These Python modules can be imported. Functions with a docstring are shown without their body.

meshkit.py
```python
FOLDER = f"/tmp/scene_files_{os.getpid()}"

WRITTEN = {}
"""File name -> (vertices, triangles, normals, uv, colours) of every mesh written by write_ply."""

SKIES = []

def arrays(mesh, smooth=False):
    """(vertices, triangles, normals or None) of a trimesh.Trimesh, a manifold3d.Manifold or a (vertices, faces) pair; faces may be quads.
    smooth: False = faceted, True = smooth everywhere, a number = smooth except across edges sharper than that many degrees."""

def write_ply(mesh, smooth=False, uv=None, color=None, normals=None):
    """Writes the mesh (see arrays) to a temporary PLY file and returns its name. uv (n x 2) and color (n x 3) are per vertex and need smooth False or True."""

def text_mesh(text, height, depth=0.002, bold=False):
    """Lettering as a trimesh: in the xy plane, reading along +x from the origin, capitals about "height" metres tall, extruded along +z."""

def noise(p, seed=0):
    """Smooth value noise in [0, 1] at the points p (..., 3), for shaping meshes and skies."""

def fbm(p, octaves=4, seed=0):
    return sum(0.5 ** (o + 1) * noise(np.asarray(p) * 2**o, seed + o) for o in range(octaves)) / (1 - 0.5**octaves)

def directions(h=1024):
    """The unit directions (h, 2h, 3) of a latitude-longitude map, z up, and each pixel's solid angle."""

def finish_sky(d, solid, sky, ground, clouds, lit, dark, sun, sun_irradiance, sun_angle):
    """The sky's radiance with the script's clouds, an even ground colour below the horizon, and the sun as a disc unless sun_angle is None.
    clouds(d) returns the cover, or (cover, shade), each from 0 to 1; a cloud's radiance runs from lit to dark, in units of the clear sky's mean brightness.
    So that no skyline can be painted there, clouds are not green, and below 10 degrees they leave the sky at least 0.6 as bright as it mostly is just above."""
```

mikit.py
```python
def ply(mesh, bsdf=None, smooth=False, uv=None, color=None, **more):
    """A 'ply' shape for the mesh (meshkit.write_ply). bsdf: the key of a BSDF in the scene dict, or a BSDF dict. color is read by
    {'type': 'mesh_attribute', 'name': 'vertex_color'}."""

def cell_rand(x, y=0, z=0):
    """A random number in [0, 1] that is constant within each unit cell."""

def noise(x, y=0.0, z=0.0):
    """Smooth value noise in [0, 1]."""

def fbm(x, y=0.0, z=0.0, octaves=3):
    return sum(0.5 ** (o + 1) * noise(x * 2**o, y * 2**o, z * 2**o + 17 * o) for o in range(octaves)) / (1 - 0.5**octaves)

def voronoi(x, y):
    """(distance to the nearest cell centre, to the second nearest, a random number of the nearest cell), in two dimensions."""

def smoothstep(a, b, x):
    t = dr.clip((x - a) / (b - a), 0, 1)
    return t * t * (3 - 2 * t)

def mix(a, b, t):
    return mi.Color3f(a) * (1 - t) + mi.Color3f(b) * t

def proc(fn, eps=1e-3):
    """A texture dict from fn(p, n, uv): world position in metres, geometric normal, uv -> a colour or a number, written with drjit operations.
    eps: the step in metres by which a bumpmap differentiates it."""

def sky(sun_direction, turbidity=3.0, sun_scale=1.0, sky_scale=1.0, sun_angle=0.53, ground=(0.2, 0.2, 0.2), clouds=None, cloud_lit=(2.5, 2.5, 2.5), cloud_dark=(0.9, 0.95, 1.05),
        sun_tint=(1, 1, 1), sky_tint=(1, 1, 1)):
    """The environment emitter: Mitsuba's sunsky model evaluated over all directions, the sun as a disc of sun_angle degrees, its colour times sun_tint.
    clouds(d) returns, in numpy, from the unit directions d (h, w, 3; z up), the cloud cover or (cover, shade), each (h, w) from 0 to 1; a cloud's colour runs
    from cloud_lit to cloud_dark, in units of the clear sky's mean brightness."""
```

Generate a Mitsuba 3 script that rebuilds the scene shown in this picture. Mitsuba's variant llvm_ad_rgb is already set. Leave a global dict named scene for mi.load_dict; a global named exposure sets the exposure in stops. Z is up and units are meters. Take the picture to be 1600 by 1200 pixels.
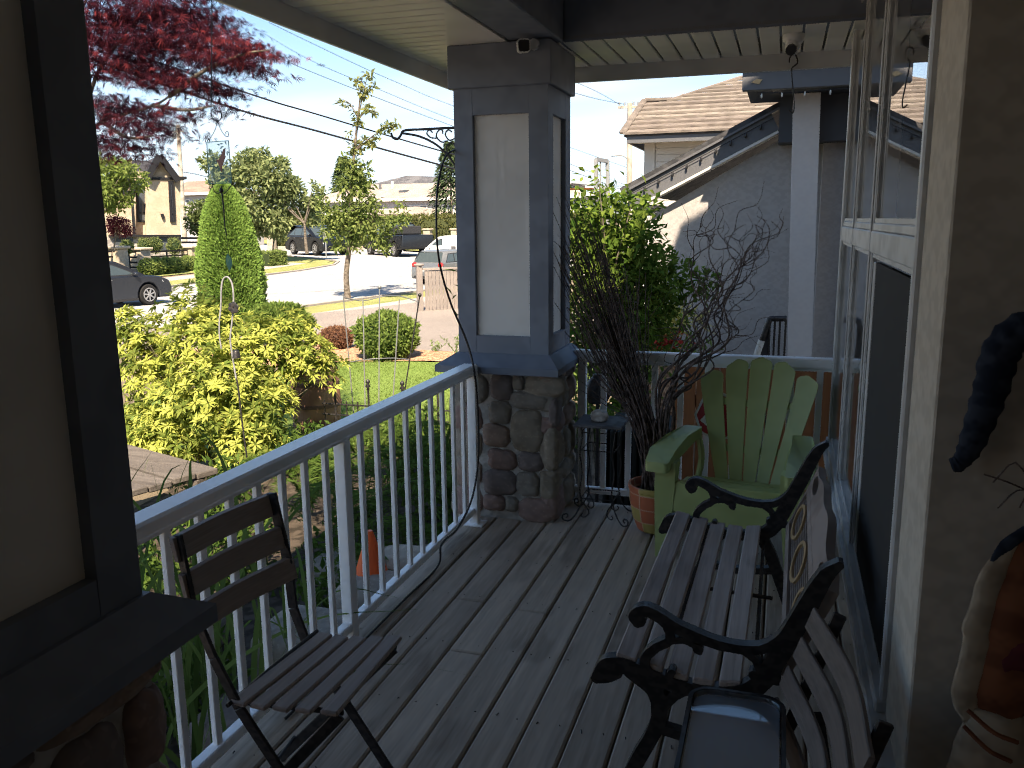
import math, random
import numpy as np, trimesh, manifold3d, shapely
import shapely.geometry as sg
import drjit as dr
import mitsuba as mi
import mikit, meshkit
from mikit import proc, noise, fbm, voronoi, cell_rand, smoothstep, mix

T = mi.ScalarTransform4f
rng = np.random.default_rng(7)
scene = {'type': 'scene'}
labels = {}
# ---------------------------------------------------------------- camera, sky, exposure
scene['camera'] = {'type': 'perspective', 'fov': 62.24, 'fov_axis': 'x', 'near_clip': 0.05, 'far_clip': 3000.0,
                   'to_world': T().look_at(origin=[0, 0, 1.62], target=[-0.297686, 0.935757, 1.430945], up=[-0.047113, 0.183392, 0.98191])}


def cloud_cover(d):
    el = np.clip(d[..., 2], 0, 1)
    q = d / np.maximum(d[..., 2:3] + 0.25, 0.25)
    wisps = meshkit.fbm(q * np.array([1.1, 3.2, 1.0]) + 3.7, 5, seed=11)
    band = np.clip(1 - el / 0.21, 0, 1) ** 1.3
    cover = np.clip(0.75 * band + 2.4 * np.clip(wisps - 0.55, 0, 1), 0, 1) * np.clip(1.25 - el * 1.1, 0, 1)
    return cover * 0.9, np.clip((wisps - 0.45) * 0.5, 0, 1)


scene['sky_light'] = mikit.sky((0.235, -0.655, 0.718), turbidity=2.5, sun_scale=1.0, sky_scale=0.78, sky_tint=(1.02, 1.0, 0.95), ground=(0.22, 0.22, 0.2), clouds=cloud_cover,
                               cloud_lit=(2.3, 2.3, 2.32), cloud_dark=(1.6, 1.66, 1.75))
exposure = 3.15

# ---------------------------------------------------------------- mesh helpers


def tm(v, f):
    return trimesh.Trimesh(np.asarray(v, float), np.asarray(f, int), process=False)


def cat(ms):
    ms = [m for m in ms if m is not None]
    if len(ms) == 1:
        return ms[0]
    vs, fs, o = [], [], 0
    for m in ms:
        vs.append(m.vertices); fs.append(np.asarray(m.faces) + o); o += len(m.vertices)
    return tm(np.vstack(vs), np.vstack(fs))


def hull(pts):
    m = manifold3d.Manifold.hull_points(np.asarray(pts, float)).to_mesh()
    return tm(m.vert_properties[:, :3], m.tri_verts)


def box(c, s, b=0.0):
    """box with chamfered edges: centre c, size s, chamfer b"""
    c, h = np.asarray(c, float), np.asarray(s, float) / 2
    sg_ = np.array([[x, y, z] for x in (-1, 1) for y in (-1, 1) for z in (-1, 1)], float)
    if b <= 0:
        f = [[0, 1, 3], [0, 3, 2], [4, 6, 7], [4, 7, 5], [0, 4, 5], [0, 5, 1], [2, 3, 7], [2, 7, 6], [0, 2, 6], [0, 6, 4], [1, 5, 7], [1, 7, 3]]
        return tm(c + sg_ * h, f)
    b = min(b, h.min() * 0.9)
    pts = np.vstack([c + sg_ * (h - b * np.array(k)) for k in ((0, 1, 1), (1, 0, 1), (1, 1, 0))])
    return hull(pts)


def lohi(a, b, bev=0.0):
    a, b = np.asarray(a, float), np.asarray(b, float)
    return box((a + b) / 2, np.abs(b - a), bev)


def frame(d, up=(0, 0, 1)):
    d = np.asarray(d, float); d = d / np.linalg.norm(d)
    u = np.asarray(up, float)
    if abs(d @ u) > 0.985:
        u = np.array([1.0, 0, 0]) if abs(d[0]) < 0.9 else np.array([0, 1.0, 0])
    s = np.cross(u, d); s /= np.linalg.norm(s)
    return d, s, np.cross(d, s)


def bar(p0, p1, w, h, bev=0.0, up=(0, 0, 1)):
    """rectangular bar from p0 to p1; w sideways, h along up"""
    p0, p1 = np.asarray(p0, float), np.asarray(p1, float)
    d, s, u = frame(p1 - p0, up)
    m = box((0, 0, 0), (np.linalg.norm(p1 - p0), w, h), bev)
    R = np.stack([d, s, u], 1)
    m.vertices = np.asarray(m.vertices) @ R.T + (p0 + p1) / 2
    return m


def tube(pts, r, n=8, caps=True):
    p = np.asarray(pts, float)
    r = np.broadcast_to(np.asarray(r, float), (len(p),))
    t = np.gradient(p, axis=0); t /= np.linalg.norm(t, axis=1, keepdims=True) + 1e-12
    a = np.zeros_like(p)
    v = np.array([0, 0, 1.0]) if abs(t[0][2]) < 0.9 else np.array([1.0, 0, 0])
    for i in range(len(p)):
        v = v - t[i] * (v @ t[i])
        v /= np.linalg.norm(v) + 1e-12
        a[i] = v
    b = np.cross(t, a)
    ang = np.arange(n) * 2 * np.pi / n
    V = (p[:, None] + r[:, None, None] * (np.cos(ang)[None, :, None] * a[:, None] + np.sin(ang)[None, :, None] * b[:, None])).reshape(-1, 3)
    i, j = np.meshgrid(np.arange(len(p) - 1), np.arange(n), indexing='ij')
    i, j = i.ravel(), j.ravel()
    k = (j + 1) % n
    F = np.vstack([np.stack([i * n + j, i * n + k, (i + 1) * n + k], 1), np.stack([i * n + j, (i + 1) * n + k, (i + 1) * n + j], 1)])
    if caps:
        c0, c1 = len(V), len(V) + 1
        V = np.vstack([V, p[0], p[-1]])
        q = np.arange(n)
        F = np.vstack([F, np.stack([(q + 1) % n, q, np.full(n, c0)], 1), np.stack([(len(p) - 1) * n + q, (len(p) - 1) * n + (q + 1) % n, np.full(n, c1)], 1)])
    return tm(V, F)


def spl(pts, n=8):
    """Catmull-Rom through the points, n samples a span"""
    p = np.asarray(pts, float)
    P = np.vstack([2 * p[0] - p[1], p, 2 * p[-1] - p[-2]])
    out = []
    for i in range(len(p) - 1):
        a, b, c, d = P[i:i + 4]
        t = np.linspace(0, 1, n, endpoint=False)[:, None]
        out.append(0.5 * (2 * b + (c - a) * t + (2 * a - 5 * b + 4 * c - d) * t ** 2 + (3 * b - a - 3 * c + d) * t ** 3))
    out.append(p[-1:])
    return np.vstack(out)


def lathe(prof, n=24, c=(0, 0, 0)):
    """profile rows (r, z) revolved about z"""
    prof = np.asarray(prof, float)
    ang = np.arange(n) * 2 * np.pi / n
    V = np.stack([prof[:, 0, None] * np.cos(ang), prof[:, 0, None] * np.sin(ang), np.repeat(prof[:, 1, None], n, 1)], -1).reshape(-1, 3) + np.asarray(c, float)
    i, j = np.meshgrid(np.arange(len(prof) - 1), np.arange(n), indexing='ij'); i, j = i.ravel(), j.ravel(); k = (j + 1) % n
    F = np.vstack([np.stack([i * n + j, i * n + k, (i + 1) * n + k], 1), np.stack([i * n + j, (i + 1) * n + k, (i + 1) * n + j], 1)])
    return tm(V, F)


def extr(poly, depth):
    if not isinstance(poly, sg.base.BaseGeometry):
        poly = sg.Polygon(poly)
    gs = getattr(poly, 'geoms', [poly])
    return cat([trimesh.creation.extrude_polygon(g, depth, engine='earcut') for g in gs if g.area > 1e-9])


def place(m, o, ex, ey):
    """local x,y,z -> o + x ex + y ey + z (ex x ey)"""
    ex, ey = np.asarray(ex, float), np.asarray(ey, float)
    R = np.stack([ex, ey, np.cross(ex, ey)], 1)
    return tm(np.asarray(m.vertices) @ R.T + np.asarray(o, float), m.faces)


def xz(poly, y0, y1):
    """polygon in the x,z plane, thick from y0 to y1"""
    m = extr(poly, abs(y1 - y0))
    v = np.asarray(m.vertices)
    return tm(np.stack([v[:, 0], max(y0, y1) - v[:, 2], v[:, 1]], 1), m.faces)


def yz(poly, x0, x1):
    m = extr(poly, abs(x1 - x0))
    v = np.asarray(m.vertices)
    return tm(np.stack([min(x0, x1) + v[:, 2], v[:, 0], v[:, 1]], 1), m.faces)


def xy(poly, z0, z1):
    m = extr(poly, abs(z1 - z0))
    v = np.asarray(m.vertices) + [0, 0, min(z0, z1)]
    return tm(v, m.faces)


def stroke(pts, w, n=6):
    """a smooth 2-D stroke as a polygon; w a width or (width at start, at end)"""
    p = spl(np.column_stack([np.asarray(pts, float), np.zeros(len(pts))]), n)[:, :2]
    w = np.interp(np.linspace(0, 1, len(p)), np.linspace(0, 1, len(np.atleast_1d(w))), np.atleast_1d(w)) / 2
    parts = [sg.MultiPoint([*sg.Point(p[i]).buffer(w[i], 4).exterior.coords, *sg.Point(p[i + 1]).buffer(w[i + 1], 4).exterior.coords]).convex_hull for i in range(len(p) - 1)]
    return shapely.union_all(parts)


def ball(c, r, sub=1):
    m = trimesh.creation.icosphere(subdivisions=sub)
    return tm(np.asarray(m.vertices) * np.asarray(r) + np.asarray(c, float), m.faces)


def rock(c, s, seed, sub=3, rough=0.16, p=3.2):
    """a rounded stone: superellipsoid with noise"""
    m = trimesh.creation.icosphere(subdivisions=sub)
    v = np.asarray(m.vertices)
    r = (np.abs(v) ** p).sum(1) ** (-1 / p)
    v = v * r[:, None]
    n = meshkit.fbm(v * 1.6 + seed * 3.1, 3, seed=seed) - 0.5
    v = v * (1 + rough * 2 * n)[:, None] * np.asarray(s, float) / 2
    return tm(v + np.asarray(c, float), m.faces)


_used = set()


def key(name):
    k, i = name, 0
    while k in _used:
        i += 1
        k = f'{name}_{i:03d}'
    _used.add(k)
    return k


def ribbon(pts, w, t, up):
    """a slat swept along pts: t thick, w wide along up"""
    p = np.asarray(pts, float)
    tg = np.gradient(p, axis=0); tg /= np.linalg.norm(tg, axis=1, keepdims=True)
    up = np.asarray(up, float)
    s = np.cross(up, tg); s /= np.linalg.norm(s, axis=1, keepdims=True)
    u = np.cross(tg, s)
    b = min(w, t) * .22
    ring = [(-t / 2 + b, -w / 2), (t / 2 - b, -w / 2), (t / 2, -w / 2 + b), (t / 2, w / 2 - b), (t / 2 - b, w / 2), (-t / 2 + b, w / 2), (-t / 2, w / 2 - b), (-t / 2, -w / 2 + b)]
    V = np.vstack([q + a * s[i] + c * u[i] for i, q in enumerate(p) for a, c in ring])
    n, F = 8, []
    for i in range(len(p) - 1):
        for k in range(n):
            a, c = i * n + k, i * n + (k + 1) % n
            F += [[a, c, c + n], [a, c + n, a + n]]
    L = (len(p) - 1) * n
    F += [[0, k + 1, k] for k in range(1, n - 1)] + [[L, L + k, L + k + 1] for k in range(1, n - 1)]
    return tm(V, F)


def put(name, mesh, mat, smooth=False, color=None, **lab):
    """ONE entry of the scene; returns its key"""
    k = key(name)
    scene[k] = mikit.ply(mesh, mat, smooth=smooth, color=color)
    if lab:
        tag(k, **lab)
    return k


def tag(k, label=None, cat=None, group=None, kind=None):
    d = labels.setdefault(k, {})
    for a, b in (('label', label), ('category', cat), ('group', group), ('kind', kind)):
        if b:
            d[a] = b


def thing(name, label, cat, group=None):
    k = key(name)
    tag(k, label, cat, group)
    return k


def part(parent, name, mesh, mat, smooth=False, color=None, label=None, kind=None):
    return put(parent + '__' + name, mesh, mat, smooth, color, **{a: b for a, b in (('label', label), ('kind', kind)) if b})


# ---------------------------------------------------------------- materials


def rgb(*c):
    return {'type': 'rgb', 'value': [float(x) for x in c]}


def plain(name, c, rough=0.6, spec=0.4, metal=0.0, **k):
    scene[name] = {'type': 'twosided', 'bsdf': {'type': 'principled', 'base_color': c if isinstance(c, dict) else rgb(*c), 'roughness': rough, 'specular': spec, 'metallic': metal, **k}}


def bumped(name, c, bump, scale, rough=0.7, spec=0.35, eps=1e-3, **k):
    scene[name] = {'type': 'twosided', 'bsdf': {'type': 'bumpmap', 'arbitrary': proc(bump, eps), 'scale': scale,
                   'bsdf': {'type': 'principled', 'base_color': c if isinstance(c, dict) else rgb(*c), 'roughness': rough, 'specular': spec, **k}}}


def wood_fn(axis, light, dark, pitch, fine=60.0, off=0.0):
    """weathered grain along axis (0 x, 1 y, 2 z); boards differ in tone every pitch metres"""
    def f(p, n, uv):
        q = [p.x, p.y, p.z]
        a = q[axis]
        b, c = [q[i] for i in range(3) if i != axis]
        board = cell_rand(dr.floor((b - off) / pitch), 3, 1)
        wob = fbm(a * 1.3, b * 4, c * 4, 2) * 0.05
        g = fbm(a * 2.2 + board * 37, (b + wob) * fine, c * fine, 3)
        g2 = fbm(a * 14 + 9, b * fine * 3, c * fine * 3, 2)
        st = smoothstep(0.58, 0.74, fbm(a * 3.1 + 5, b * 9 + board * 11, c * 9, 3))
        t = dr.clip(0.18 + 0.5 * g + 0.3 * g2 + 0.34 * (board - 0.5) - 0.26 * st, 0, 1)
        return mix(dark, light, t)
    return f


def grain_bump(axis, fine):
    def f(p, n, uv):
        q = [p.x, p.y, p.z]
        a = q[axis]
        b, c = [q[i] for i in range(3) if i != axis]
        return fbm(a * 2.0, (b + 0.02 * noise(a * 2, b * 5)) * fine, c * fine, 3)
    return f


def speck(c0, c1, s, lo=0.35, hi=0.65, oct=3):
    def f(p, n, uv):
        return mix(c0, c1, smoothstep(lo, hi, fbm(p.x * s, p.y * s, p.z * s, oct)))
    return proc(f)


bumped('deck_wood', proc(wood_fn(1, (0.57, 0.47, 0.37), (0.18, 0.138, 0.105), 0.1446, 55.0, -1.5881)), grain_bump(1, 70.0), 0.0016, 0.72, 0.3)
bumped('grey_wood', proc(wood_fn(1, (0.57, 0.485, 0.43), (0.20, 0.16, 0.14), 9.0, 90.0)), grain_bump(1, 120.0), 0.0022, 0.75, 0.3)
bumped('brown_wood', proc(wood_fn(1, (0.40, 0.325, 0.28), (0.15, 0.115, 0.10), 9.0, 110.0)), grain_bump(1, 120.0), 0.0015, 0.6, 0.4)
bumped('dark_slat', proc(wood_fn(1, (0.20, 0.16, 0.138), (0.07, 0.054, 0.046), 9.0, 110.0)), grain_bump(1, 120.0), 0.0015, 0.6, 0.4)
plain('cedar', proc(wood_fn(2, (0.50, 0.23, 0.10), (0.27, 0.105, 0.045), 0.14, 45.0)), 0.75, 0.25)
bumped('plank_wood', proc(wood_fn(0, (0.15, 0.132, 0.118), (0.05, 0.043, 0.038), 0.2, 40.0)), grain_bump(0, 60.0), 0.004, 0.85, 0.2)
plain('rail_paint', (0.84, 0.84, 0.84), 0.32, 0.5)
bumped('slate_trim', speck((0.140, 0.158, 0.195), (0.170, 0.190, 0.230), 9.0), grain_bump(2, 90.0), 0.0008, 0.5, 0.45)
bumped('cream_panel', speck((0.61, 0.585, 0.54), (0.68, 0.655, 0.61), 5.0),
       lambda p, n, uv: fbm(p.x * 42 + 6 * noise(p.z * 2.5, p.x * 5, p.y * 5), p.y * 42, p.z * 3.2, 3), 0.003, 0.6, 0.35)
plain('soffit_vinyl', speck((0.67, 0.65, 0.61), (0.74, 0.72, 0.68), 3.0), 0.5, 0.4)
plain('fascia_paint', speck((0.50, 0.50, 0.49), (0.58, 0.58, 0.57), 4.0), 0.5, 0.4)
bumped('wall_stucco', speck((0.40, 0.355, 0.29), (0.46, 0.41, 0.34), 30.0), lambda p, n, uv: fbm(p.x * 260, p.y * 260, p.z * 260, 3), 0.0022, 0.9, 0.2)
plain('mortar', speck((0.30, 0.285, 0.26), (0.42, 0.40, 0.37), 30.0), 0.9, 0.2)


def stone_fn(p, n, uv):
    k = fbm(p.x * 2.1 + 4, p.y * 2.1, p.z * 2.1, 2)
    f = fbm(p.x * 28, p.y * 28, p.z * 28, 4)
    spots = smoothstep(0.6, 0.75, fbm(p.x * 70, p.y * 70, p.z * 70, 2))
    return (mix((0.62, 0.62, 0.60), (1.25, 1.2, 1.15), f) + mix((0, 0, 0), (0.22, 0.2, 0.18), spots)) * (0.75 + 0.5 * k)


STONE_TINTS = [(0.27, 0.195, 0.175), (0.27, 0.235, 0.19), (0.205, 0.175, 0.17), (0.32, 0.28, 0.23), (0.25, 0.23, 0.205), (0.31, 0.235, 0.195)]
for _i, _c in enumerate(STONE_TINTS):
    bumped(f'field_stone_{_i}', proc((lambda c: lambda p, n, uv: mi.Color3f(c) * stone_fn(p, n, uv))(_c)), lambda p, n, uv: fbm(p.x * 45, p.y * 45, p.z * 45, 4), 0.006, 0.85, 0.25)
plain('black_iron', speck((0.012, 0.012, 0.014), (0.035, 0.03, 0.028), 60.0), 0.45, 0.5)
plain('black_plastic', (0.018, 0.018, 0.02), 0.35, 0.5)
plain('white_plastic', (0.72, 0.72, 0.71), 0.35, 0.5)
plain('green_plastic', speck((0.335, 0.39, 0.15), (0.375, 0.43, 0.175), 8.0), 0.42, 0.45)
plain('white_frame', speck((0.42, 0.42, 0.41), (0.50, 0.50, 0.49), 12.0), 0.4, 0.45)
plain('insect_screen', (0.034, 0.033, 0.032), 0.8, 0.2)
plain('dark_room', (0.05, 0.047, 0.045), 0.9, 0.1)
scene['window_glass'] = {'type': 'thindielectric', 'int_ior': 1.6}
scene['table_glass'] = {'type': 'dielectric', 'int_ior': 1.5}

# ================================================================ the porch: floor, roof, house wall, columns, railings
PITCH = 0.1446
gaps = [-1.0167 + PITCH * k for k in range(-4, 11)]          # plank joints, x
tag('porch_floor', label='weathered grey brown plank floor of the covered porch', kind='structure')
_used.add('porch_floor')
JOINTS = {2: (3.23,), 3: (2.80,), 4: (3.20,), 7: (1.2,), 9: (4.1,)}
for i, g in enumerate(gaps[:-1]):
    cuts = [-1.6, *JOINTS.get(i, ()), 4.665]
    for a, b in zip(cuts, cuts[1:]):
        w = PITCH - 0.0085
        m = box((g + PITCH / 2, (a + b) / 2, -0.019), (w, b - a - 0.007, 0.038), 0.006)
        v = np.asarray(m.vertices)
        v[:, 2] += rng.normal(0, 0.0012) + (v[:, 0] - g - PITCH / 2) * rng.normal(0, 0.012)
        part('porch_floor', 'plank', tm(v, m.faces), 'deck_wood')
nails = []
for g in gaps[:-1]:
    for y in np.arange(-1.35, 4.6, 0.42):
        for dx in (.032, PITCH - .04):
            nails.append(tube([(g + dx + rng.normal(0, .004), y + rng.normal(0, .006), .0), (g + dx, y, .001)], .0019, 6))
part('porch_floor', 'nail_heads', cat(nails), 'black_iron', kind='stuff')
# joists and skirt below
part('porch_floor', 'rim_board', cat([lohi((-1.585, -1.6, -0.26), (-1.545, 4.6, -0.045)), lohi((-1.54, 4.6, -0.26), (0.43, 4.64, -0.045))]), 'slate_trim')
part('porch_floor', 'joist', cat([lohi((-1.5, y, -0.22), (0.42, y + 0.04, -0.041)) for y in np.arange(-1.4, 4.5, 0.42)]), 'brown_wood', kind='stuff')

# roof: soffit planks, beams, fascia (x_e = -1.97, y_e = 5.06)
XE, YE, ZF, ZS = -1.97, 5.06, 2.406, 2.492
tag('porch_roof', label='porch roof with cream soffit, dark beams and grey fascia boards', kind='structure')
_used.add('porch_roof')
part('porch_roof', 'fascia_board', lohi((XE - 0.02, -2.5, ZF), (XE, YE, ZF + 0.21), 0.003), 'fascia_paint')
part('porch_roof', 'fascia_board', lohi((XE - 0.02, YE, ZF), (1.6, YE + 0.02, ZF + 0.21), 0.003), 'fascia_paint')
part('porch_roof', 'gutter', cat([lohi((XE - 0.14, -2.5, ZF + 0.10), (XE - 0.022, YE + 0.14, ZF + 0.22), 0.02), lohi((XE - 0.02, YE + 0.022, ZF + 0.10), (1.6, YE + 0.14, ZF + 0.22), 0.02)]), 'fascia_paint')
plain('soffit_shadow', (.16, .15, .135), .8, .2)
# left overhang: narrow vinyl strips laid across, stopping at the mitred corner panel
for y in np.arange(-1.0, 4.95, 0.1):
    y1 = y + 0.097
    xr = -1.345
    if y > 3.42:
        xr = -1.345 - (y - 3.42) * (0.613 / 1.58)
    if xr < XE + 0.03:
        continue
    part('porch_roof', 'soffit_strip', lohi((XE, y, ZS), (xr, y1 - .009, ZS + 0.012), 0.003), 'soffit_vinyl')
part('porch_roof', 'soffit_backing', lohi((XE, -1.0, ZS + 0.014), (1.6, YE, ZS + 0.03)) if False else cat([lohi((XE, -2.5, ZS + 0.014), (-1.34, 4.35, ZS + 0.03)), lohi((XE, 4.36, ZS + 0.014), (1.6, YE, ZS + 0.03))]), 'soffit_shadow')
part('porch_roof', 'corner_panel', xy([(-1.352, 3.40), (-1.352, 4.30), (-1.34, 4.37), (-1.12, 4.37), (-1.12, 5.05), (-1.965, 5.05), (-1.965, 4.98)], ZS - 0.002, ZS + 0.010), 'soffit_vinyl')
# back overhang: strips run outwards
for x in np.arange(-1.105, 1.5, 0.105):
    part('porch_roof', 'soffit_strip', lohi((x, 4.375, ZS), (x + 0.093, YE, ZS + 0.012), 0.003), 'soffit_vinyl')
part('porch_roof', 'beam', lohi((-1.345, -2.5, ZS + 0.003), (-1.10, 4.62, 3.0), 0.006), 'slate_trim')
part('porch_roof', 'beam', lohi((-1.098, 4.36, ZS + 0.004), (1.6, 4.62, 3.0), 0.006), 'slate_trim')
part('porch_roof', 'ceiling', lohi((-1.10, -2.5, 2.86), (1.6, 4.36, 2.88)), 'soffit_vinyl')
# the sloping roof above, it throws the shade
RS = 0.42
part('porch_roof', 'roof_deck', tm([(XE - 0.1, -6, 2.63), (XE - 0.1, YE + 0.1, 2.63), (4.5, -6, 2.63 + 6.57 * RS), (4.5, YE + 0.1 - 2.2, 2.63 + 6.57 * RS), (4.5, YE + 0.1, 2.63)],
     [[0, 1, 3], [0, 3, 2], [1, 4, 3]]), 'slate_trim')

# house wall with the big window (plane x = 0.285), the door recess beyond y = 1.72
HW = thing('house_wall', 'beige stucco house wall with a tall white framed window', 'wall')
part(HW, 'stucco', cat([lohi((0.285, 1.72, -0.3), (0.50, 2.04, 3.0), 0.004), lohi((0.36, 2.041, -0.3), (0.50, 4.75, 0.44)), lohi((0.285, 2.041, 2.66), (0.50, 4.75, 3.0)),
     lohi((0.285, 4.64, 0.441), (0.50, 4.75, 2.659))]), 'wall_stucco')
part(HW, 'entry_wall', cat([lohi((0.501, 1.72, -0.3), (2.2, 1.92, 3.0)), lohi((1.9, -2.5, -0.3), (2.1, 1.719, 3.0)), lohi((-1.6, -2.7, -0.3), (2.1, -2.501, 3.0)), lohi((-1.6, -2.5, -0.3), (-1.48, -0.6, 3.0))]), 'wall_stucco')
part(HW, 'upper_storey', xz([(.65, 2.9), (9, 2.9), (9, 8.6), (5, 9.2), (2.6, 8.0), (.65, 6.9)], -9, 4.75), 'wall_stucco')
part(HW, 'sill', cat([lohi((0.243, 1.80, 0.415), (0.33, 4.64, 0.452), 0.006), lohi((0.26, 2.02, 0.453), (0.33, 4.64, 0.485), 0.004)]), 'white_frame')
W = part(HW, 'window', cat([
    lohi((0.270, 2.02, 0.486), (0.35, 2.055, 2.66), 0.005), lohi((0.270, 4.57, 0.486), (0.35, 4.64, 2.66), 0.005),
    lohi((0.270, 2.056, 2.58), (0.35, 4.569, 2.66), 0.005)]), 'white_frame')
MUL = [2.055, 3.075, 3.855, 4.57]
for i, y in enumerate(MUL[1:3]):
    part(W, 'mullion', cat([lohi((0.276, y - 0.020, 0.487), (0.345, y + 0.020, 2.579), 0.003), lohi((0.270, y - 0.008, 0.487), (0.2755, y + 0.008, 2.579), 0.002)]), 'white_frame')
for a, b in zip(MUL, MUL[1:]):
    a2, b2 = (a + 0.001 if a == 2.055 else a + 0.021), (b - 0.001 if b == 4.57 else b - 0.021)
    part(W, 'mid_rail', cat([lohi((0.271, a2, 1.505), (0.34, b2, 1.575), 0.004), lohi((0.277, a2, 1.576), (0.33, b2, 1.60), 0.003)]), 'white_frame')
    for z0, z1 in ((0.486, 1.504), (1.601, 2.579)):
        part(W, 'pane', tm([(0.288, a2, z0), (0.288, b2, z0), (0.288, b2, z1), (0.288, a2, z1)], [[0, 2, 1], [0, 3, 2]]), 'window_glass')
        e = 0.014
        part(W, 'sash', cat([lohi((0.2815, a2, z0), (0.2875, a2 + e, z1)), lohi((0.2815, b2 - e, z0), (0.2875, b2, z1)), lohi((0.2815, a2 + e, z0), (0.2875, b2 - e, z0 + e)), lohi((0.2815, a2 + e, z1 - e), (0.2875, b2 - e, z1))]), 'white_frame')
part(W, 'insect_screen', lohi((0.281, 2.087, 0.512), (0.284, 2.90, 1.48)), 'insect_screen')
part(W, 'screen_rail', lohi((0.276, 2.90, 0.51), (0.2865, 2.94, 1.48), 0.003), 'white_frame')
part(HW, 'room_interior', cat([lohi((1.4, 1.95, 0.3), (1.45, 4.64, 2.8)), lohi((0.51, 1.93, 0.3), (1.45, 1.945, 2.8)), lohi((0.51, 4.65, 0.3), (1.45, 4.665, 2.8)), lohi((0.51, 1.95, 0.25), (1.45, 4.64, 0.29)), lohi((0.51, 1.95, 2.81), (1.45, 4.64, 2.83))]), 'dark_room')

# ---------------------------------------------------------------- columns


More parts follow.
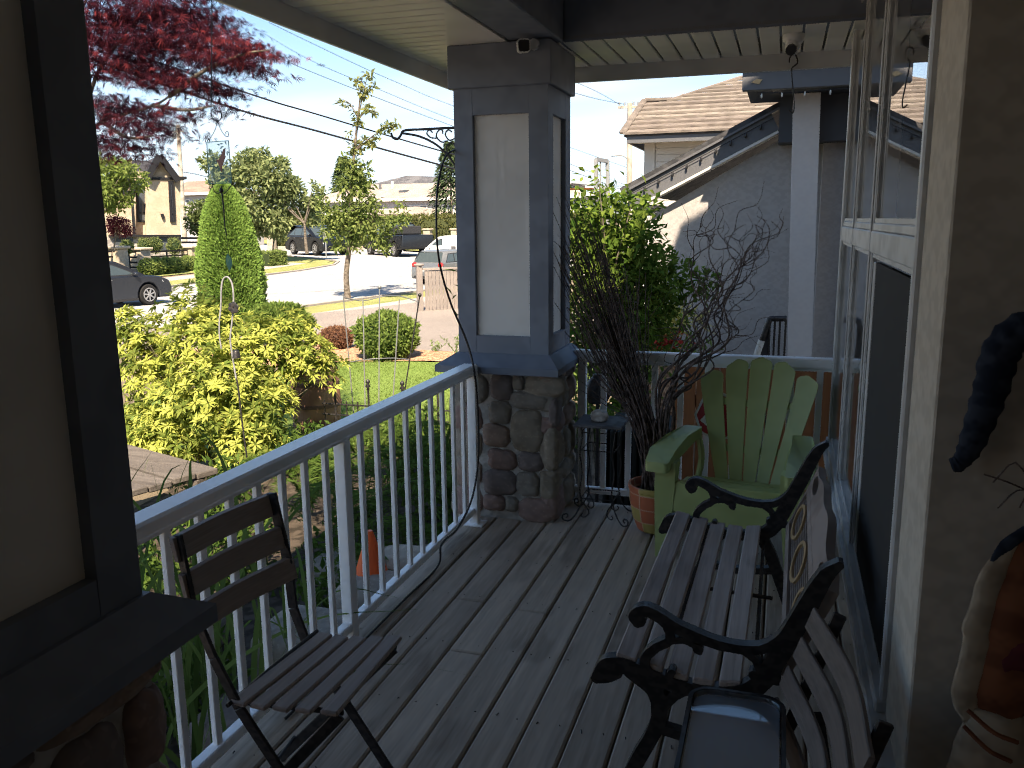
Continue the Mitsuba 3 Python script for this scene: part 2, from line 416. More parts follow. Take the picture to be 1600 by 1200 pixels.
def column(x0, y0, x1, y1, label, cap_y0, cap_y1, stones, cap_z=0.86):
    c = thing('porch_column', label, 'column')
    t = 0.026
    part(c, 'panel', lohi((x0 + t, y0 + t, 0.93), (x1 - t, y1 - t, 2.50)), 'cream_panel')
    for (cx, sx) in ((x0, 1), (x1, -1)):
        for (cy, sy) in ((y0, 1), (y1, -1)):
            L = sg.Polygon([(cx, cy), (cx + sx * 0.10, cy), (cx + sx * 0.10, cy + sy * t), (cx + sx * t, cy + sy * t), (cx + sx * t, cy + sy * 0.10), (cx, cy + sy * 0.10)])
            part(c, 'corner_trim', xy(L, 0.925, 2.30), 'slate_trim')
    for z0, z1 in ((0.926, 1.02), (2.15, 2.299)):
        part(c, 'rail_trim', cat([lohi((x0 + 0.101, y0 + 0.001, z0), (x1 - 0.101, y0 + t, z1)), lohi((x0 + 0.101, y1 - t, z0), (x1 - 0.101, y1 - 0.001, z1)),
             lohi((x0 + 0.001, y0 + 0.101, z0), (x0 + t, y1 - 0.101, z1)), lohi((x1 - t, y0 + 0.101, z0), (x1 - 0.001, y1 - 0.101, z1))]), 'slate_trim')
    part(c, 'collar', lohi((x0 - 0.022, y0 - 0.022, 2.28), (x1 + 0.022, y1 + 0.022, ZS - 0.004), 0.004), 'slate_trim')
    # sloped ledge
    cx0, cx1 = x0 - 0.105, x1 + 0.075
    p = [(cx0, cap_y0), (cx1, cap_y0), (cx1, cap_y1), (cx0, cap_y1)]
    q = [(x0 - 0.01, y0 - 0.01), (x1 + 0.01, y0 - 0.01), (x1 + 0.01, y1 + 0.01), (x0 - 0.01, y1 + 0.01)]
    inset = 0.02
    low = [(cx0 + inset, cap_y0 + inset), (cx1 - inset, cap_y0 + inset), (cx1 - inset, cap_y1 - inset), (cx0 + inset, cap_y1 - inset)]
    part(c, 'ledge', hull([(*a, cap_z - 0.03) for a in p] + [(*a, cap_z + 0.006) for a in p] + [(*a, cap_z + 0.066) for a in q] + [(*a, cap_z - 0.034) for a in low]), 'slate_trim')
    part(c, 'mortar_core', lohi((x0 - 0.045, y0 + 0.018, -0.8), (x1 + 0.018, y1 - 0.018, cap_z - 0.02)), 'mortar')
    for i, (face, a0, a1, z0, z1, tint) in enumerate(stones):
        # face 'f' front (-y), 'r' right (+x), 'b' back, 'l' left
        d = 0.11
        w, h = a1 - a0, z1 - z0
        cc, hz = (a0 + a1) / 2, (z0 + z1) / 2
        if face == 'f':
            pos, s = (cc, y0 + 0.045, hz), (w, d, h)
        elif face == 'b':
            pos, s = (cc, y1 - 0.045, hz), (w, d, h)
        elif face == 'r':
            pos, s = (x1 - 0.01, cc, hz), (d, w, h)
        else:
            pos, s = (x0 - 0.02, cc, hz), (d, w, h)
        m = rock(pos, np.array(s) * 1.06, 40 + i + int(100 * x0 * y0), 3, 0.15, 3.4)
        part(c, 'stone', m, f'field_stone_{tint}', smooth=True)
    return c


def fx(p):   # measured on the front face of the far column, crop pixels -> x, z
    x0, y0, x1, y1 = p
    k = 0.58 / 167
    return (-1.69 + (690 + x0 / 6.154 - 703) * k, -1.69 + (690 + x1 / 6.154 - 703) * k, (821 - (640 + y1 / 6.154)) * k * 1.04, (821 - (640 + y0 / 6.154)) * k * 1.04)


far = []
for b, t_ in (((375, 640, 712, 885), 2), ((718, 640, 942, 872), 4), ((950, 635, 1115, 885), 1), ((370, 885, 595, 1045), 0), ((600, 895, 735, 1035), 4), ((738, 890, 1105, 1118), 0),
              ((425, 440, 715, 634), 0), ((735, 445, 985, 628), 2), ((380, 205, 650, 415), 5), ((668, 55, 985, 440), 1), ((988, 195, 1125, 600), 3),
              ((805, -278, 1185, -80), 3), ((690, -285, 800, -130), 4), ((660, -120, 1040, 45), 4), ((1045, -75, 1135, 190), 2), ((460, -280, 685, -30), 2), ((440, -15, 665, 195), 4),
              ((60, 830, 360, 1110), 0), ((60, 560, 360, 820), 5), ((60, 280, 360, 550), 3), ((60, 30, 370, 270), 0), ((60, -270, 430, 20), 4)):
    x0, x1, z0, z1 = fx(b)
    far.append(('f', x0, x1, z0, z1, t_))
for face in 'rlb':
    z = 0.0
    k = {'r': 0, 'l': 2, 'b': 4}[face]
    while z < 0.84:
        h = min(rng.uniform(0.11, 0.2), 0.845 - z)
        if h < 0.07:
            break
        a, b = (4.23, 4.72) if face in 'rl' else (-1.69, -1.11)
        while a < b - 0.06:
            w = min(rng.uniform(0.13, 0.27), b - a)
            if b - a - w < 0.07:
                w = b - a
            far.append((face, a + 0.008, a + w - 0.008, z + 0.006, z + h - 0.006, int(rng.integers(0, 6)))); a += w
        z += h
column(-1.645, 4.235, -1.145, 4.70, 'slate blue and cream porch column on a fieldstone base at the far corner', 4.14, 4.79, far)
near = []
z = 0.0
while z < 0.84:
    h = min(rng.uniform(0.12, 0.2), 0.86 - z)
    for face, lo, hi in (('r', 0.66, 1.18), ('b', -1.66, -1.06), ('f', -1.66, -1.06)):
        a = lo
        while a < hi - 0.06:
            w = min(rng.uniform(0.15, 0.28), hi - a)
            if hi - a - w < 0.08:
                w = hi - a
            near.append((face, a + 0.008, a + w - 0.008, z + 0.006, z + h - 0.006, int(rng.choice([0, 0, 2, 5])))); a += w
    z += h
column(-1.60, 0.66, -1.10, 1.19, 'dark porch column filling the near side of the picture, cream panel over stone', 0.53, 1.30, near, 0.885)

# ---------------------------------------------------------------- white railings
R1 = thing('porch_railing', 'white painted railing along the garden side of the porch', 'railing')
part(R1, 'top_rail', cat([lohi((-1.585, 1.21, 0.838), (-1.502, 4.135, 0.884), 0.008), lohi((-1.56, 1.21, 0.82), (-1.525, 4.1, 0.8375))]), 'rail_paint')
part(R1, 'bottom_rail', lohi((-1.562, 1.21, 0.062), (-1.522, 4.1, 0.098), 0.004), 'rail_paint')
for y in [1.35 + 0.14 * k for k in range(10)] + [2.882 + 0.1405 * k for k in range(9)]:
    part(R1, 'baluster', lohi((-1.551, y - 0.0135, 0.097), (-1.533, y + 0.0135, 0.822), 0.002), 'rail_paint')
part(R1, 'post', lohi((-1.565, 2.712, 0.0), (-1.519, 2.762, 0.8195), 0.003), 'rail_paint')
part(R1, 'post', lohi((-1.555, 4.100, 0.0), (-1.507, 4.146, 0.8375), 0.003), 'rail_paint')
part(R1, 'foot_plate', lohi((-1.585, 4.075, 0.001), (-1.475, 4.17, 0.01), 0.002), 'rail_paint')
R2 = thing('porch_railing', 'white painted railing across the far end of the porch, behind the green chair', 'railing')
part(R2, 'top_rail', cat([lohi((-1.10, 4.60, 0.848), (0.40, 4.665, 0.902), 0.006), lohi((-1.10, 4.615, 0.832), (0.40, 4.65, 0.847))]), 'rail_paint')
part(R2, 'bottom_rail', lohi((-1.10, 4.612, 0.065), (0.40, 4.65, 0.102), 0.004), 'rail_paint')
for k in range(10):
    x = -0.93 + 0.143 * k
    part(R2, 'baluster', lohi((x - 0.0165, 4.622, 0.1015), (x + 0.0165, 4.64, 0.8335), 0.002), 'rail_paint')
part(R2, 'post', lohi((-1.075, 4.607, 0.0), (-1.03, 4.652, 0.8315), 0.003), 'rail_paint')
part(R2, 'post', lohi((0.335, 4.607, 0.0), (0.38, 4.652, 0.8315), 0.003), 'rail_paint')

# ================================================================ furniture on the porch
# ---- bench with cast-iron ends
BN = thing('garden_bench', 'weathered grey slat bench with black cast iron arms and a carved back', 'bench')


def iron_end(y0, y1, dx=0.0):
    S = [stroke([(-.432, .392), (-.405, .432), (-.36, .440), (-.30, .425), (-.20, .402), (-.12, .400), (-.05, .412), (.0, .452), (.045, .55), (.10, .675), (.135, .755), (.168, .79)], (.03, .045, .045, .04, .035, .04, .05, .05, .05, .04, .02)),
         stroke([(-.435, .385), (-.40, .395), (-.375, .415)], (.012, .03)),
         stroke([(-.335, .43), (-.275, .385), (-.258, .32), (-.275, .25), (-.315, .165), (-.345, .08), (-.36, .012)], (.05, .045, .04, .04, .042)),
         stroke([(-.05, .405), (-.01, .33), (.03, .22), (.075, .10), (.12, .012)], (.045, .04, .04)),
         stroke([(-.27, .272), (-.14, .255), (.01, .27)], .026), stroke([(-.245, .345), (-.215, .38), (-.175, .402)], (.03, .022)),
         stroke([(-.322, .568), (-.334, .585), (-.318, .603), (-.285, .603), (-.215, .566), (-.11, .537), (-.02, .537), (.03, .565), (.065, .61), (.085, .655)], (.024, .026, .03, .03, .026, .024, .03, .035)),
         sg.Point(-.318, .577).buffer(.019),
         stroke([(-.265, .59), (-.242, .565), (-.238, .53), (-.27, .508), (-.298, .475), (-.298, .445), (-.27, .42), (-.24, .425), (-.228, .442)], (.018, .022, .024, .026, .026, .024, .018, .02)),
         stroke([(-.24, .53), (-.20, .537), (-.17, .525), (-.158, .51)], (.018, .014)), sg.Point(-.163, .519).buffer(.014),
         stroke([(-.06, .535), (-.02, .51), (.0, .475), (.035, .46)], (.014, .02, .024)), sg.Point(-.022, .468).buffer(.013)]
    m = xz(shapely.union_all(S).simplify(.0015), y0, y1)
    return tm(np.asarray(m.vertices) + [dx, 0, 0], m.faces)


part(BN, 'arm_frame', iron_end(2.085, 2.118), 'black_iron', smooth=35)
part(BN, 'arm_frame', iron_end(3.262, 3.295, 0.02), 'black_iron', smooth=35)
sx = [-.342, -.272, -.205, -.138, -.070]
szz = [.452, .440, .424, .418, .424]
for i, (x, z) in enumerate(zip(sx, szz)):
    m = box((x, 2.69, z + .006), (.056, 1.20, .02), .004)
    v = np.asarray(m.vertices).copy()
    v[:, 2] -= (v[:, 0] - x) * (0.18 if i < 2 else 0.04 if i < 4 else -0.12)
    v[:, 0] += (v[:, 1] - 2.69) * 0.016
    part(BN, 'seat_slat', tm(v, m.faces), 'grey_wood')
part(BN, 'stretcher', cat([tube([(-.02, 2.1, .385), (-.02, 3.28, .385)], .007, 6), tube([(.02, 2.72, .40), (-.30, 2.72, .412)], .007, 6)]), 'black_iron')
# back: a lattice panel below, a pale crest board with oval openings above; plane leans back
BO, BU = np.array([0.018, 0, .455]), np.array([.40, 0, .917])
BU = BU / np.linalg.norm(BU)


def on_back(poly, d0, d1):
    m = extr(poly, d1 - d0)
    v = np.asarray(m.vertices)
    nrm = np.cross([0, 1, 0], BU)
    return tm(BO + v[:, :1] * np.array([0.016, 1, 0]) + v[:, 1:2] * BU + (v[:, 2:3] + d0) * nrm, m.faces[:, ::-1] if False else m.faces)


y0, y1 = 2.125, 3.255
crest = [(y0, .195)] + [(y0 + (y1 - y0) * t, .270 + .02 * math.sin(math.pi * t) ** 2 + .008 * math.sin(6 * math.pi * t)) for t in np.linspace(0, 1, 40)] + [(y1, .195)]
cp = sg.Polygon(crest)
for c in (y0 + .15, y1 - .15):
    cp = cp.difference(shapely.affinity.scale(sg.Point(c, .236).buffer(1, 16), .095, .024))
plain('crest_wood', speck((0.20, 0.155, 0.13), (0.28, 0.225, 0.195), 7.0), 0.6, 0.35)
part(BN, 'crest_board', on_back(cp, -.014, .014), 'crest_wood', smooth=30)
part(BN, 'back_frame', cat([on_back(sg.box(y0, .0, y1, .028), -.012, .012), on_back(sg.box(y0, .168, y1, .192), -.013, .013), on_back(sg.box(y0, .0285, y0 + .03, .1675), -.012, .012), on_back(sg.box(y1 - .03, .0285, y1, .1675), -.012, .012)]), 'crest_wood')
for s in np.arange(.034, .166, .0125):
    part(BN, 'back_slat', on_back(sg.box(y0 + .031, s, y1 - .031, s + .009), -.004, .003), 'dark_slat')
plain('faded_gilt', (0.36, 0.24, 0.12), 0.5, 0.4)
for k in range(3):
    c = y0 + (y1 - y0) * (k + .5) / 3
    e = shapely.affinity.scale(sg.Point(c, .098).buffer(1, 20), .13, .056)
    part(BN, 'oval_ornament', on_back(e.difference(shapely.affinity.scale(e, .84, .76)), -.012, .012), 'faded_gilt', smooth=30)

# ---- folding bistro chair by the railing
FC = thing('folding_chair', 'slatted wooden folding chair with black metal legs beside the white railing', 'chair')
ends = [((-1.243, 1.622), (-1.213, 2.008)), ((-1.190, 1.628), (-1.165, 2.015)), ((-1.131, 1.636), (-1.113, 2.025)), ((-1.072, 1.645), (-1.063, 2.04)), ((-1.006, 1.655), (-1.018, 2.058))]
for i, (a, b) in enumerate(ends):
    part(FC, 'seat_slat', bar((*a, .442 + .004 * (i == 0)), (*b, .442 + .004 * (i == 0)), .047, .014, .004), 'brown_wood')
bk = [((-1.414, 1.648, .822), (-1.376, 2.035, .822)), ((-1.392, 1.643, .728), (-1.345, 2.025, .728)), ((-1.378, 1.640, .634), (-1.322, 2.03, .634))]
for a, b in bk:
    mid = (np.array(a) + np.array(b)) / 2 + [-.014, 0, 0]
    segs = spl([a, mid, b], 5)
    d = np.array(b) - np.array(a); d /= np.linalg.norm(d)
    outer = []
    for q in segs:
        n_ = np.cross(d, [0.12, 0, 1])
        n_ /= np.linalg.norm(n_)
        outer.append([q + n_ * .007 + np.array([-.006, 0, .031]), q - n_ * .007 + np.array([-.006, 0, .031]), q - n_ * .007 + np.array([.006, 0, -.031]), q + n_ * .007 + np.array([.006, 0, -.031])])
    outer = np.array(outer)
    V = outer.reshape(-1, 3)
    F = []
    for i in range(len(outer) - 1):
        for k in range(4):
            p, q = i * 4 + k, i * 4 + (k + 1) % 4
            F += [[p, q, q + 4], [p, q + 4, p + 4]]
    L = (len(outer) - 1) * 4
    F += [[0, 2, 1], [0, 3, 2], [L, L + 1, L + 2], [L, L + 2, L + 3]]
    part(FC, 'back_slat', tm(V, F), 'brown_wood')
for up in ([(-1.412, 1.665, .858), (-1.375, 1.655, .66), (-1.315, 1.64, .55), (-1.245, 1.632, .43), (-.945, 1.63, .006)], [(-1.372, 2.018, .858), (-1.335, 2.02, .66), (-1.335, 2.035, .50), (-1.30, 2.035, .40), (-1.03, 2.035, .006)]):
    part(FC, 'leg', cat([bar(a, b, .010, .030, .002) for a, b in zip(up, up[1:])]), 'black_iron')
for up in ([(-.985, 1.672, .432), (-1.36, 1.655, .006)], [(-1.0, 2.012, .432), (-1.40, 2.012, .006)]):
    part(FC, 'leg', bar(*up, .010, .030, .002), 'black_iron')
for m_ in (bar((-1.262, 1.66, .428), (-.985, 1.69, .428), .008, .012), bar((-1.225, 1.985, .428), (-1.0, 2.03, .428), .008, .012)):
    part(FC, 'seat_bar', m_, 'black_iron')
part(FC, 'seat_rod', tube([(-1.262, 1.61, .446), (-1.26, 1.80, .446), (-1.25, 2.02, .446)], .006, 6), 'black_iron')
part(FC, 'foot_rod', tube([(-1.30, 1.655, .09), (-1.345, 2.012, .09)], .005, 6), 'black_iron')

# ---- folded chair leaning by the window
F2 = thing('folding_chair', 'folded brown slat chair leaning against the wall under the window', 'chair')
for i, (xa, xb, z) in enumerate(((.106, .186, .655), (.082, .160, .575), (.054, .130, .495), (.03, .105, .41), (.01, .085, .33))):
    a, b = np.array((xa, 2.03, z + .015)), np.array((xb, 1.49, z - .01))
    pts = spl([a, (a + b) / 2 + [.028, 0, 0], b], 6)
    part(F2, 'back_slat' if i < 3 else 'seat_slat', ribbon(pts, .058 if i < 3 else .05, .012, (.32, .05, 1)), 'dark_slat', smooth=30)
part(F2, 'leg', bar((.165, 1.96, .72), (-.06, 1.99, .006), .012, .03, .002), 'black_iron')
part(F2, 'leg', bar((.225, 1.58, .69), (.02, 1.56, .006), .012, .03, .002), 'black_iron')
part(F2, 'leg', bar((.13, 1.985, .45), (.21, 1.99, .006), .012, .03, .002), 'black_iron')
part(F2, 'leg', bar((.20, 1.57, .42), (.26, 1.56, .006), .012, .03, .002), 'black_iron')

# ---- small glass side table in front of it
ST = thing('side_table', 'small side table with a rounded glass top reflecting the sky', 'table')
rr = sg.box(-.115, 1.40, .005, 1.955).buffer(.045, 6)
rr = shapely.affinity.translate(rr, -.002, 0)
part(ST, 'glass_top', xy(rr.buffer(-.002), .4525, .4605), 'table_glass', smooth=30)
plain('table_shelf', (0.17, 0.19, 0.21), 0.35, 0.5)
part(ST, 'tray', xy(rr.buffer(-.004), .4445, .4480), 'table_shelf')
rim = rr.buffer(.010).difference(rr.buffer(-.006))
part(ST, 'rim', cat([xy(rr.buffer(.010).difference(rr), .4400, .4625), xy(rr.buffer(-.001).difference(rr.buffer(-.008)), .4400, .4440)]), 'black_iron', smooth=30)
for x, y in ((-.145, 1.93), (.030, 1.93), (-.145, 1.42), (.030, 1.42)):
    part(ST, 'leg', tube([(x, y, .439), (x * 1.12, y + (.02 if y > 1.7 else -.02), .004)], .010, 8), 'black_iron')

# ---- green resin adirondack chair
AC = thing('adirondack_chair', 'lime green plastic adirondack chair with a fan back in the far corner', 'chair')
O_, r_, b_ = np.array([-.200, 3.875, 0]), np.array([.990, -.139, 0]), np.array([.139, .990, 0])


def loc(m):
    v = np.asarray(m.vertices)
    return tm(O_ + v[:, :1] * r_ + v[:, 1:2] * b_ + v[:, 2:3] * np.array([0, 0, 1.0]), m.faces)


for s in (-1, 1):
    # front leg: a tapered panel with a returned side
    leg = hull([(s * a, v, z) for a, v, z in ((.335, -.005, .488), (.238, -.005, .488), (.335, .085, .488), (.238, .085, .488), (.335, .02, .0), (.275, .02, .0), (.335, .075, .0), (.275, .075, .0), (.338, -.008, .36), (.240, -.008, .36))])
    part(AC, 'front_leg', loc(leg), 'green_plastic', smooth=25)
    armp = sg.Polygon([(s * .355, -.035), (s * .282, -.04), (s * .275, .06), (s * .268, .25), (s * .245, .46), (s * .30, .46), (s * .335, .25), (s * .362, .06)]).buffer(.02, 5)
    a_ = extr(armp, .028)
    v = np.asarray(a_.vertices).copy()
    vv = v.copy()
    v[:, 2] += .488 + .048 * np.sin(np.clip((v[:, 1] + .05) / .5, 0, 1) * math.pi * .62) - .018 * np.clip(-(v[:, 1] - .02) / .06, 0, 1)
    part(AC, 'arm', loc(tm(v, a_.faces)), 'green_plastic', smooth=30)
    lip = armp.difference(armp.buffer(-.008))
    l_ = extr(lip, .024)
    v = np.asarray(l_.vertices).copy()
    v[:, 2] += .468 + .048 * np.sin(np.clip((v[:, 1] + .05) / .5, 0, 1) * math.pi * .62) - .018 * np.clip(-(v[:, 1] - .02) / .06, 0, 1)
    part(AC, 'arm_edge', loc(tm(v, l_.faces)), 'green_plastic', smooth=30)
    part(AC, 'rear_leg', loc(hull([(s * a, v, z) for a, v, z in ((.285, .06, .33), (.245, .06, .33), (.285, .10, .24), (.245, .10, .24), (.30, .62, .0), (.255, .62, .0), (.30, .70, .0), (.255, .70, .0), (.285, .42, .30), (.245, .42, .30))])), 'green_plastic', smooth=25)
    part(AC, 'back_support', loc(cat([tube(spl([(s * .265, .455, .535), (s * .235, .45, .50), (s * .215, .43, .40), (s * .23, .42, .29)], 6), .017, 8)])), 'green_plastic', smooth=True)
apr = sg.Polygon([(-.245, .385), (.245, .385), (.245, .255), (.19, .215), (.08, .195), (-.08, .195), (-.19, .215), (-.245, .255)])
part(AC, 'apron', loc(xz(apr.buffer(.006).buffer(-.006), .0, .016)), 'green_plastic', smooth=30)
for k in range(6):
    v0, v1 = .004 + .075 * k, .073 + .075 * k
    z0 = .394 - .10 * (v0 / .45) - .008 * math.sin(k)
    z1 = .394 - .10 * (v1 / .45)
    part(AC, 'seat_slat', loc(hull([(u, v, z) for u in (-.243, .243) for v, z in ((v0, z0), (v0, z0 - .016), (v1, z1), (v1, z1 - .016), (v0 + .006, z0 + .005), (v1 - .006, z1 + .005))])), 'green_plastic', smooth=25)
BD = np.array([0, .365, .931])
BB = np.array([.03, .412, .255])
BN_ = np.array([0, -.931, .365])


def fan(poly, d0, d1, bow=.05):
    m = extr(poly, d1 - d0)
    m = m.subdivide().subdivide()
    v = np.asarray(m.vertices)
    curve = bow * (v[:, 0] / .28) ** 2
    p = BB + v[:, :1] * np.array([1.0, 0, 0]) + v[:, 1:2] * BD + (v[:, 2:3] + d0 + curve[:, None]) * BN_
    return tm(p, m.faces)


tops = [.615, .685, .705, .685, .615]
for k in range(5):
    ub0, ub1 = -.155 + .062 * k + .003, -.155 + .062 * (k + 1) - .003
    ut0, ut1 = -.312 + .125 * k + .0055, -.312 + .125 * (k + 1) - .0055

    def edge(ub, ut, t):
        return ub + (ut - ub) * (t ** 1.15) + math.copysign(.012, ut) * math.sin(math.pi * t) * abs(ut) / .312
    Lt = tops[k]
    le = [(edge(ub0, ut0, t) if t < .9 else edge(ub0, ut0, .9), t * Lt) for t in np.linspace(0, .93, 14)]
    re = [(edge(ub1, ut1, t) if t < .9 else edge(ub1, ut1, .9), t * Lt) for t in np.linspace(0, .93, 14)]
    hl, hr = (.93, .985) if k < 2 else (.985, .93) if k > 2 else (.965, .965)
    le[-1], re[-1] = (le[-1][0], hl * Lt), (re[-1][0], hr * Lt)
    mid = ((le[-1][0] + re[-1][0]) / 2, Lt * 1.0)
    poly = sg.Polygon([*re, mid, *le[::-1]]).buffer(-.026).buffer(.026, 7)
    part(AC, 'back_slat', loc(fan(poly, 0, .014)), 'green_plastic', smooth=30)
for s0, s1, w0, w1 in ((.0, .055, .15, .155), (.20, .235, .19, .195), (.44, .475, .245, .25)):
    part(AC, 'back_band', loc(fan(sg.Polygon([(-w0, s0), (w0, s0), (w1, s1), (-w1, s1)]), -.012, -.001)), 'green_plastic', smooth=30)

# ---- terracotta pot with willow stems
pc = np.array([-.575, 4.29, 0])
DP = thing('plant_pot', 'orange and ochre patchwork terracotta pot holding bundled branches', 'pot')


def pot_fn(p, n, uv):
    a = dr.atan2(p.y - 4.29, p.x + .575) * 9 / (2 * math.pi)
    h = p.z / .075
    line = dr.maximum(1 - smoothstep(.02, .05, dr.abs(a - dr.round(a))), 1 - smoothstep(.02, .06, dr.abs(h - dr.round(h))))
    c = cell_rand(dr.floor(a), dr.floor(h), 5)
    col = dr.select(c > .68, mix((.36, .27, .07), (.40, .30, .09), c), mix((.42, .11, .055), (.50, .16, .07), c))
    return mix(col, (.55, .36, .24), line * .7)


plain('pot_glaze', proc(pot_fn), 0.35, 0.5)
part(DP, 'bowl', lathe([(0.001, .012), (.088, .012), (.098, .02), (.125, .09), (.14, .17), (.142, .235), (.148, .24), (.148, .262), (.136, .264), (.130, .24), (.125, .20), (.001, .19)], 40, pc), 'pot_glaze', smooth=40)
plain('potting_soil', speck((.03, .022, .016), (.07, .05, .035), 50.0), .95, .1)
part(DP, 'soil', lathe([(.001, .222), (.06, .226), (.128, .215), (.128, .20), (.001, .20)], 24, pc), 'potting_soil')
plain('twig_bark', speck((.06, .043, .037), (.155, .112, .094), 40.0), 0.7, 0.3)
SB = thing('stick_bundle', 'tall bundle of straight dark twigs fanning up and to the side of the column', 'branches')
tops_ = [AT_ for AT_ in [(-1.1,4.42,1.666), (-1.087,4.4,1.367), (-1.062,4.4,1.198), (-1.042,4.42,1.025), (-1.077,4.5,1.43), (-1.044,4.5,1.293), (-1.028,4.5,1.498), (-0.999,4.46,1.159), (-0.992,4.5,1.362), (-0.962,4.5,1.087), (-0.967,4.46,1.549), (-0.935,4.5,1.26), (-0.923,4.5,1.447), (-0.885,4.5,1.192), (-0.87,4.5,1.363), (-0.842,4.5,1.09), (-0.824,4.5,1.296), (-0.798,4.5,1.16), (-0.767,4.5,1.33), (-1.044,4.46,0.879), (-0.89,4.45,0.939), (-0.737,4.45,1.098), (-1.034,4.45,1.632), (-1.098,4.36,1.518)]]
sticks = []
for i in range(150):
    t = np.array(tops_[i % len(tops_)]) + rng.normal(0, .05, 3) * [1.1, .8, 1.5]
    base = pc + [rng.uniform(-.075, .03), rng.uniform(-.06, .06), .21]
    knee = pc + [-.065 + rng.normal(0, .02), rng.normal(0, .025), rng.uniform(.50, .60)]
    wob = rng.normal(0, .012, 3)
    p = spl([base, knee + wob, knee + (t - knee) * .5 + rng.normal(0, .014, 3), t], 6)
    r0 = rng.uniform(.0032, .0062)
    sticks.append((t, tube(p, np.linspace(r0, r0 * .35, len(p)), 6)))
    if i % 2 == 0:
        for q in range(3):
            j = int(rng.integers(9, len(p) - 2))
            d = p[j + 1] - p[j]; d /= np.linalg.norm(d)
            e = p[j] + d * rng.uniform(.08, .2) + rng.normal(0, .05, 3)
            sticks.append((e, tube(spl([p[j], (p[j] + e) / 2 + rng.normal(0, .008, 3), e], 3), np.linspace(r0 * .5, .0007, 7), 4)))
for t, m in sticks:
    part(SB, 'stick', m, 'twig_bark', smooth=True)
CW = thing('curly_willow', 'loose curly willow branches arching up behind the green chair', 'branches')
ends_ = [(-0.063,4.4,1.606), (-0.107,4.3,1.622), (-0.142,4.35,1.592), (-0.186,4.45,1.592), (-0.29,4.4,1.577), (-0.386,4.35,1.594), (-0.403,4.45,1.562), (-0.109,4.4,1.474), (-0.218,4.3,1.44), (-0.318,4.45,1.369), (-0.172,4.4,1.31), (-0.24,4.3,1.222), (-0.251,4.35,1.105), (-0.467,4.4,1.176), (-0.376,4.4,1.34), (-0.225,4.35,1.547), (-0.491,4.35,1.05), (-0.291,4.4,1.436)]
for i, e in enumerate(ends_):
    e = np.array(e) + (rng.normal(0, .05, 3) if i >= len(ends_) else 0)
    base = pc + [rng.uniform(0, .08), rng.uniform(-.06, .06), .21]
    knee = pc + [rng.uniform(-.01, .08), rng.normal(0, .04), rng.uniform(.5, .78)]
    P = [base, knee]
    side = rng.choice([-1, 1])
    for t in (.22, .4, .55, .7, .84, .94):
        w = side * .05 * (1 if int(t * 10) % 2 else -1)
        P.append(knee + (e - knee) * t + np.array([w + .05 * math.sin(t * 3), rng.normal(0, .03), rng.normal(0, .02)]))
        side = side if rng.random() < .6 else -side
    P.append(e)
    p = spl(P, 7)
    r0 = rng.uniform(.0045, .0075)
    br = [tube(p, np.linspace(r0, .0014, len(p)), 6)]
    for q in range(5):
        j = int(rng.integers(len(p) // 2, len(p) - 2))
        d = p[j + 1] - p[j]; d /= np.linalg.norm(d)
        L = rng.uniform(.1, .26)
        s = rng.normal(0, 1, 3) * [1, .6, .6]; s -= d * (s @ d); s /= np.linalg.norm(s)
        tw = spl([p[j], p[j] + d * L * .3 + s * L * .25, p[j] + d * L * .65 + s * L * .12, p[j] + d * L + s * L * .4], 4)
        br.append(tube(tw, np.linspace(r0 * .4, .0008, len(tw)), 4))
    part(CW, 'branch', cat(br), 'twig_bark', smooth=True)

# ---- plant stand with slate top, pale rock
PS = thing('plant_stand', 'wrought iron plant stand with a square slate top beside the stone column', 'plant stand')
plain('slate_top', speck((.07, .07, .075), (.13, .13, .135), 18.0), .6, .4)
part(PS, 'top', box((-.895, 4.415, .543), (.265, .255, .016), .004), 'slate_top')
for x, y, dx, dy in ((-1.0, 4.32, -1, -1), (-.80, 4.32, 1, -1), (-.80, 4.51, 1, 1), (-1.0, 4.51, -1, 1)):
    p = [(x + dx * -.012, y, .534)] + [(x - dx * .012 + .006 * math.sin(k * 1.3), y + .006 * math.cos(k * 1.3), .534 - .043 * k) for k in range(1, 11)]
    foot = [(x + dx * a, y + dy * a * .6, z) for a, z in ((.0, .07), (.022, .03), (.048, .008), (.075, .018), (.078, .042), (.06, .05), (.052, .035), (.062, .027))]
    part(PS, 'leg', tube(spl([*p, *foot], 4), .0042, 6), 'black_iron', smooth=True)
    q = [(x + dx * a, y + dy * a * .6, z) for a, z in ((-.005, .12), (-.04, .075), (-.05, .04), (-.03, .02), (-.012, .03), (-.02, .045))]
    part(PS, 'scroll', tube(spl(q, 4), .0034, 5), 'black_iron', smooth=True)
for z in (.13, .40, .50):
    part(PS, 'stretcher', tube([(-.99, 4.33, z), (-.81, 4.33, z), (-.81, 4.50, z), (-.99, 4.50, z), (-.99, 4.33, z)], .003, 5), 'black_iron')
plain('pale_rock', speck((.42, .38, .34), (.62, .58, .53), 30.0), .85, .2)
put('rock', rock((-.905, 4.40, .5795), (.098, .075, .066), 5, 3, .22, 2.6), 'pale_rock', True, label='pale beige rock lying on the slate top of the iron stand', cat='rock')
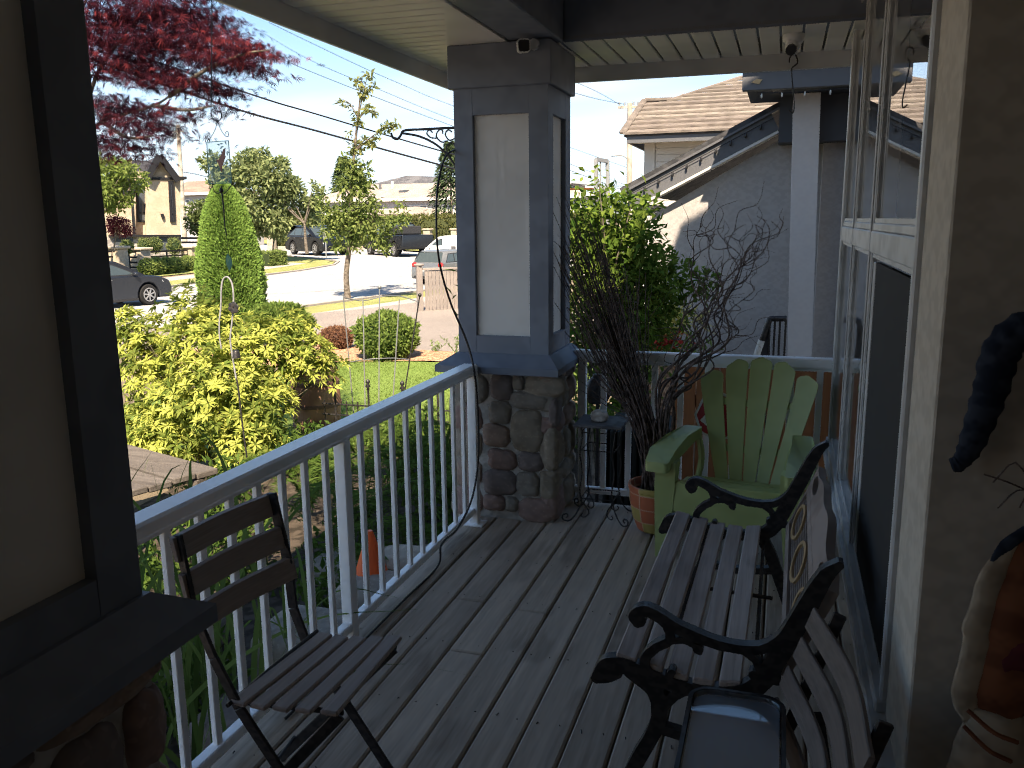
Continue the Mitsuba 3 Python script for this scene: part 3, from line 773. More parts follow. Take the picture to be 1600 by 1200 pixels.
# black lantern behind the stand
BLN = thing('lantern', 'small round black lantern standing behind the railing near the stone column', 'lantern')
part(BLN, 'globe', lathe([(.001, .60), (.055, .605), (.078, .65), (.08, .69), (.06, .735), (.035, .755), (.03, .775), (.001, .78)], 18, (-1.0, 4.80, -.04)), 'black_iron', smooth=40)
part(BLN, 'post', tube([(-1.0, 4.80, -.6), (-1.0, 4.80, .565)], .012, 8), 'black_iron')
part(BLN, 'handle', tube(spl([(-1.06, 4.80, .68), (-1.04, 4.80, .79), (-1.0, 4.80, .82), (-.96, 4.80, .79), (-.94, 4.80, .68)], 5), .003, 5), 'black_iron')
# red octagonal sign propped on the railing
OS = thing('octagonal_sign', 'red eight sided sign with white border half hidden behind the green chair', 'sign')
plain('sign_red', (.42, .022, .03), .4, .5)
oc = sg.Polygon([(.135 * math.cos(a), .135 * math.sin(a)) for a in np.arange(8) * math.pi / 4])
ex_, ey_ = np.array([.985, -.17, 0]), np.array([.03, .13, .99]); ey_ /= np.linalg.norm(ey_)
so = np.array([-.285, 4.54, .580])
part(OS, 'border', place(extr(oc, .004), so, ex_, ey_), 'white_plastic')
part(OS, 'face', place(extr(oc.buffer(-.013, join_style=2), .0055), so - .0007 * np.cross(ex_, ey_), ex_, ey_), 'sign_red')
part(OS, 'white_patch', place(extr(sg.Polygon([(-.10, -.028), (-.062, .02), (-.062, -.055)]), .0068), so - .0007 * np.cross(ex_, ey_), ex_, ey_), 'white_plastic')

# ---- cameras, hooks, bracket, cable on the porch frame
C1 = thing('security_camera', 'white bullet security camera fixed to the collar of the far column', 'camera')
part(C1, 'mount', tube([(-1.205, 4.212, 2.462), (-1.205, 4.19, 2.462)], .026, 16), 'white_plastic', smooth=35)
e1, e2 = np.array([.93, .33, .05]), np.array([.0, -.15, 1.0])
e1 /= np.linalg.norm(e1); e2 -= e1 * (e1 @ e2); e2 /= np.linalg.norm(e2)
sq = sg.box(-.016, -.016, .016, .016).buffer(.015, 6)
part(C1, 'body', place(extr(sq, .085), np.array((-1.226, 4.098, 2.440)) - np.cross(e1, e2) * 0, -e1, e2), 'white_plastic', smooth=35)
part(C1, 'lens', place(extr(sq.buffer(-.005), .003), np.array((-1.226, 4.098, 2.440)) - np.cross(-e1, e2) * .0025, -e1, e2), 'black_plastic')
C2 = thing('security_camera', 'white dome security camera hanging under the back soffit above the hook', 'camera')
part(C2, 'mount', lathe([(.001, 2.4905), (.05, 2.4905), (.054, 2.478), (.05, 2.462), (.04, 2.452), (.001, 2.45)], 24, (.0, 4.56, 0)), 'white_plastic', smooth=35)
part(C2, 'body', ball((-.004, 4.545, 2.43), .037, 2), 'white_plastic', smooth=True)
part(C2, 'lens', tube([(-.006, 4.528, 2.421), (-.012, 4.502, 2.408)], .025, 16), 'black_plastic', smooth=35)
plain('dark_wire', (.03, .027, .025), .4, .5, .6)
put('wire_hook', tube(spl([(-0.018,5.03,2.438), (-0.013,5.03,2.47), (0.013,5.03,2.475), (0.025,5.03,2.436), (0.006,5.03,2.417), (-0.003,5.03,2.398), (0.009,5.03,2.299), (0.019,5.03,2.216), (0.014,5.03,2.179), (-0.006,5.03,2.194)], 6), .0036, 6), 'dark_wire', True, label='thin dark wire hook hanging from the back fascia board', cat='hook')
HB = thing('hanging_bracket', 'black wrought iron scroll bracket for a hanging basket on the outer side of the column', 'bracket')
part(HB, 'arm', tube(spl([(-2.103,4.45,2.104), (-2.093,4.45,2.079), (-2.066,4.45,2.071), (-2.046,4.45,2.088), (-2.022,4.45,2.114), (-1.914,4.45,2.116), (-1.764,4.45,2.117), (-1.648, 4.45, 2.115)], 6), .0065, 8), 'black_iron', True)
part(HB, 'brace', tube(spl([(-2.038,4.45,2.101), (-1.935,4.45,2.08), (-1.841,4.45,2.036), (-1.768,4.45,1.973), (-1.717,4.45,1.907), (-1.648, 4.45, 1.845)], 6), .006, 8), 'black_iron', True)
part(HB, 'scroll', cat([tube(spl([(-1.766,4.45,2.05), (-1.803,4.45,2.045), (-1.833,4.45,2.076), (-1.82,4.45,2.106), (-1.798,4.45,2.108), (-1.795,4.45,2.088)], 5), .004, 6),
     tube(spl([(-1.825,4.45,2.066), (-1.867,4.45,2.071), (-1.889,4.45,2.095), (-1.873,4.45,2.111), (-1.855,4.45,2.097)], 5), .004, 6), tube(spl([(-1.721,4.45,2.062), (-1.758,4.45,2.053), (-1.78,4.45,2.084), (-1.764,4.45,2.107), (-1.742,4.45,2.096)], 5), .004, 6),
     tube(spl([(-1.768,4.45,1.973), (-1.774,4.45,2.017), (-1.744,4.45,2.043), (-1.722,4.45,2.015)], 5), .004, 6)]), 'black_iron', True)
part(HB, 'wall_plate', lohi((-1.672, 4.43, 1.80), (-1.646, 4.47, 2.15), .003), 'black_iron')
put('black_cable', tube(spl([(-1.67, 4.4, 2.0), (-1.63,4.104,1.955), (-1.62,3.971,1.854), (-1.61,3.887,1.699), (-1.6,3.87,1.455), (-1.58,3.956,1.23), (-1.52,4.012,1.03), (-1.47,3.99,0.871), (-1.46,4.007,0.634), (-1.47,4.022,0.389), (-1.48,3.942,0.205), (-1.495,3.772,0.107), (-1.495,3.56,0.103), (-1.495, 3.50, .012), (-1.50, 3.1, .008), (-1.50, 2.2, .008)], 8), .0052, 6), 'black_plastic', True, label='thin black cable drooping from the bracket past the column down to the floor', cat='cable')
# glass hummingbird panel on a long wire under the eave
GO = thing('glass_ornament', 'hanging stained glass bird panel with iron scrolls and a trailing leaf chain', 'ornament')
Y_ = 2.87
part(GO, 'hanging_wire', tube(spl([(-2.06,2.87,2.502), (-2.078,2.87,2.302), (-2.099,2.87,2.097), (-2.105,2.87,2.032), (-2.096,2.87,2.011), (-2.076,2.87,2.005), (-2.061,2.87,2.018), (-2.062,2.87,2.039)], 6), .0022, 6), 'black_iron', True)
part(GO, 'yoke', cat([tube(spl([(-2.079,2.87,2.003), (-2.093,2.87,1.973), (-2.116,2.87,1.945), (-2.132,2.87,1.936), (-2.133,2.87,1.951), (-2.124,2.87,1.955), (-2.119,2.87,1.948)], 5), .0014, 5), tube(spl([(-2.079,2.87,2.003), (-2.065,2.87,1.969), (-2.047,2.87,1.947), (-2.035,2.87,1.949), (-2.037,2.87,1.964), (-2.046,2.87,1.962), (-2.046,2.87,1.954)], 5), .0014, 5)]), 'black_iron', True)
scene['tinted_glass'] = {'type': 'blendbsdf', 'weight': 0.78, 'a': {'type': 'twosided', 'bsdf': {'type': 'principled', 'base_color': rgb(.16, .42, .48), 'roughness': .2, 'specular': .5}}, 'b': {'type': 'thindielectric', 'int_ior': 1.5}}
scene['teal_glass'] = {'type': 'blendbsdf', 'weight': 0.4, 'a': {'type': 'twosided', 'bsdf': {'type': 'principled', 'base_color': rgb(.05, .26, .22), 'roughness': .2, 'specular': .5}}, 'b': {'type': 'thindielectric', 'int_ior': 1.5}}
scene['rust_glass'] = {'type': 'twosided', 'bsdf': {'type': 'principled', 'base_color': rgb(.22, .07, .04), 'roughness': .3, 'specular': .5}}
ga, gb = np.array((-2.135,2.87,1.929)), np.array((-2.037,2.87,1.931))
gc, gd = np.array((-2.138,2.87,1.774)), np.array((-2.036,2.87,1.774))


def gp(u, v, d=0.0):
    p = ga * (1 - u) * (1 - v) + gb * u * (1 - v) + gc * (1 - u) * v + gd * u * v
    return p + np.array([0, -d, 0])


def gpoly(pts, d0, d1):
    m = extr(pts, d1 - d0)
    v = np.asarray(m.vertices)
    return tm([gp(a, b, d0 + c) for a, b, c in v], m.faces)


part(GO, 'glass_panel', tm([gp(0, 0), gp(1, 0), gp(1, 1), gp(0, 1)], [[0, 1, 2], [0, 2, 3]]), 'tinted_glass')
part(GO, 'panel_edge', cat([bar(gp(*a), gp(*b), .003, .003) for a, b in (((0, 0), (1, 0)), ((1, 0), (1, 1)), ((0, 1), (1, 1)), ((0, 0), (0, 1)))]), 'teal_glass')
part(GO, 'bird', gpoly([(.38, .42), (.50, .44), (.62, .34), (.75, .20), (.86, .16), (.80, .34), (.84, .36), (.74, .48), (.64, .60), (.60, .74), (.54, .62), (.47, .52)], .0012, .003), 'rust_glass')
for k in range(16):
    u, v = (rng.uniform(.5, .97), rng.uniform(.03, .3)) if k < 7 else (rng.uniform(.8, .97), rng.uniform(.3, .98)) if k < 12 else (rng.uniform(.55, .95), rng.uniform(.82, .97))
    a = rng.uniform(0, 6.28)
    part(GO, 'painted_leaf', gpoly(sg.Polygon([(u + .09 * math.cos(a), v + .06 * math.sin(a)), (u + .03 * math.cos(a + 1.6), v + .02 * math.sin(a + 1.6)), (u - .09 * math.cos(a), v - .06 * math.sin(a)), (u - .03 * math.cos(a + 1.6), v - .02 * math.sin(a + 1.6))]).intersection(sg.box(0, 0, 1, 1)), .0013, .0024), 'teal_glass')
part(GO, 'lower_scroll', cat([tube(spl([(-2.125,2.87,1.783), (-2.12,2.87,1.749), (-2.1,2.87,1.736), (-2.082,2.87,1.748), (-2.086,2.87,1.763)], 5), .0018, 5), tube(spl([(-2.03,2.87,1.774), (-2.056,2.87,1.748), (-2.077,2.87,1.734), (-2.094,2.87,1.746), (-2.08,2.87,1.763)], 5), .0018, 5), ball((-2.085,2.87,1.746), .009, 1)]), 'black_iron', True)
part(GO, 'vine', cat([tube(spl([(-2.083,2.87,1.736), (-2.08,2.87,1.668), (-2.081,2.87,1.619), (-2.076,2.87,1.575)], 6), [.0035] * 7 + [.0025] * 12, 6), tube([(-2.076,2.87,1.575), (-2.074,2.87,1.501)], .0008, 4)]), 'black_iron', True)
lf = [np.array(q) for q in ((-2.077,2.87,1.506), (-2.061,2.87,1.486), (-2.06,2.87,1.461), (-2.074,2.87,1.438), (-2.086,2.87,1.461), (-2.087,2.87,1.486))]
part(GO, 'glass_leaf', hull([q + [0, d, 0] for q in lf for d in (-.002, .002)]), 'teal_glass')

# ---- decorations on the dark entry wall at the right
plain('navy_cloth', speck((.012, .016, .026), (.03, .036, .05), 40.0), .95, .1)
put('stuffed_sleeve', tube(spl([(0.479,1.66,1.444), (0.433,1.66,1.434), (0.395,1.66,1.42), (0.372,1.66,1.383), (0.363,1.66,1.322), (0.351,1.66,1.263), (0.337,1.66,1.208), (0.324,1.66,1.181), (0.31,1.66,1.174)], 6), np.interp(np.linspace(0, 1, 49), [0, .25, .4, .6, .75, .86, .93, 1], [.030, .032, .032, .027, .021, .015, .016, .012]) * (1 + .08 * np.sin(np.arange(49) * 1.9)), 12), 'navy_cloth', True, label='dark navy stuffed cloth arm drooping from the shaded wall', cat='decoration')
HD = thing('hanging_doll', 'cream and rust cloth doll hanging low on the shaded entry wall', 'decoration')
plain('cream_cloth', speck((.26, .20, .14), (.35, .28, .20), 25.0), .9, .2)
plain('rust_cloth', speck((.13, .045, .022), (.20, .075, .035), 25.0), .9, .2)
plain('wine_cloth', speck((.075, .015, .018), (.11, .022, .025), 25.0), .9, .2)


def cloth(pts, r, fl=0.5, n=12):
    m = tube(spl(pts, 6), np.interp(np.linspace(0, 1, 6 * (len(pts) - 1) + 1), np.linspace(0, 1, len(r)), r), n)
    v = np.asarray(m.vertices).copy()
    v[:, 1] = 1.70 + (v[:, 1] - 1.70) * fl
    v += (meshkit.fbm(v * 22, 3, 3)[:, None] - .5) * .02
    v[:, 1] = np.minimum(v[:, 1], 1.7185)
    return tm(v, m.faces)


part(HD, 'coat', cloth([(0.428,1.66,1.035), (0.401,1.66,0.964), (0.388,1.66,0.88), (0.382,1.66,0.788), (0.377,1.66,0.708), (0.388,1.66,0.663)], (.010, .022, .026, .026, .024, .016)), 'cream_cloth', True)
part(HD, 'skirt', cloth([(0.429,1.66,0.69), (0.429,1.66,0.63), (0.431,1.66,0.542), (0.439,1.66,0.418)], (.045, .062, .078, .085)), 'cream_cloth', True)
part(HD, 'vest', cloth([(0.444,1.67,1.033), (0.443,1.67,0.934), (0.442,1.67,0.805), (0.431,1.67,0.685)], (.014, .044, .056, .045)), 'rust_cloth', True)
part(HD, 'sash', cloth([(0.49,1.64,0.829), (0.454,1.64,0.81), (0.426,1.64,0.793)], (.036, .038, .022)), 'wine_cloth', True)
part(HD, 'scarf', cloth([(0.449,1.655,1.058), (0.414,1.655,1.021), (0.394,1.655,0.98)], (.010, .012, .004)), 'navy_cloth', True)
for k_, (a_, b_) in enumerate((((0.363,1.6,0.728), (0.448,1.6,0.679)), ((0.359,1.6,0.695), (0.441,1.6,0.639)))):
    part(HD, 'cord', tube(spl([a_, (np.array(a_) + b_) / 2 + [0, -.01, -.006], b_], 5), .0045, 6), 'rust_cloth', True)
part(HD, 'straw', cat([tube(spl([(.46, 1.70, 1.12), (.44 + .03 * math.cos(k), 1.69, 1.15 + .03 * math.sin(k * 2)), (.42 + .05 * math.cos(k), 1.69, 1.13 + .04 * math.sin(k * 2.3))], 3), .0015, 4) for k in range(8)]), 'twig_bark')

# ================================================================ ground, street, buildings


def sst(a, b, x):
    t = np.clip((x - a) / (b - a), 0, 1)
    return t * t * (3 - 2 * t)


def gz(x, y):
    x, y = np.asarray(x, float), np.asarray(y, float)
    z = -0.62 - 0.36 * sst(2.6, 6.0, -x) - 0.22 * sst(9.0, 13.5, -x) - 0.35 * sst(14, 22, y) * (1 - sst(2.6, 6.0, -x))
    return z + 0.3 * sst(40, 60, y) * sst(18, 24, -x)


xs_ = np.unique(np.concatenate([[-900, -500, -250, -140, -100, -80], np.arange(-70, 12, 1.5), [20, 40, 90, 250, 600]]))
ys_ = np.unique(np.concatenate([[-200, -80, -40, -20], np.arange(-10, 95, 1.5), [110, 140, 200, 300, 600, 1200]]))


def ground_mesh():
    X, Y = np.meshgrid(xs_, ys_, indexing='ij')
    V = np.stack([X, Y, gz(X, Y)], -1).reshape(-1, 3)
    n = len(ys_)
    i, j = np.meshgrid(np.arange(len(xs_) - 1), np.arange(n - 1), indexing='ij'); i, j = i.ravel(), j.ravel()
    a = i * n + j
    return tm(V, np.vstack([np.stack([a, a + n, a + n + 1], 1), np.stack([a, a + n + 1, a + 1], 1)]))


def sheet(poly, off):
    """flat lay of a polygon on the terrain, cut along the terrain's own triangles"""
    poly = sg.Polygon(poly) if not isinstance(poly, sg.base.BaseGeometry) else poly
    poly = poly.buffer(0)
    x0, y0, x1, y1 = poly.bounds
    V, F = [], []
    for i in range(len(xs_) - 1):
        if xs_[i + 1] < x0 or xs_[i] > x1:
            continue
        for j in range(len(ys_) - 1):
            if ys_[j + 1] < y0 or ys_[j] > y1:
                continue
            a, b, c, d = (xs_[i], ys_[j]), (xs_[i + 1], ys_[j]), (xs_[i + 1], ys_[j + 1]), (xs_[i], ys_[j + 1])
            for tri in ((a, b, c), (a, c, d)):
                t = sg.Polygon(tri)
                if not poly.intersects(t):
                    continue
                g = poly.intersection(t)
                zs = [float(gz(*q)) for q in tri]
                M = np.linalg.solve(np.array([[q[0], q[1], 1] for q in tri]), zs)
                for h in getattr(g, 'geoms', [g]):
                    if h.geom_type != 'Polygon' or h.area < 1e-6:
                        continue
                    v, f = trimesh.creation.triangulate_polygon(h, engine='earcut')
                    f = np.asarray(f)
                    A = v[f]
                    cr = np.cross(A[:, 1] - A[:, 0], A[:, 2] - A[:, 0])
                    f = np.where(cr[:, None] < 0, f[:, ::-1], f)
                    F.append(f + sum(map(len, V)))
                    V.append(np.column_stack([v, v @ M[:2] + M[2] + off]))
    return tm(np.vstack(V), np.vstack(F))


def ground_fn(p, n, uv):
    a = fbm(p.x * .35, p.y * .35, 0, 4)
    b = fbm(p.x * 6, p.y * 6, 0, 3)
    return mix((.095, .075, .055), (.17, .14, .10), .6 * a + .4 * b)


def lawn_fn(p, n, uv):
    a = fbm(p.x * .9, p.y * .9, 0, 3)
    b = fbm(p.x * 22, p.y * 22, 0, 3)
    return mix((.085, .14, .025), (.155, .205, .055), .5 * a + .5 * b)


def verge_fn(p, n, uv):
    a = fbm(p.x * .7, p.y * .7, 4, 3)
    b = fbm(p.x * 9, p.y * 9, 0, 3)
    return mix((.095, .125, .035), (.23, .215, .09), dr.clip(.9 * a + .5 * b - .2, 0, 1))


def road_fn(p, n, uv):
    a = fbm(p.x * .22, p.y * .12, 0, 4)
    b = fbm(p.x * 30, p.y * 30, 0, 2)
    cr = smoothstep(.47, .5, fbm(p.x * .8 + 3, p.y * .8, 9, 4)) * (1 - smoothstep(.5, .53, fbm(p.x * .8 + 3, p.y * .8, 9, 4)))
    return mix((.21, .207, .205), (.29, .287, .285), .6 * a + .4 * b) * (1 - .25 * cr)


def conc_fn(p, n, uv):
    a = fbm(p.x * .8, p.y * .8, 0, 3)
    b = fbm(p.x * 25, p.y * 25, 0, 3)
    return mix((.20, .18, .165), (.30, .272, .25), .5 * a + .5 * b)


def drive_fn(p, n, uv):
    a = fbm(p.x * .7, p.y * .7, 2, 3)
    b = fbm(p.x * 40, p.y * 40, 0, 2)
    return mix((.135, .118, .108), (.215, .19, .175), .5 * a + .5 * b)


plain('earth', proc(ground_fn), .95, .1)
plain('lawn_green', proc(lawn_fn), .9, .15)
plain('verge_grass', proc(verge_fn), .9, .15)
plain('asphalt', proc(road_fn), .9, .25)
plain('concrete', proc(conc_fn), .9, .2)
plain('driveway_paving', proc(drive_fn), .9, .2)
plain('bark_mulch', speck((.17, .09, .055), (.40, .25, .16), 35.0), .95, .1)
plain('road_white', (.62, .62, .60), .7, .3)

put('ground', ground_mesh(), 'earth', label='bare earth and far ground around the street', kind='structure')


def near_kerb(y):
    return -15.6 + .21 * (max(y, 17.0) - 23.9)


far_k = [(-23.6, -30), (-25.0, 20), (-26.6, 33.9), (-26.9, 44), (-27.3, 48.6), (-28.6, 51.6), (-31.5, 54.0)]
side = np.array([-.80, .60])
sl = np.array((-31.5, 54.0)) + side * 90
far_side0 = np.array((-20.5, 61.0))
sr = far_side0 + side * 110
street_poly = [(near_kerb(-30), -30), (near_kerb(31), 31), (near_kerb(60) + 1.5, 60), (-2.0, 120), (-2.0, 200), (-16, 200), (-18.5, 66), tuple(far_side0), tuple(sr), tuple(sl), *far_k[::-1]]
put('street', sheet(street_poly, .03), 'asphalt', label='wide sunlit asphalt street with a side street joining it', kind='structure')
# pavement, verges, kerbs
vg = [(near_kerb(23.2), 23.2), (near_kerb(60), 60), (near_kerb(60) + 1.75, 60), (near_kerb(23.2) + 1.75, 23.2)]
put('verge', sheet(vg, .034), 'verge_grass', label='strip of dry grass between the street and the near pavement', kind='structure')
put('pavement', sheet([(near_kerb(-20) + 1.75, -20), (near_kerb(17) + 1.75, 17), (near_kerb(60) + 1.75, 60), (near_kerb(60) + 3.4, 60), (near_kerb(17) + 3.4, 17), (near_kerb(-20) + 3.4, -20)], .038), 'concrete', label='near concrete pavement', kind='structure')
put('driveway', sheet([(near_kerb(14.9) + .2, 14.9), (near_kerb(23.1) + .2, 23.1), (near_kerb(23.1) + 1.75, 23.1), (near_kerb(27) + 3.2, 27), (-9.2, 24.4), (-7.4, 24.9), (-4, 23.1), (-4, 15.4), (-6.0, 15.4), (-9.6, 15.9), (-12.6, 15.6), (near_kerb(14.9) + 3.42, 14.9)], .042), 'driveway_paving', label='beige aggregate driveway behind the round shrubs', kind='structure')


def kerb_line(pts, w=.16, h=.14):
    p = np.array(pts, float)
    ms = []
    for a, b in zip(p, p[1:]):
        za, zb = float(gz(*a)), float(gz(*b))
        ms.append(bar((*a, za + h / 2 - .03), (*b, zb + h / 2 - .03), w, h, .015))
    return cat(ms)


put('kerb', kerb_line([(near_kerb(y), y) for y in np.arange(23.2, 60, 4)]), 'concrete', label='near concrete kerb along the verge', kind='structure')
put('kerb', kerb_line([*far_k, *[tuple(np.array((-31.5, 54.0)) + side * t) for t in np.arange(4, 60, 5)]]), 'concrete', label='far concrete kerb curving into the side street', kind='structure')
fv = sg.Polygon([(a - .15, b) for a, b in far_k[:5]] + [(-28.9, 51.6), (-31.6, 53.8), tuple(np.array((-31.5, 53.7)) + side * 25), tuple(np.array((-33.6, 51.0)) + side * 25), (-33.6, 51.0), (-29.9, 49.6), (-29.6, 44), (-28.9, 33.9), (-27.6, 20), (-26.2, -30)])
put('verge', sheet(fv.buffer(0), .06), 'verge_grass', label='far grass verge rounding the street corner', kind='structure')
fp = sg.Polygon([(-26.2, -30), (-27.6, 20), (-28.9, 33.9), (-29.6, 44), (-29.9, 49.6), (-33.6, 51.0), (-36.0, 50.2), (-34.2, 48.8), (-32.4, 47.0), (-31.5, 44), (-30.8, 33.9), (-29.5, 20), (-28.1, -30)]).buffer(0)
put('pavement', sheet(fp, .066), 'concrete', label='far concrete pavement below the boundary fence', kind='structure')
put('verge', sheet([(-31.5, 20), (-32.2, 33), (-32.6, 44), (-33.8, 47.6), (-36.2, 49.4), (-44, 56), (-46, 50), (-38.0, 42), (-36, 20)], .05), 'verge_grass', label='grass strip under the far boundary fence', kind='structure')
fs = np.array((.6, .8))
put('verge', sheet([tuple(far_side0 + fs * .2), tuple(sr + fs * .2), tuple(sr + fs * 9), tuple(far_side0 + fs * 9 + np.array((6, -4)))], .05), 'verge_grass', label='grass strip before the tall hedge across the side street', kind='structure')
mk = []
for a, b, w in (((-26.9, 50.3), (-19.5, 56.5), .28), ((-26.0, 49.2), (-18.8, 54.8), .22)):
    mk.append(sheet(sg.LineString([a, b]).buffer(w, cap_style=2), .04))
for t in np.arange(0, 60, 5.0):
    mk.append(sheet(sg.LineString([(-20.6 + .06 * t, 12 + t), (-20.6 + .06 * (t + 2.2), 14.2 + t)]).buffer(.06, cap_style=2), .04)) if t > 200 else None
put('road_marking', cat(mk), 'road_white', label='white painted crossing lines at the mouth of the side street', kind='structure')
# garden lawn and bed
put('front_path', sheet([(-3.3, -9), (-3.3, 0.6), (-4.6, 2.0), (-11.5, 2.2), (-11.5, -9)], .042), 'driveway_paving', label='beige paved forecourt left of the porch', kind='structure')
put('lawn', sheet([(-9.2, 8.2), (-8.2, 13.6), (-6.5, 14.15), (-3.0, 14.3), (-2.4, 12), (-2.6, 8.4), (-5, 7.6)], .06), 'lawn_green', label='bright green garden lawn behind the low iron fence', kind='structure')
put('flower_bed', sheet([(-12.6, 14.0), (-9.3, 12.8), (-8.2, 13.75), (-6.5, 14.3), (-3.0, 14.45), (-2.6, 15.3), (-6.0, 15.5), (-9.6, 16.0), (-12.6, 15.7)], .055), 'bark_mulch', label='reddish bark mulch bed with clipped shrubs', kind='structure')
# blades of lawn grass, nearest area only
n = 26000
gx, gy = rng.uniform(-7.6, -2.6, n), rng.uniform(8.2, 14.1, n)
G = np.column_stack([gx, gy, gz(gx, gy) + .055])
d = rng.normal(0, .03, (n, 3)); d[:, 2] = rng.uniform(.03, .06, n)
s = rng.normal(0, .005, (n, 3)); s[:, 2] = 0
V = np.stack([G - s, G + s, G + d], 1).reshape(-1, 3)
put('lawn_grass', tm(V, np.arange(3 * n).reshape(-1, 3)), 'lawn_green', label='short bright green grass blades of the garden lawn', cat='grass', kind='stuff')

# ---------------------------------------------------------------- next-door house (dark trim, grey stucco)
plain('grey_stucco', speck((.365, .345, .34), (.405, .385, .38), 30.0), .9, .15)
plain('dark_trim', (.040, .043, .052), .5, .4)
plain('grey_trim', (.105, .108, .12), .5, .4)
plain('white_trim', (.62, .61, .58), .5, .4)
plain('roof_dark', speck((.035, .036, .04), (.07, .07, .075), 14.0), .85, .2)
plain('pillar_stucco', speck((.49, .465, .46), (.51, .485, .475), 30.0), .9, .15)
NB = thing('neighbour_house', 'next-door house of grey stucco with a sloping dark roof edge and square porch pillar', 'house')
part(NB, 'wall', xz([(-1.41, -1.0), (2.6, -1.0), (2.6, 3.2), (.4, 3.2), (.4, 2.70), (-1.41, 1.66)], 9.6, 9.9), 'grey_stucco')
part(NB, 'porch_wall', cat([lohi((.62, 9.25, -1.0), (2.6, 9.598, 2.75)), lohi((.34, 9.45, -1.0), (.618, 9.598, 2.75))]), 'grey_stucco')
part(NB, 'pillar', hull([(x, y, z) for z, a, b in ((-1.0, .125, .345), (2.79, .02, .27)) for x in (a, b) for y in (8.95, 9.20)]), 'pillar_stucco')


def slab_xz(p0, p1, t, y0, y1):
    p0, p1 = np.array(p0), np.array(p1)
    n_ = np.array([-(p1 - p0)[1], (p1 - p0)[0]]); n_ = n_ / np.linalg.norm(n_) * t
    return xz([tuple(p0), tuple(p1), tuple(p1 + n_), tuple(p0 + n_)], y0, y1)


part(NB, 'rake_board', slab_xz((-1.60, 1.745), (-.10, 2.505), .19, 9.38, 9.42), 'grey_trim')
part(NB, 'drip_edge', slab_xz((-1.70, 1.89), (-.10, 2.70), .022, 9.34, 9.43), 'grey_trim')
part(NB, 'rake_soffit', slab_xz((-1.60, 1.712), (-.10, 2.472), .025, 9.37, 9.60), 'white_trim')
part(NB, 'roof', slab_xz((-1.72, 1.91), (.30, 2.935), .05, 9.43, 17.0), 'roof_dark')
part(NB, 'eave_soffit', lohi((-1.60, 9.62, 1.66), (-1.415, 16.5, 1.70)), 'white_trim')
part(NB, 'gutter', lohi((-1.70, 9.44, 1.70), (-1.605, 16.8, 1.80), .02), 'grey_trim')
part(NB, 'side_wall', lohi((-1.41, 9.901, -1.0), (-1.3, 16.4, 1.65)), 'grey_stucco')
part(NB, 'upper_wall', lohi((-.10, 9.18, 2.36), (.60, 9.55, 3.05)), 'dark_trim')
part(NB, 'porch_beam', cat([lohi((-.44, 8.58, 2.79), (2.8, 8.66, 2.965), .006), lohi((-.44, 8.56, 2.967), (2.8, 8.70, 2.995))]), 'grey_trim')
part(NB, 'porch_soffit', lohi((-.40, 8.665, 2.80), (2.8, 9.6, 2.84)), 'dark_trim')
part(NB, 'porch_roof', tm([(-.5, 8.5, 3.0), (3.0, 8.5, 3.0), (3.0, 11.6, 4.1), (-.05, 11.6, 3.3)], [[0, 1, 2], [0, 2, 3]]), 'roof_dark')
plain('damaged_edge', (.5, .36, .2), .8, .2)
part(NB, 'torn_cladding', cat([hull([(-.36 + a, 8.568, 2.86 + b) for a, b in ((0, 0), (.05, .03), (.10, .02), (.07, -.02))] + [(-.30, 8.578, 2.87)]), hull([(1.25 + a, 8.568, 2.86 + b) for a, b in ((0, 0), (.05, .04), (.12, .02), (.07, -.02))] + [(1.30, 8.578, 2.87)])]), 'damaged_edge')
SL = thing('string_lights', 'string of small clear bulbs along the neighbouring dark eaves', 'lights')
part(SL, 'wire', cat([tube(spl([(-.30, 8.57, 2.765), (0, 8.57, 2.75), (.4, 8.57, 2.76), (.9, 8.57, 2.745), (1.6, 8.57, 2.76)], 6), .006, 5), tube([(-1.66, 9.35, 1.86), (-.15, 9.35, 2.62)], .004, 5)]), 'black_plastic')
plain('clear_bulb', (.45, .45, .44), .1, .7)
for x in (-.26, -.08, .12, .34, .62, .9, 1.2):
    part(SL, 'bulb', lathe([(.001, -.036), (.006, -.034), (.009, -.02), (.007, -.005), (.005, .005)], 8, (x, 8.565, 2.75)), 'clear_bulb', True)
for t in np.linspace(.04, .92, 10):
    part(SL, 'bulb', lathe([(.001, -.05), (.010, -.045), (.014, -.028), (.010, -.008), (.007, .005)], 8, (-1.66 + 1.5 * t, 9.345, 1.855 + .757 * t)), 'black_plastic', True)
# stair rail by the next-door porch
SR = thing('stair_railing', 'black metal stair railing with a white lower post beside the grey wall', 'railing')
part(SR, 'handrail', cat([tube([(-0.189,8,0.38), (-0.151,8,0.523)], .030, 10), ]), 'white_trim')
part(SR, 'handrail', cat([tube(spl([(-0.15,8,0.511), (-0.092,8,0.706), (-0.07,8,0.724), (0.057,8,0.727)], 3), .026, 8)]), 'black_iron', True)
for px_ in ((-0.086,8,0.712), (-0.042,8,0.713), (0.002,8,0.714), (0.052,8,0.716)):
    part(SR, 'baluster', tube([px_, (px_[0], px_[1], -.6)], .010, 6), 'black_iron')
part(SR, 'panel', hull([(-0.086,8.02,0.692), (-0.15,8.02,0.497), (-0.071,8.02,0.357), (-0.166,8.02,0.354), (-0.086,8.05,0.689), (-0.15,8.05,0.493), (-0.071,8.05,0.353), (-0.167,8.05,0.349)]), 'dark_trim')

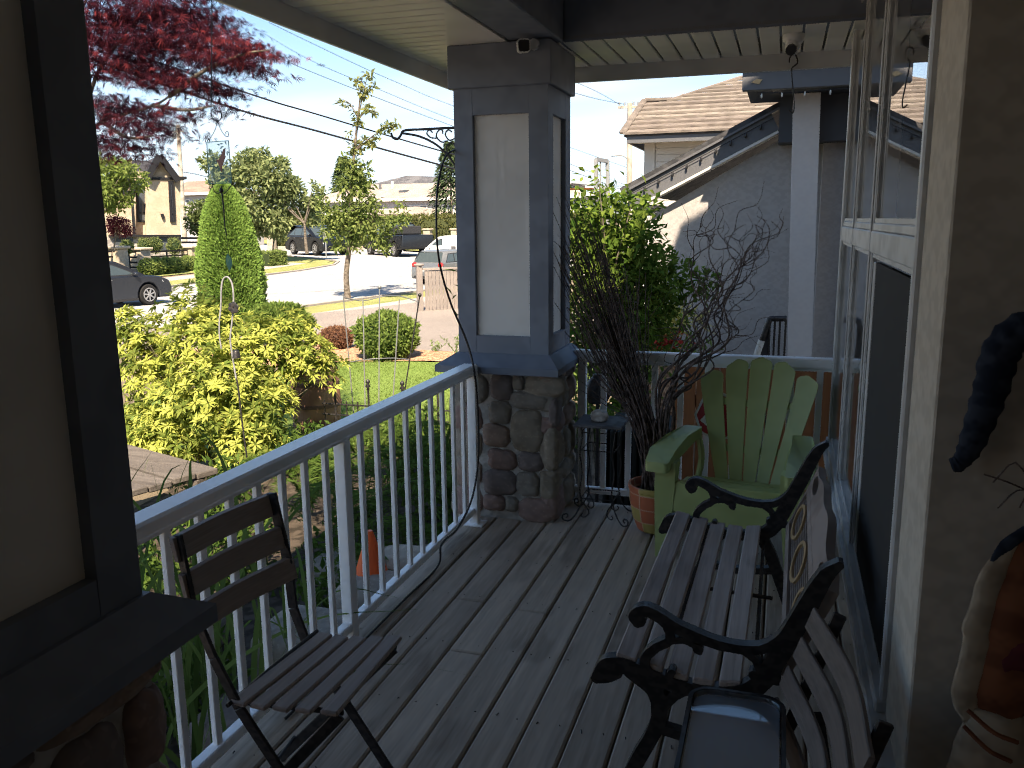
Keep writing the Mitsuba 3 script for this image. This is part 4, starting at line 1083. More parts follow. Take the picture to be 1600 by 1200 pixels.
# ---------------------------------------------------------------- tile-roofed house behind it
TH = thing('tiled_house', 'pale two storey house with a brown tiled hip roof rising behind the grey wall', 'house')
plain('pale_siding', proc(lambda p, n, uv: mix((.48, .455, .42), (.52, .495, .455), noise(p.x * 2, p.y * 2, p.z * 2))), .7, .3)
TILE = [(.155, .132, .115), (.172, .148, .128), (.142, .12, .105)]
for i, c in enumerate(TILE):
    plain(f'roof_tile_{i}', speck(tuple(.85 * q for q in c), tuple(1.15 * q for q in c), 6.0), .85, .2)
part(TH, 'wall', cat([lohi((-3.05, 20.6, -1), (6.0, 28, 3.42)), lohi((-3.22, 20.55, -1), (-2.98, 20.8, 3.42))]), 'pale_siding')
for k in range(16):
    part(TH, 'siding_board', lohi((-2.95, 20.575, 1.0 + .15 * k), (6.0, 20.598, 1.0 + .15 * k + .142), .004), 'pale_siding')
part(TH, 'fascia', cat([lohi((-3.52, 19.93, 3.33), (6.0, 19.97, 3.52)), lohi((-3.52, 19.975, 3.33), (-3.48, 28, 3.52))]), 'grey_trim')
part(TH, 'soffit', lohi((-3.48, 19.98, 3.37), (6.0, 20.6, 3.40)), 'white_trim')
R0, R1_ = np.array((-3.60, 19.86, 3.50)), np.array((6.0, 19.86, 3.50))


def roof_courses(name, x0, x1, y0, z0, n, run, rise, hipL, hipR=0.0, tw=.34):
    """stepped courses of flat tiles; each course one row, left end cut back along the hip"""
    for k in range(n):
        a0, a1 = x0 + hipL * k, x1 - hipR * k
        if a1 - a0 < .2:
            break
        ya, za = y0 + run * k, z0 + rise * k
        row = []
        x = a0 + (k % 2) * tw / 2 - tw
        while x < a1:
            u0, u1 = max(x, a0), min(x + tw - .002, a1)
            if u1 - u0 > .04:
                j = rng.normal(0, .002)
                pts = [(u, y, z) for u in (u0, u1) for y, z in ((ya - .03, za + .012 + j), (ya - .03, za + .060 + j), (ya + run, za + rise + .014 + j), (ya + run, za + rise - .02 + j))]
                row.append(hull(pts))
            x += tw
        part(TH, name, cat(row), f'roof_tile_{int(rng.integers(0, 3))}', kind='stuff')


roof_courses('tile_course', -3.60, 6.0, 19.86, 3.50, 7, .345, .142, .02)
roof_courses('tile_course', -3.60 + .65, 6.0, 19.86 + .345 * 7, 3.50 + .142 * 7, 6, .345, .128, .30)
part(TH, 'hip_ridge', cat([bar((-3.62, 19.86, 3.56), (-3.52, 22.3, 4.56), .16, .09, .03), bar((-3.52, 22.3, 4.56), (-2.8, 22.4, 4.56), .16, .10, .03), bar((-2.95, 22.3, 4.50), (-1.25, 24.3, 5.28), .16, .10, .03), bar((-1.3, 24.35, 5.28), (6.0, 24.35, 5.28), .16, .10, .03)]), 'roof_tile_0')
part(TH, 'roof_back', tm([(-3.6, 19.9, 3.48), (-3.5, 28, 3.48), (-1.2, 24.4, 5.2), (6, 24.4, 5.2), (6, 28, 3.48), (6, 19.9, 3.48), (-3.55, 22.2, 4.44), (-2.9, 22.3, 4.44)], [[0, 1, 6], [6, 1, 7], [7, 1, 2], [2, 1, 4], [2, 4, 3], [0, 6, 7], [0, 7, 5], [7, 2, 5], [2, 3, 5]]), 'roof_tile_2')

# ---------------------------------------------------------------- beige house with dark gables across the street (plane x = -42)
BH = thing('gabled_house', 'beige stucco house with dark pointed gables and tall narrow windows across the street', 'house')
plain('beige_stucco', speck((.42, .335, .25), (.47, .38, .29), 3.0), .9, .15)
plain('house_dark', (.012, .012, .015), .5, .3)
plain('house_roof', speck((.03, .03, .036), (.05, .05, .058), 6.0), .85, .2)
plain('house_glass', (.06, .07, .085), .08, .6)
plain('grey_stone', speck((.20, .185, .18), (.36, .33, .31), 7.0), .9, .15)


HO, HN, HE = np.array([*[-42.0, 49.011], 0.0]), np.array([.75, -.6614, 0]), np.array([.6614, .75, 0])


def fp_(pts, x0, x1):
    """polygon (along the facade, height), thick between two depths"""
    x0, x1 = min(x0, x1) + 42, max(x0, x1) + 42
    m = extr(pts, x1 - x0)
    v = np.asarray(m.vertices)
    return tm(HO + v[:, :1] * HE + v[:, 1:2] * np.array([0, 0, 1.0]) + (v[:, 2:3] + x0) * HN, m.faces)


def hp3(x, p):
    return HO + (x + 42) * HN + p[0] * HE + np.array([0, 0, p[1]])




Zb = -1.1
lw = [(-2.836,3.708), (-0.387,3.725), (-0.649,0.722), (-3.111,0.769)]
part(BH, 'wall', fp_([*lw], -45, -42), 'beige_stucco')
part(BH, 'wall', fp_([(-0.274,5.210), (0.918,5.234), (0.537,0.734), (-0.664,0.757)], -46, -42.9), 'beige_stucco')
part(BH, 'wall', fp_([(0.388,4.606), (2.493,4.637), (2.187,0.805), (0.067,0.844)], -46, -41.5), 'beige_stucco')
part(BH, 'gable_wall', fp_([(0.488,4.654), (2.263,4.681), (1.338,6.027)], -42.4, -41.6), 'beige_stucco')
part(BH, 'gable_wall', fp_([(-2.442,3.672), (-0.417,3.686), (-1.023,4.991)], -43, -42.1), 'beige_stucco')


def rafter(a, b, w, x0, x1):
    a, b = np.array(a), np.array(b)
    return bar(hp3((x0 + x1) / 2, a), hp3((x0 + x1) / 2, b), abs(x1 - x0), w, 0, up=(0, 0, 1))


for a, b, x in (((1.177,6.193), (0.281,4.666), -41), ((1.177,6.193), (2.271,4.526), -41), ((-1.031,5.132), (-0.382,3.924), -41.6), ((-1.031,5.132), (-2.501,3.573), -41.6)):
    part(BH, 'gable_rafter', rafter(a, b, .42, x - .12, x + .12), 'house_dark')
    c0, c1 = np.array(a), np.array(b)
    part(BH, 'gable_roof', tm([hp3(x, c0), hp3(x, c1), hp3(x - 5, c1), hp3(x - 5, c0)], [[0, 1, 2], [0, 2, 3]]), 'house_roof')
part(BH, 'tie_beam', cat([fp_([(0.388,4.770), (2.489,4.804), (2.475,4.632), (0.374,4.601)], -41.7, -41.4), fp_([(-2.455,3.750), (-0.382,3.935), (-0.400,3.722), (-2.470,3.582)], -42.2, -41.9),
     fp_([(2.164,4.832), (2.876,4.844), (2.862,4.672), (2.150,4.661)], -43, -41.2)]), 'house_dark')
part(BH, 'roof', tm([hp3(-43.2, (-0.757,5.136)), hp3(-43, (0.829,4.810)), hp3(-46, (2.081,6.152)), hp3(-46, (0.057,6.190)), hp3(-43.2, (-2.594,5.102)), hp3(-46, (-2.238,6.130))], [[0, 1, 2], [0, 2, 3], [4, 0, 3], [4, 3, 5]]), 'house_roof')
part(BH, 'chimney', fp_([(-0.335,6.028), (-0.042,6.035), (-0.131,5.020), (-0.424,5.015)], -46, -45), 'beige_stucco')
wins = [((-0.200,4.655), (0.498,4.666), (0.335,1.794), (-0.326,1.801), -42.8), ((1.676,4.535), (2.008,4.539), (1.910,1.773), (1.575,1.776), -41.4)]
for a, b, c, d_, xx in wins:
    w_ = part(BH, 'window', fp_(sg.Polygon([a, b, c, d_]).difference(sg.Polygon([a, b, c, d_]).buffer(-.13, join_style=2)), xx - .1, xx + .08), 'house_dark')
    part(w_, 'pane', fp_(sg.Polygon([a, b, c, d_]).buffer(-.10, join_style=2), xx - .1, xx - .02), 'house_glass')
    m0 = (np.array(a) * .22 + np.array(d_) * .78, np.array(b) * .22 + np.array(c) * .78)
    part(w_, 'bar', bar(hp3(xx, m0[0]), hp3(xx, m0[1]), .12, .10), 'house_dark')
part(BH, 'trim_strip', cat([fp_([(-0.714,3.805), (-0.594,3.806), (-0.651,0.853), (-0.813,0.856)], -42.1, -41.9), fp_([(-2.343,0.973), (2.201,0.895), (2.190,0.763), (-2.355,0.847)], -42.3, -41.3)]), 'house_dark')
part(BH, 'stone_base', fp_([(-3.131,0.857), (2.261,0.758), (2.147,-0.659), (-3.257,-0.494)], -45, -41.7), 'grey_stone')
part(BH, 'basement_window', fp_([(-2.056,0.754), (-0.862,0.731), (-0.930,-0.043), (-2.126,-0.012)], -41.8, -41.6), 'house_glass')
part(BH, 'basement_window', fp_([(0.443,0.749), (1.397,0.731), (1.325,-0.146), (0.369,-0.121)], -41.8, -41.6), 'house_glass')
part(BH, 'wall_lamp', fp_([(0.984,2.342), (1.190,2.341), (1.206,2.039), (1.075,1.954)], -41.5, -41.3), 'house_dark')

# boundary fence with stone posts and black rails
BF = thing('boundary_fence', 'low fence of beige stone posts and black rails before the beige house', 'fence')
plain('post_stone', speck((.36, .30, .235), (.44, .375, .30), 5.0), .9, .15)
posts = [(-35.2,37.211,0.332), (-35.5,39.029,0.304), (-36,41.393,0.15), (-37.6,47.945,0.044), (-38.9,54.987,-0.048)]
for i, p in enumerate(posts):
    part(BF, 'post', cat([lohi((p[0] - .42, p[1] - .42, -1.2), (p[0] + .42, p[1] + .42, p[2]), .03)]), 'post_stone')
    part(BF, 'post_cap', lohi((p[0] - .55, p[1] - .55, p[2] + .002), (p[0] + .55, p[1] + .55, p[2] + .16), .05), 'post_stone')
for a, b in zip(posts, posts[1:]):
    a, b = np.array(a), np.array(b)
    for z in (-.12, -.42, -.72, -1.0):
        part(BF, 'rail', bar(a + [0, 0, z], b + [0, 0, z], .06, .10), 'house_dark')
    m_ = (a + b) / 2
    part(BF, 'upright', bar(m_ + [0, 0, -1.2], m_ + [0, 0, -.05], .08, .08), 'house_dark')
    part(BF, 'low_wall', bar(a + [0, 0, -1.35], b + [0, 0, -1.35], .3, .5), 'post_stone')
DF = thing('driveway_gate', 'black slatted gate beside the beige house', 'gate')
g0, g1 = np.array((-40,50.147,0.676)), np.array((-40,52.57,0.623))
for z in (0, -.3, -.6, -.9):
    part(DF, 'rail', bar(g0 + [0, 0, z], g1 + [0, 0, z], .06, .14), 'house_dark')
part(DF, 'post', cat([bar(g1 + [0, 0, -1.6], g1 + [0, 0, .15], .7, .7)]), 'post_stone')

# ---------------------------------------------------------------- distant houses
plain('far_white', (.46, .45, .45), .8, .2)
plain('far_roof_brown', speck((.20, .145, .12), (.25, .185, .15), 1.2), .9, .1)
plain('far_roof_pink', speck((.27, .225, .20), (.32, .27, .24), 1.0), .9, .1)
plain('far_roof_grey', speck((.085, .085, .095), (.13, .13, .14), 1.0), .9, .1)


def far_house(label, W0, W1, y, roof, eave, ridge0, ridge1, base, depth=9, wall='far_white', wins=()):
    """front wall from W0 to W1 (x, z of eave ends), ridge between two points"""
    h = thing('far_house', label, 'house')
    part(h, 'wall', lohi((W0, y, base), (W1, y + depth, eave)), wall)
    o = .7
    e = [(W0 - o, y - o, eave), (W1 + o, y - o, eave), (W1 + o, y + depth + o, eave), (W0 - o, y + depth + o, eave)]
    r = [(ridge0[0], y + depth / 2, ridge0[1]), (ridge1[0], y + depth / 2, ridge1[1])]
    part(h, 'roof', tm([*e, *r], [[0, 1, 5], [0, 5, 4], [1, 2, 5], [2, 3, 4], [2, 4, 5], [3, 0, 4]]), roof)
    part(h, 'fascia', cat([lohi((W0 - o, y - o - .03, eave - .28), (W1 + o, y - o, eave + .02)), lohi((W1 + o, y - o, eave - .28), (W1 + o + .03, y + depth + o, eave + .02))]), 'white_trim')
    for (a, b, c, d_) in wins:
        w_ = part(h, 'window', lohi((a, y - .08, b), (c, y - .005, d_)), 'white_trim')
        part(w_, 'pane', lohi((a + .12, y - .10, b + .12), (c - .12, y - .082, d_ - .12)), 'house_glass')
    return h


a_, b_, c_ = (-56.838,112,6.57), (-43.291,112,5.848), (-52.772,112,8.237)
far_house('dark roofed house peeking over the pink roofed house', a_[0], b_[0] + 16, 112, 'far_roof_grey', a_[2], (c_[0], c_[2]), (b_[0] + 8, c_[2] - 1.0), -1)
a_, b_, c_, d_ = (-51.464,88,4.154), (-33.897,88,3.652), (-49.723,93,5.859), (-35.77,93,5.983)
PH = far_house('long white house with a low pinkish tile roof behind the tall hedge', a_[0], b_[0] + 14, 88, 'far_roof_pink', a_[2], (c_[0] + 2, d_[2]), (b_[0] + 7, d_[2]), -1, 10,
          wins=(((-39.653,88,3.607)[0], (-39.683,88,2.776)[2], (-37.509,88,3.573)[0], (-39.661,88,3.4)[2]), ((-35.845,88,3.547)[0], (-39.683,88,2.776)[2], (-34.198,88,3.521)[0], (-39.661,88,3.4)[2])))
e0, e1, e2 = np.array((-51.01,84,1.996)), np.array((-34.269,84,1.558)), np.array((-38.762,86,3.292))
part(PH, 'porch_roof', tm([e0, e1 + [3, 0, 0], np.array((-45.935,87.9,2.787)), e2 + [0, 1.9, 0], e1 + [6, 4, 0]], [[0, 1, 3], [0, 3, 2], [1, 4, 3]]), 'far_roof_pink')
part(PH, 'vent_pipe', tube([(-43.069,91,6.217), (-43.104,91,5.361)], .16, 8), 'white_trim')
part(PH, 'vent_pipe', tube([(-44.615,91,5.967), (-44.653,91,5.105)], .16, 8), 'grey_trim')
part(PH, 'skylight', bar((-41.613,90,4.945), (-40.663,90,4.997), 1.0, .3), 'house_glass')
a_, b_, c_ = (-63.466,78,4.91), (-57.872,78,4.801), (-61.769,80,6.359)
far_house('white house with a brown hip roof beside the beige gabled house', a_[0], b_[0], 78, 'far_roof_brown', a_[2], (c_[0] - 2.5, c_[2]), (c_[0] + .5, c_[2]), -1, wins=(((-61.224,78,4.332)[0], (-61.291,78,3.663)[2], (-60.655,78,4.322)[0], (-61.231,78,4.265)[2]), ((-60.007,78,4.31)[0], (-61.291,78,3.663)[2], (-59.282,78,4.298)[0], (-61.231,78,4.265)[2])))

# ---------------------------------------------------------------- poles, wires, hoop, lamp
plain('pole_wood', speck((.34, .30, .25), (.50, .45, .38), 3.0), .9, .1)
plain('grey_metal', (.28, .29, .30), .5, .4, .3)
up1 = thing('utility_pole', 'pale wooden utility pole beside the beige gabled house', 'pole')
part(up1, 'pole', tube([(-47.51,60,0.174), (-47.259,60,9.537)], [.21, .16], 10), 'pole_wood', True)
part(up1, 'transformer', tube([(-47.702,60,8.855), (-47.743,60,8.455)], .16, 8), 'grey_metal', True)
part(up1, 'crossarm', bar((-47.81,60,9.01), (-46.754,60,9.017), .12, .12), 'pole_wood')
up2 = thing('utility_pole', 'utility pole with a crossarm beside the brown tiled roof', 'pole')
part(up2, 'pole', tube([(-7.75, 45, -1.3), (-7.839,45,7.463)], [.17, .13], 10), 'pole_wood', True)
part(up2, 'crossarm', bar((-8.431,45,7.271), (-7.344,45,7.251), .12, .12), 'pole_wood')
for p in ((-8.366,45,7.363), (-8.101,45,7.35), (-7.641,45,7.359), (-7.411,45,7.348)):
    part(up2, 'insulator', tube([p, (p[0], p[1], p[2] + .16)], .05, 6), 'grey_metal')
part(up2, 'lamp_arm', tube(spl([(-7.828,45,4.641), (-8.198,45,4.877), (-8.768,45,4.863)], 5), .035, 6), 'grey_metal', True)


def wire(label, pts, r):
    put('overhead_wire', tube(spl(pts, 10), r, 5), 'black_plastic', True, label=label, cat='wire')


wire('thick lower overhead cable crossing the sky behind the column', [(-20.559,18,7.051), (-17.267,24,5.362), (-15.448,27,4.703), (-11.938,31,3.548), (-6.089,38,1.696)], .034)
wire('thick upper overhead cable crossing the sky behind the column', [(-20.479,18,7.509), (-16.459,24,5.707), (-15.415,27,5.253), (-11.925,31,4.065), (-6.1,38,2.303)], .026)
wire('thin overhead wire, lowest of the three faint ones', [(-20.303,30,8.605), (-18.804,31,7.78), (-16.341,34,6.651), (-14.588,38,5.845), (-8.079,46,3.058)], .012)
wire('thin overhead wire, middle of the three faint ones', [(-19.702,30,8.957), (-17.943,31,7.845), (-16.326,34,7.011), (-14.581,38,6.128), (-8.084,46,3.391)], .010)
wire('thin overhead wire, topmost of the three faint ones', [(-19.122,30,9.145), (-16.633,32,7.831), (-15.436,34,7.219), (-14.566,38,6.749), (-8.098,46,4.317)], .010)
wire('thin wire running from the crossarm pole to the column, upper', [(-10.082,40,8.128), (-9.214,43,7.862), (-8.367,45,7.426)], .012)
wire('thin wire running from the crossarm pole to the column, lower', [(-10.081,40,7.563), (-9.211,43,7.499), (-8.102,45,7.413)], .012)
wire('low thin wire near the basketball hoop', [(-12.597,50,3.813), (-11.737,55,3.783), (-9.653,60,3.867)], .025)
wire('faint wire from the pole behind the glass ornament', [(-47.444,60,5.864), (-47.506,62,5.756), (-47.921,66,5.512), (-46.95,72,5.5)], .03)
BK = thing('basketball_hoop', 'basketball hoop with a clear backboard above the garden hedge', 'basketball hoop')
h0, h1, h2, h3 = (np.array(v) for v in ((-2.98,14,2.587), (-2.87,14.4,2.577), (-2.976,14,2.068), (-2.852,14.4,1.972)))
for a, b in ((h0, h1), (h1, h3), (h2, h3), (h0, h2)):
    part(BK, 'frame', bar(a, b, .05, .06), 'grey_metal')
part(BK, 'frame', bar(h0 * .62 + h1 * .38, h2 * .62 + h3 * .38, .02, .02), 'grey_metal')
scene['clear_board'] = {'type': 'thindielectric', 'int_ior': 1.5}
part(BK, 'backboard', tm([h0, h1, h3, h2], [[0, 1, 2], [0, 2, 3]]), 'clear_board')
part(BK, 'pole', cat([tube([(-2.92, 14.9, -1.1), (-2.998,14.9,2.093)], .07, 8), tube([(-2.998,14.9,2.093), (h2 + h3) / 2 + [0, 0, .12]], .05, 8)]), 'grey_metal')
part(BK, 'rim', tube([(h2 + h3) / 2 + np.array([-.10 - .23 + .23 * math.cos(t), -.2 + .23 * math.sin(t), .1]) for t in np.linspace(0, 6.283, 16)], .012, 5), 'rust_cloth')

# board enclosure by the pavement
BX = thing('board_fence', 'beige vertical board fence with corner post by the pavement', 'fence')
plain('beige_board', speck((.23, .20, .185), (.27, .235, .215), 3.0), .8, .2)
f0, f1 = np.array((-10.13, 23.0, -1.15)), np.array((-7.6, 24.8, -1.15))
dd = (f1 - f0) / np.linalg.norm(f1 - f0)
nb = int(np.linalg.norm(f1 - f0) / .11)
for k in range(nb):
    a = f0 + dd * (.16 + k * .11)
    part(BX, 'board', bar(a + dd * .05 + [0, 0, 0], a + dd * .05 + [0, 0, 1.36], .10, .03, .006, up=tuple(np.cross(dd, [0, 0, 1]))), 'beige_board')
part(BX, 'post', cat([bar(f0 + [0, 0, -.1], f0 + [0, 0, 1.5], .17, .17, .01, up=tuple(dd)), box(f0 + [0, 0, 1.53], (.24, .24, .06), .02)]), 'beige_board')
part(BX, 'cap_rail', bar(f0 + dd * .1 + [0, 0, 1.40], f1 + [0, 0, 1.40], .10, .07, .008), 'beige_board')

# ================================================================ plants
VC = {'type': 'mesh_attribute', 'name': 'vertex_color'}
scene['leaf'] = {'type': 'principledthin', 'base_color': VC, 'roughness': .45, 'spec_trans': 0.0, 'diff_trans': .75, 'eta': 1.4}
plain('needle', VC, .7, .25)
plain('tree_bark', speck((.09, .075, .06), (.20, .17, .14), 16.0), .9, .15)
plain('pale_bark', speck((.20, .17, .13), (.33, .29, .23), 16.0), .9, .15)


def unit(v):
    return v / (np.linalg.norm(v, axis=-1, keepdims=True) + 1e-12)


def leaves(P, D, N, L, W, col, fold=.18, mid=.42):
    """n leaves: base P, direction D, face normal N; two triangles each, creased along the midrib; col (n,3)"""
    D = unit(D); S = unit(np.cross(D, N)); N = np.cross(S, D)
    L, W = np.broadcast_to(L, len(P))[:, None], np.broadcast_to(W, len(P))[:, None]
    b, t = P, P + D * L
    m = P + D * L * mid + N * W * fold
    l, r = m + S * W / 2, m - S * W / 2
    t = t - N * L * .08
    V = np.stack([b, l, t, r], 1).reshape(-1, 3)
    k = np.arange(len(P)) * 4
    F = np.vstack([np.stack([k, k + 1, k + 2], 1), np.stack([k, k + 2, k + 3], 1)])
    return tm(V, F), np.repeat(np.clip(col, .002, 1), 4, 0)


def tint(n, c0, c1, r, spread=.12):
    t = r.beta(1.6, 1.6, n)[:, None]
    c = np.asarray(c0) * (1 - t) + np.asarray(c1) * t
    return c * (1 + r.normal(0, spread, (n, 1)))


def rdir(n, r, up=0.0):
    d = r.normal(0, 1, (n, 3)); d = unit(d); d[:, 2] += up
    return unit(d)


def cloud(n, r, clumps, spread, fill=.0):
    """n points about the clump centres (x,y,z,radius)"""
    c = np.asarray(clumps, float)
    w = c[:, 3] ** 2; k = r.choice(len(c), n, p=w / w.sum())
    d = unit(r.normal(0, 1, (n, 3))) * (r.random((n, 1)) ** spread)
    return c[k, :3] + d * c[k, 3:4] * np.array([1, 1, .85]), d


def ellipsoid_clumps(n, r, c, s, rad, shell=.5, low=-1.0):
    out = []
    while len(out) < n:
        d = unit(r.normal(0, 1, 3)) * (r.random() ** shell)
        if d[2] < low:
            continue
        out.append((*(np.asarray(c) + d * np.asarray(s)), rad * r.uniform(.6, 1.35)))
    return np.array(out)


def crown(parent, P, d, r, L, W, c0, c1, droop=.0, name='crown', mat='leaf', mid=.42, jit=.7):
    n = len(P)
    D = unit(d * .8 + r.normal(0, jit, (n, 3)) + [0, 0, -droop])
    N = unit(r.normal(0, .55, (n, 3)) + [0, 0, 1.0] + d * .4)
    m, col = leaves(P, D, N, L * r.uniform(.65, 1.25, n), W * r.uniform(.7, 1.25, n), tint(n, c0, c1, r), mid=mid)
    return part(parent, name, m, mat, color=col, kind='stuff')


def limbs(parent, base, fork, tips, r0, mat='tree_bark', r=None, trunk_pts=None):
    tp = spl(trunk_pts if trunk_pts is not None else [base, (np.array(base) + fork) / 2 + r.normal(0, .04, 3), fork], 6)
    part(parent, 'trunk', tube(tp, np.linspace(r0, r0 * .55, len(tp)), 10), mat, True)
    for t in tips:
        m = (np.array(fork) + t) / 2 + np.array([0, 0, .12 * np.linalg.norm(np.array(t) - fork)]) + r.normal(0, .05, 3) * np.linalg.norm(np.array(t) - fork)
        p = spl([fork, m, t], 5)
        part(parent, 'limb', tube(p, np.linspace(r0 * .42, r0 * .08, len(p)), 6), mat, True)


# ---- clipped evergreen column (arborvitae)
r = np.random.default_rng(1)
CT = thing('cedar_tree', 'tall clipped bright green column shaped conifer by the street', 'tree')
cb = np.array([-13.55, 18.75, -1.2])
CH, CR = 3.78, .86


def cedar_r(t):      # radius over height fraction
    return CR * np.where(t < .3, 1.0 - .1 * t, .97 * np.clip(1 - ((t - .3) / .7) ** 2.0, 0, 1) ** .62)


n = 42000
t = r.random(n) ** .92; a = r.uniform(0, 2 * math.pi, n)
k = meshkit.fbm(np.column_stack([a * 2.2, t * 9, np.zeros(n)]), 3, 5)
rad = cedar_r(t) * (.80 + .24 * k + r.normal(0, .025, n)) 
P = cb + np.column_stack([np.cos(a) * rad, np.sin(a) * rad, t * CH])
out = np.column_stack([np.cos(a), np.sin(a), np.zeros(n)])
D = unit(out * .75 + [0, 0, .75] + r.normal(0, .38, (n, 3)))
tang = np.column_stack([-np.sin(a), np.cos(a), np.zeros(n)])
N = unit(tang + r.normal(0, .5, (n, 3)))
m, col = leaves(P, D, N, r.uniform(.06, .13, n), r.uniform(.03, .055, n), tint(n, (.085, .165, .028), (.205, .31, .065), r, .15), mid=.55)
part(CT, 'crown', m, 'needle', color=col, kind='stuff')
tt = np.linspace(0, .985, 24)
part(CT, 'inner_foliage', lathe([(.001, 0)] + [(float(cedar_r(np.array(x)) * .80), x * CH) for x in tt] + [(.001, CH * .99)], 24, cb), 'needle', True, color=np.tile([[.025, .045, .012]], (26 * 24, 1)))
part(CT, 'trunk', tube([cb - [0, 0, .2], cb + [0, 0, 1.2]], .07, 8), 'tree_bark', True)


# ---- round clipped shrubs
def shrub(label, c, s, n, L, W, c0, c1, seed, grp=None, inner=(.02, .04, .012), name='shrub', lump=.16):
    r = np.random.default_rng(seed)
    k_ = thing(name, label, 'shrub', grp)
    d = unit(r.normal(0, 1, (n, 3)))
    f = meshkit.fbm(d * 2.4 + seed, 3, seed)
    P = np.asarray(c) + d * np.asarray(s) * ((.82 + lump * 2 * (f - .5)) + r.normal(0, .045, n))[:, None]
    keep = P[:, 2] > c[2] - s[2] * .96
    P, d = P[keep], d[keep]
    D = unit(d * .8 + r.normal(0, .55, P.shape) + [0, 0, .25]); N = unit(d + r.normal(0, .5, P.shape))
    m, col = leaves(P, D, N, L * r.uniform(.7, 1.3, len(P)), W * r.uniform(.7, 1.3, len(P)), tint(len(P), c0, c1, r, .15))
    part(k_, 'foliage', m, 'leaf', color=col, kind='stuff')
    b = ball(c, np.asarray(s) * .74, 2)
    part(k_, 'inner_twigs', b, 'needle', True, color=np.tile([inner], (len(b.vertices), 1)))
    return k_


shrub('clipped dark green shrub in the bark bed, next to the conifer', (-10.9, 16.75, -.62), (.88, .75, .48), 5200, .10, .05, (.08, .14, .03), (.24, .32, .08), 11)
shrub('clipped round green shrub standing alone in the bark bed before the driveway', (-7.1, 14.5, -.50), (.66, .62, .50), 5200, .085, .042, (.09, .15, .035), (.26, .34, .09), 12)
shrub('small reddish brown shrub between the two clipped green shrubs', (-8.75, 15.5, -.74), (.40, .40, .26), 2600, .06, .028, (.16, .075, .05), (.30, .17, .10), 13, inner=(.06, .03, .02))
r = np.random.default_rng(14)
for i, (x, y, h) in enumerate(((-6.0, 15.3, .38), (-5.6, 15.35, .34), (-6.5, 15.45, .2))):
    sp = thing('seedling', ('taller pale green seedling in the mulch, left of its neighbour by the column', 'pale green seedling in the mulch closest to the column', 'smallest pale seedling in the mulch beside the round shrub')[i], 'plant', 'seedlings in the mulch near the column')
    z = float(gz(x, y)) + .05
    st, lp = [], []
    for q in range(7):
        e = np.array([x, y, z]) + [r.normal(0, .10), r.normal(0, .10), h * r.uniform(.6, 1.1)]
        st.append(tube([(x, y, z), e], [.006, .002], 4))
        for u in np.linspace(.35, 1, 7):
            lp.append(np.array([x, y, z]) * (1 - u) + e * u)
    lp = np.array(lp)
    m, col = leaves(lp, rdir(len(lp), r, .3), rdir(len(lp), r, 1.0), .07, .03, tint(len(lp), (.14, .22, .06), (.26, .34, .12), r))
    part(sp, 'stem', cat(st), 'needle', color=np.tile([[.12, .18, .06]], (sum(len(s_.vertices) for s_ in st), 1)), kind='stuff')
    part(sp, 'leaves', m, 'leaf', color=col, kind='stuff')

# ---- big rhododendron: whorls of drooping yellow green leaves
r = np.random.default_rng(21)
RH = thing('rhododendron', 'large sprawling shrub with whorls of sunlit yellow green leaves outside the railing', 'shrub')
rb = np.array([-5.4, 7.5, -.9])
lobes = [(AX, R_) for AX, R_ in [((-5.758,7,-0.396), .50), ((-5.269,7,-0.07), .55), ((-4.973,7.2,-0.227), .40), ((-5.646,7.4,0.307), .50), ((-6.237,7.3,0.026), .45), ((-5.165,7.6,0.261), .45), ((-4.77,7.8,0.197), .30), ((-5.058,8,0.415), .32), ((-6.364,7.3,0.365), .34), ((-6.01,7.6,0.611), .25), ((-5.767,6.8,-0.547), .36), ((-4.906,6.9,-0.544), .38), ((-4.719,8,0.181), .20), ((-4.93,7.1,-0.532), .28), ((-6.156,6.8,-0.541), .35), ((-6.588,7.3,0.563), .2), ((-5.754,7.8,0.595), .22)]]
tips = []
for c, R_ in lobes:
    k_ = int(135 * (R_ / .4) ** 2)
    d = unit(r.normal(0, 1, (k_, 3)) + [0, -.15, .35])
    tips.append(np.column_stack([np.array(c) + d * R_ * (r.random((k_, 1)) ** .35), d]))
for c, s_ in (((-6.109,7.6,0.849), .12), ((-6.225,7.5,0.768), .12), ((-6.018,7.7,0.911), .10), ((-6.134,7.5,0.619), .15), ((-5.924,7.7,0.775), .12), ((-6.58,7.3,0.631), .12), ((-6.609,7.2,0.336), .15), ((-4.585,8.1,0.1), .10), ((-4.636,8.1,-0.115), .10), ((-5.046,8,0.59), .08)):
    d = unit(r.normal(0, 1, (5, 3)) + [0, 0, .4])
    tips.append(np.column_stack([np.array(c) + d * s_, d]))
tips = np.vstack(tips)
PP, DD, NN, CC, LL, YY = [], [], [], [], [], []
for p in tips:
    c, ax = p[:3], unit(p[3:] + np.array([0, 0, .9]) + r.normal(0, .2, 3))
    k_ = int(r.integers(8, 12))
    s_ = unit(np.cross(ax, [1, .3, .1])); u_ = np.cross(ax, s_)
    young = r.random() < .70
    droop = r.uniform(.0, .55)
    for q in range(k_):
        a = 2 * math.pi * q / k_ + r.normal(0, .2)
        o = s_ * math.cos(a) + u_ * math.sin(a)
        PP.append(c + o * .008); DD.append(o + ax * (.25 if q % 3 else .7) - np.array([0, 0, droop])); NN.append(ax + o * .3)
        LL.append(r.uniform(.075, .125) * (.85 if young else 1.0)); YY.append(young)
PP, DD, NN, LL = map(np.array, (PP, DD, NN, LL))
YY = np.array(YY)[:, None]
col = np.where(YY, tint(len(PP), (.36, .41, .085), (.56, .58, .15), r, .12), tint(len(PP), (.11, .17, .035), (.26, .30, .07), r, .15))
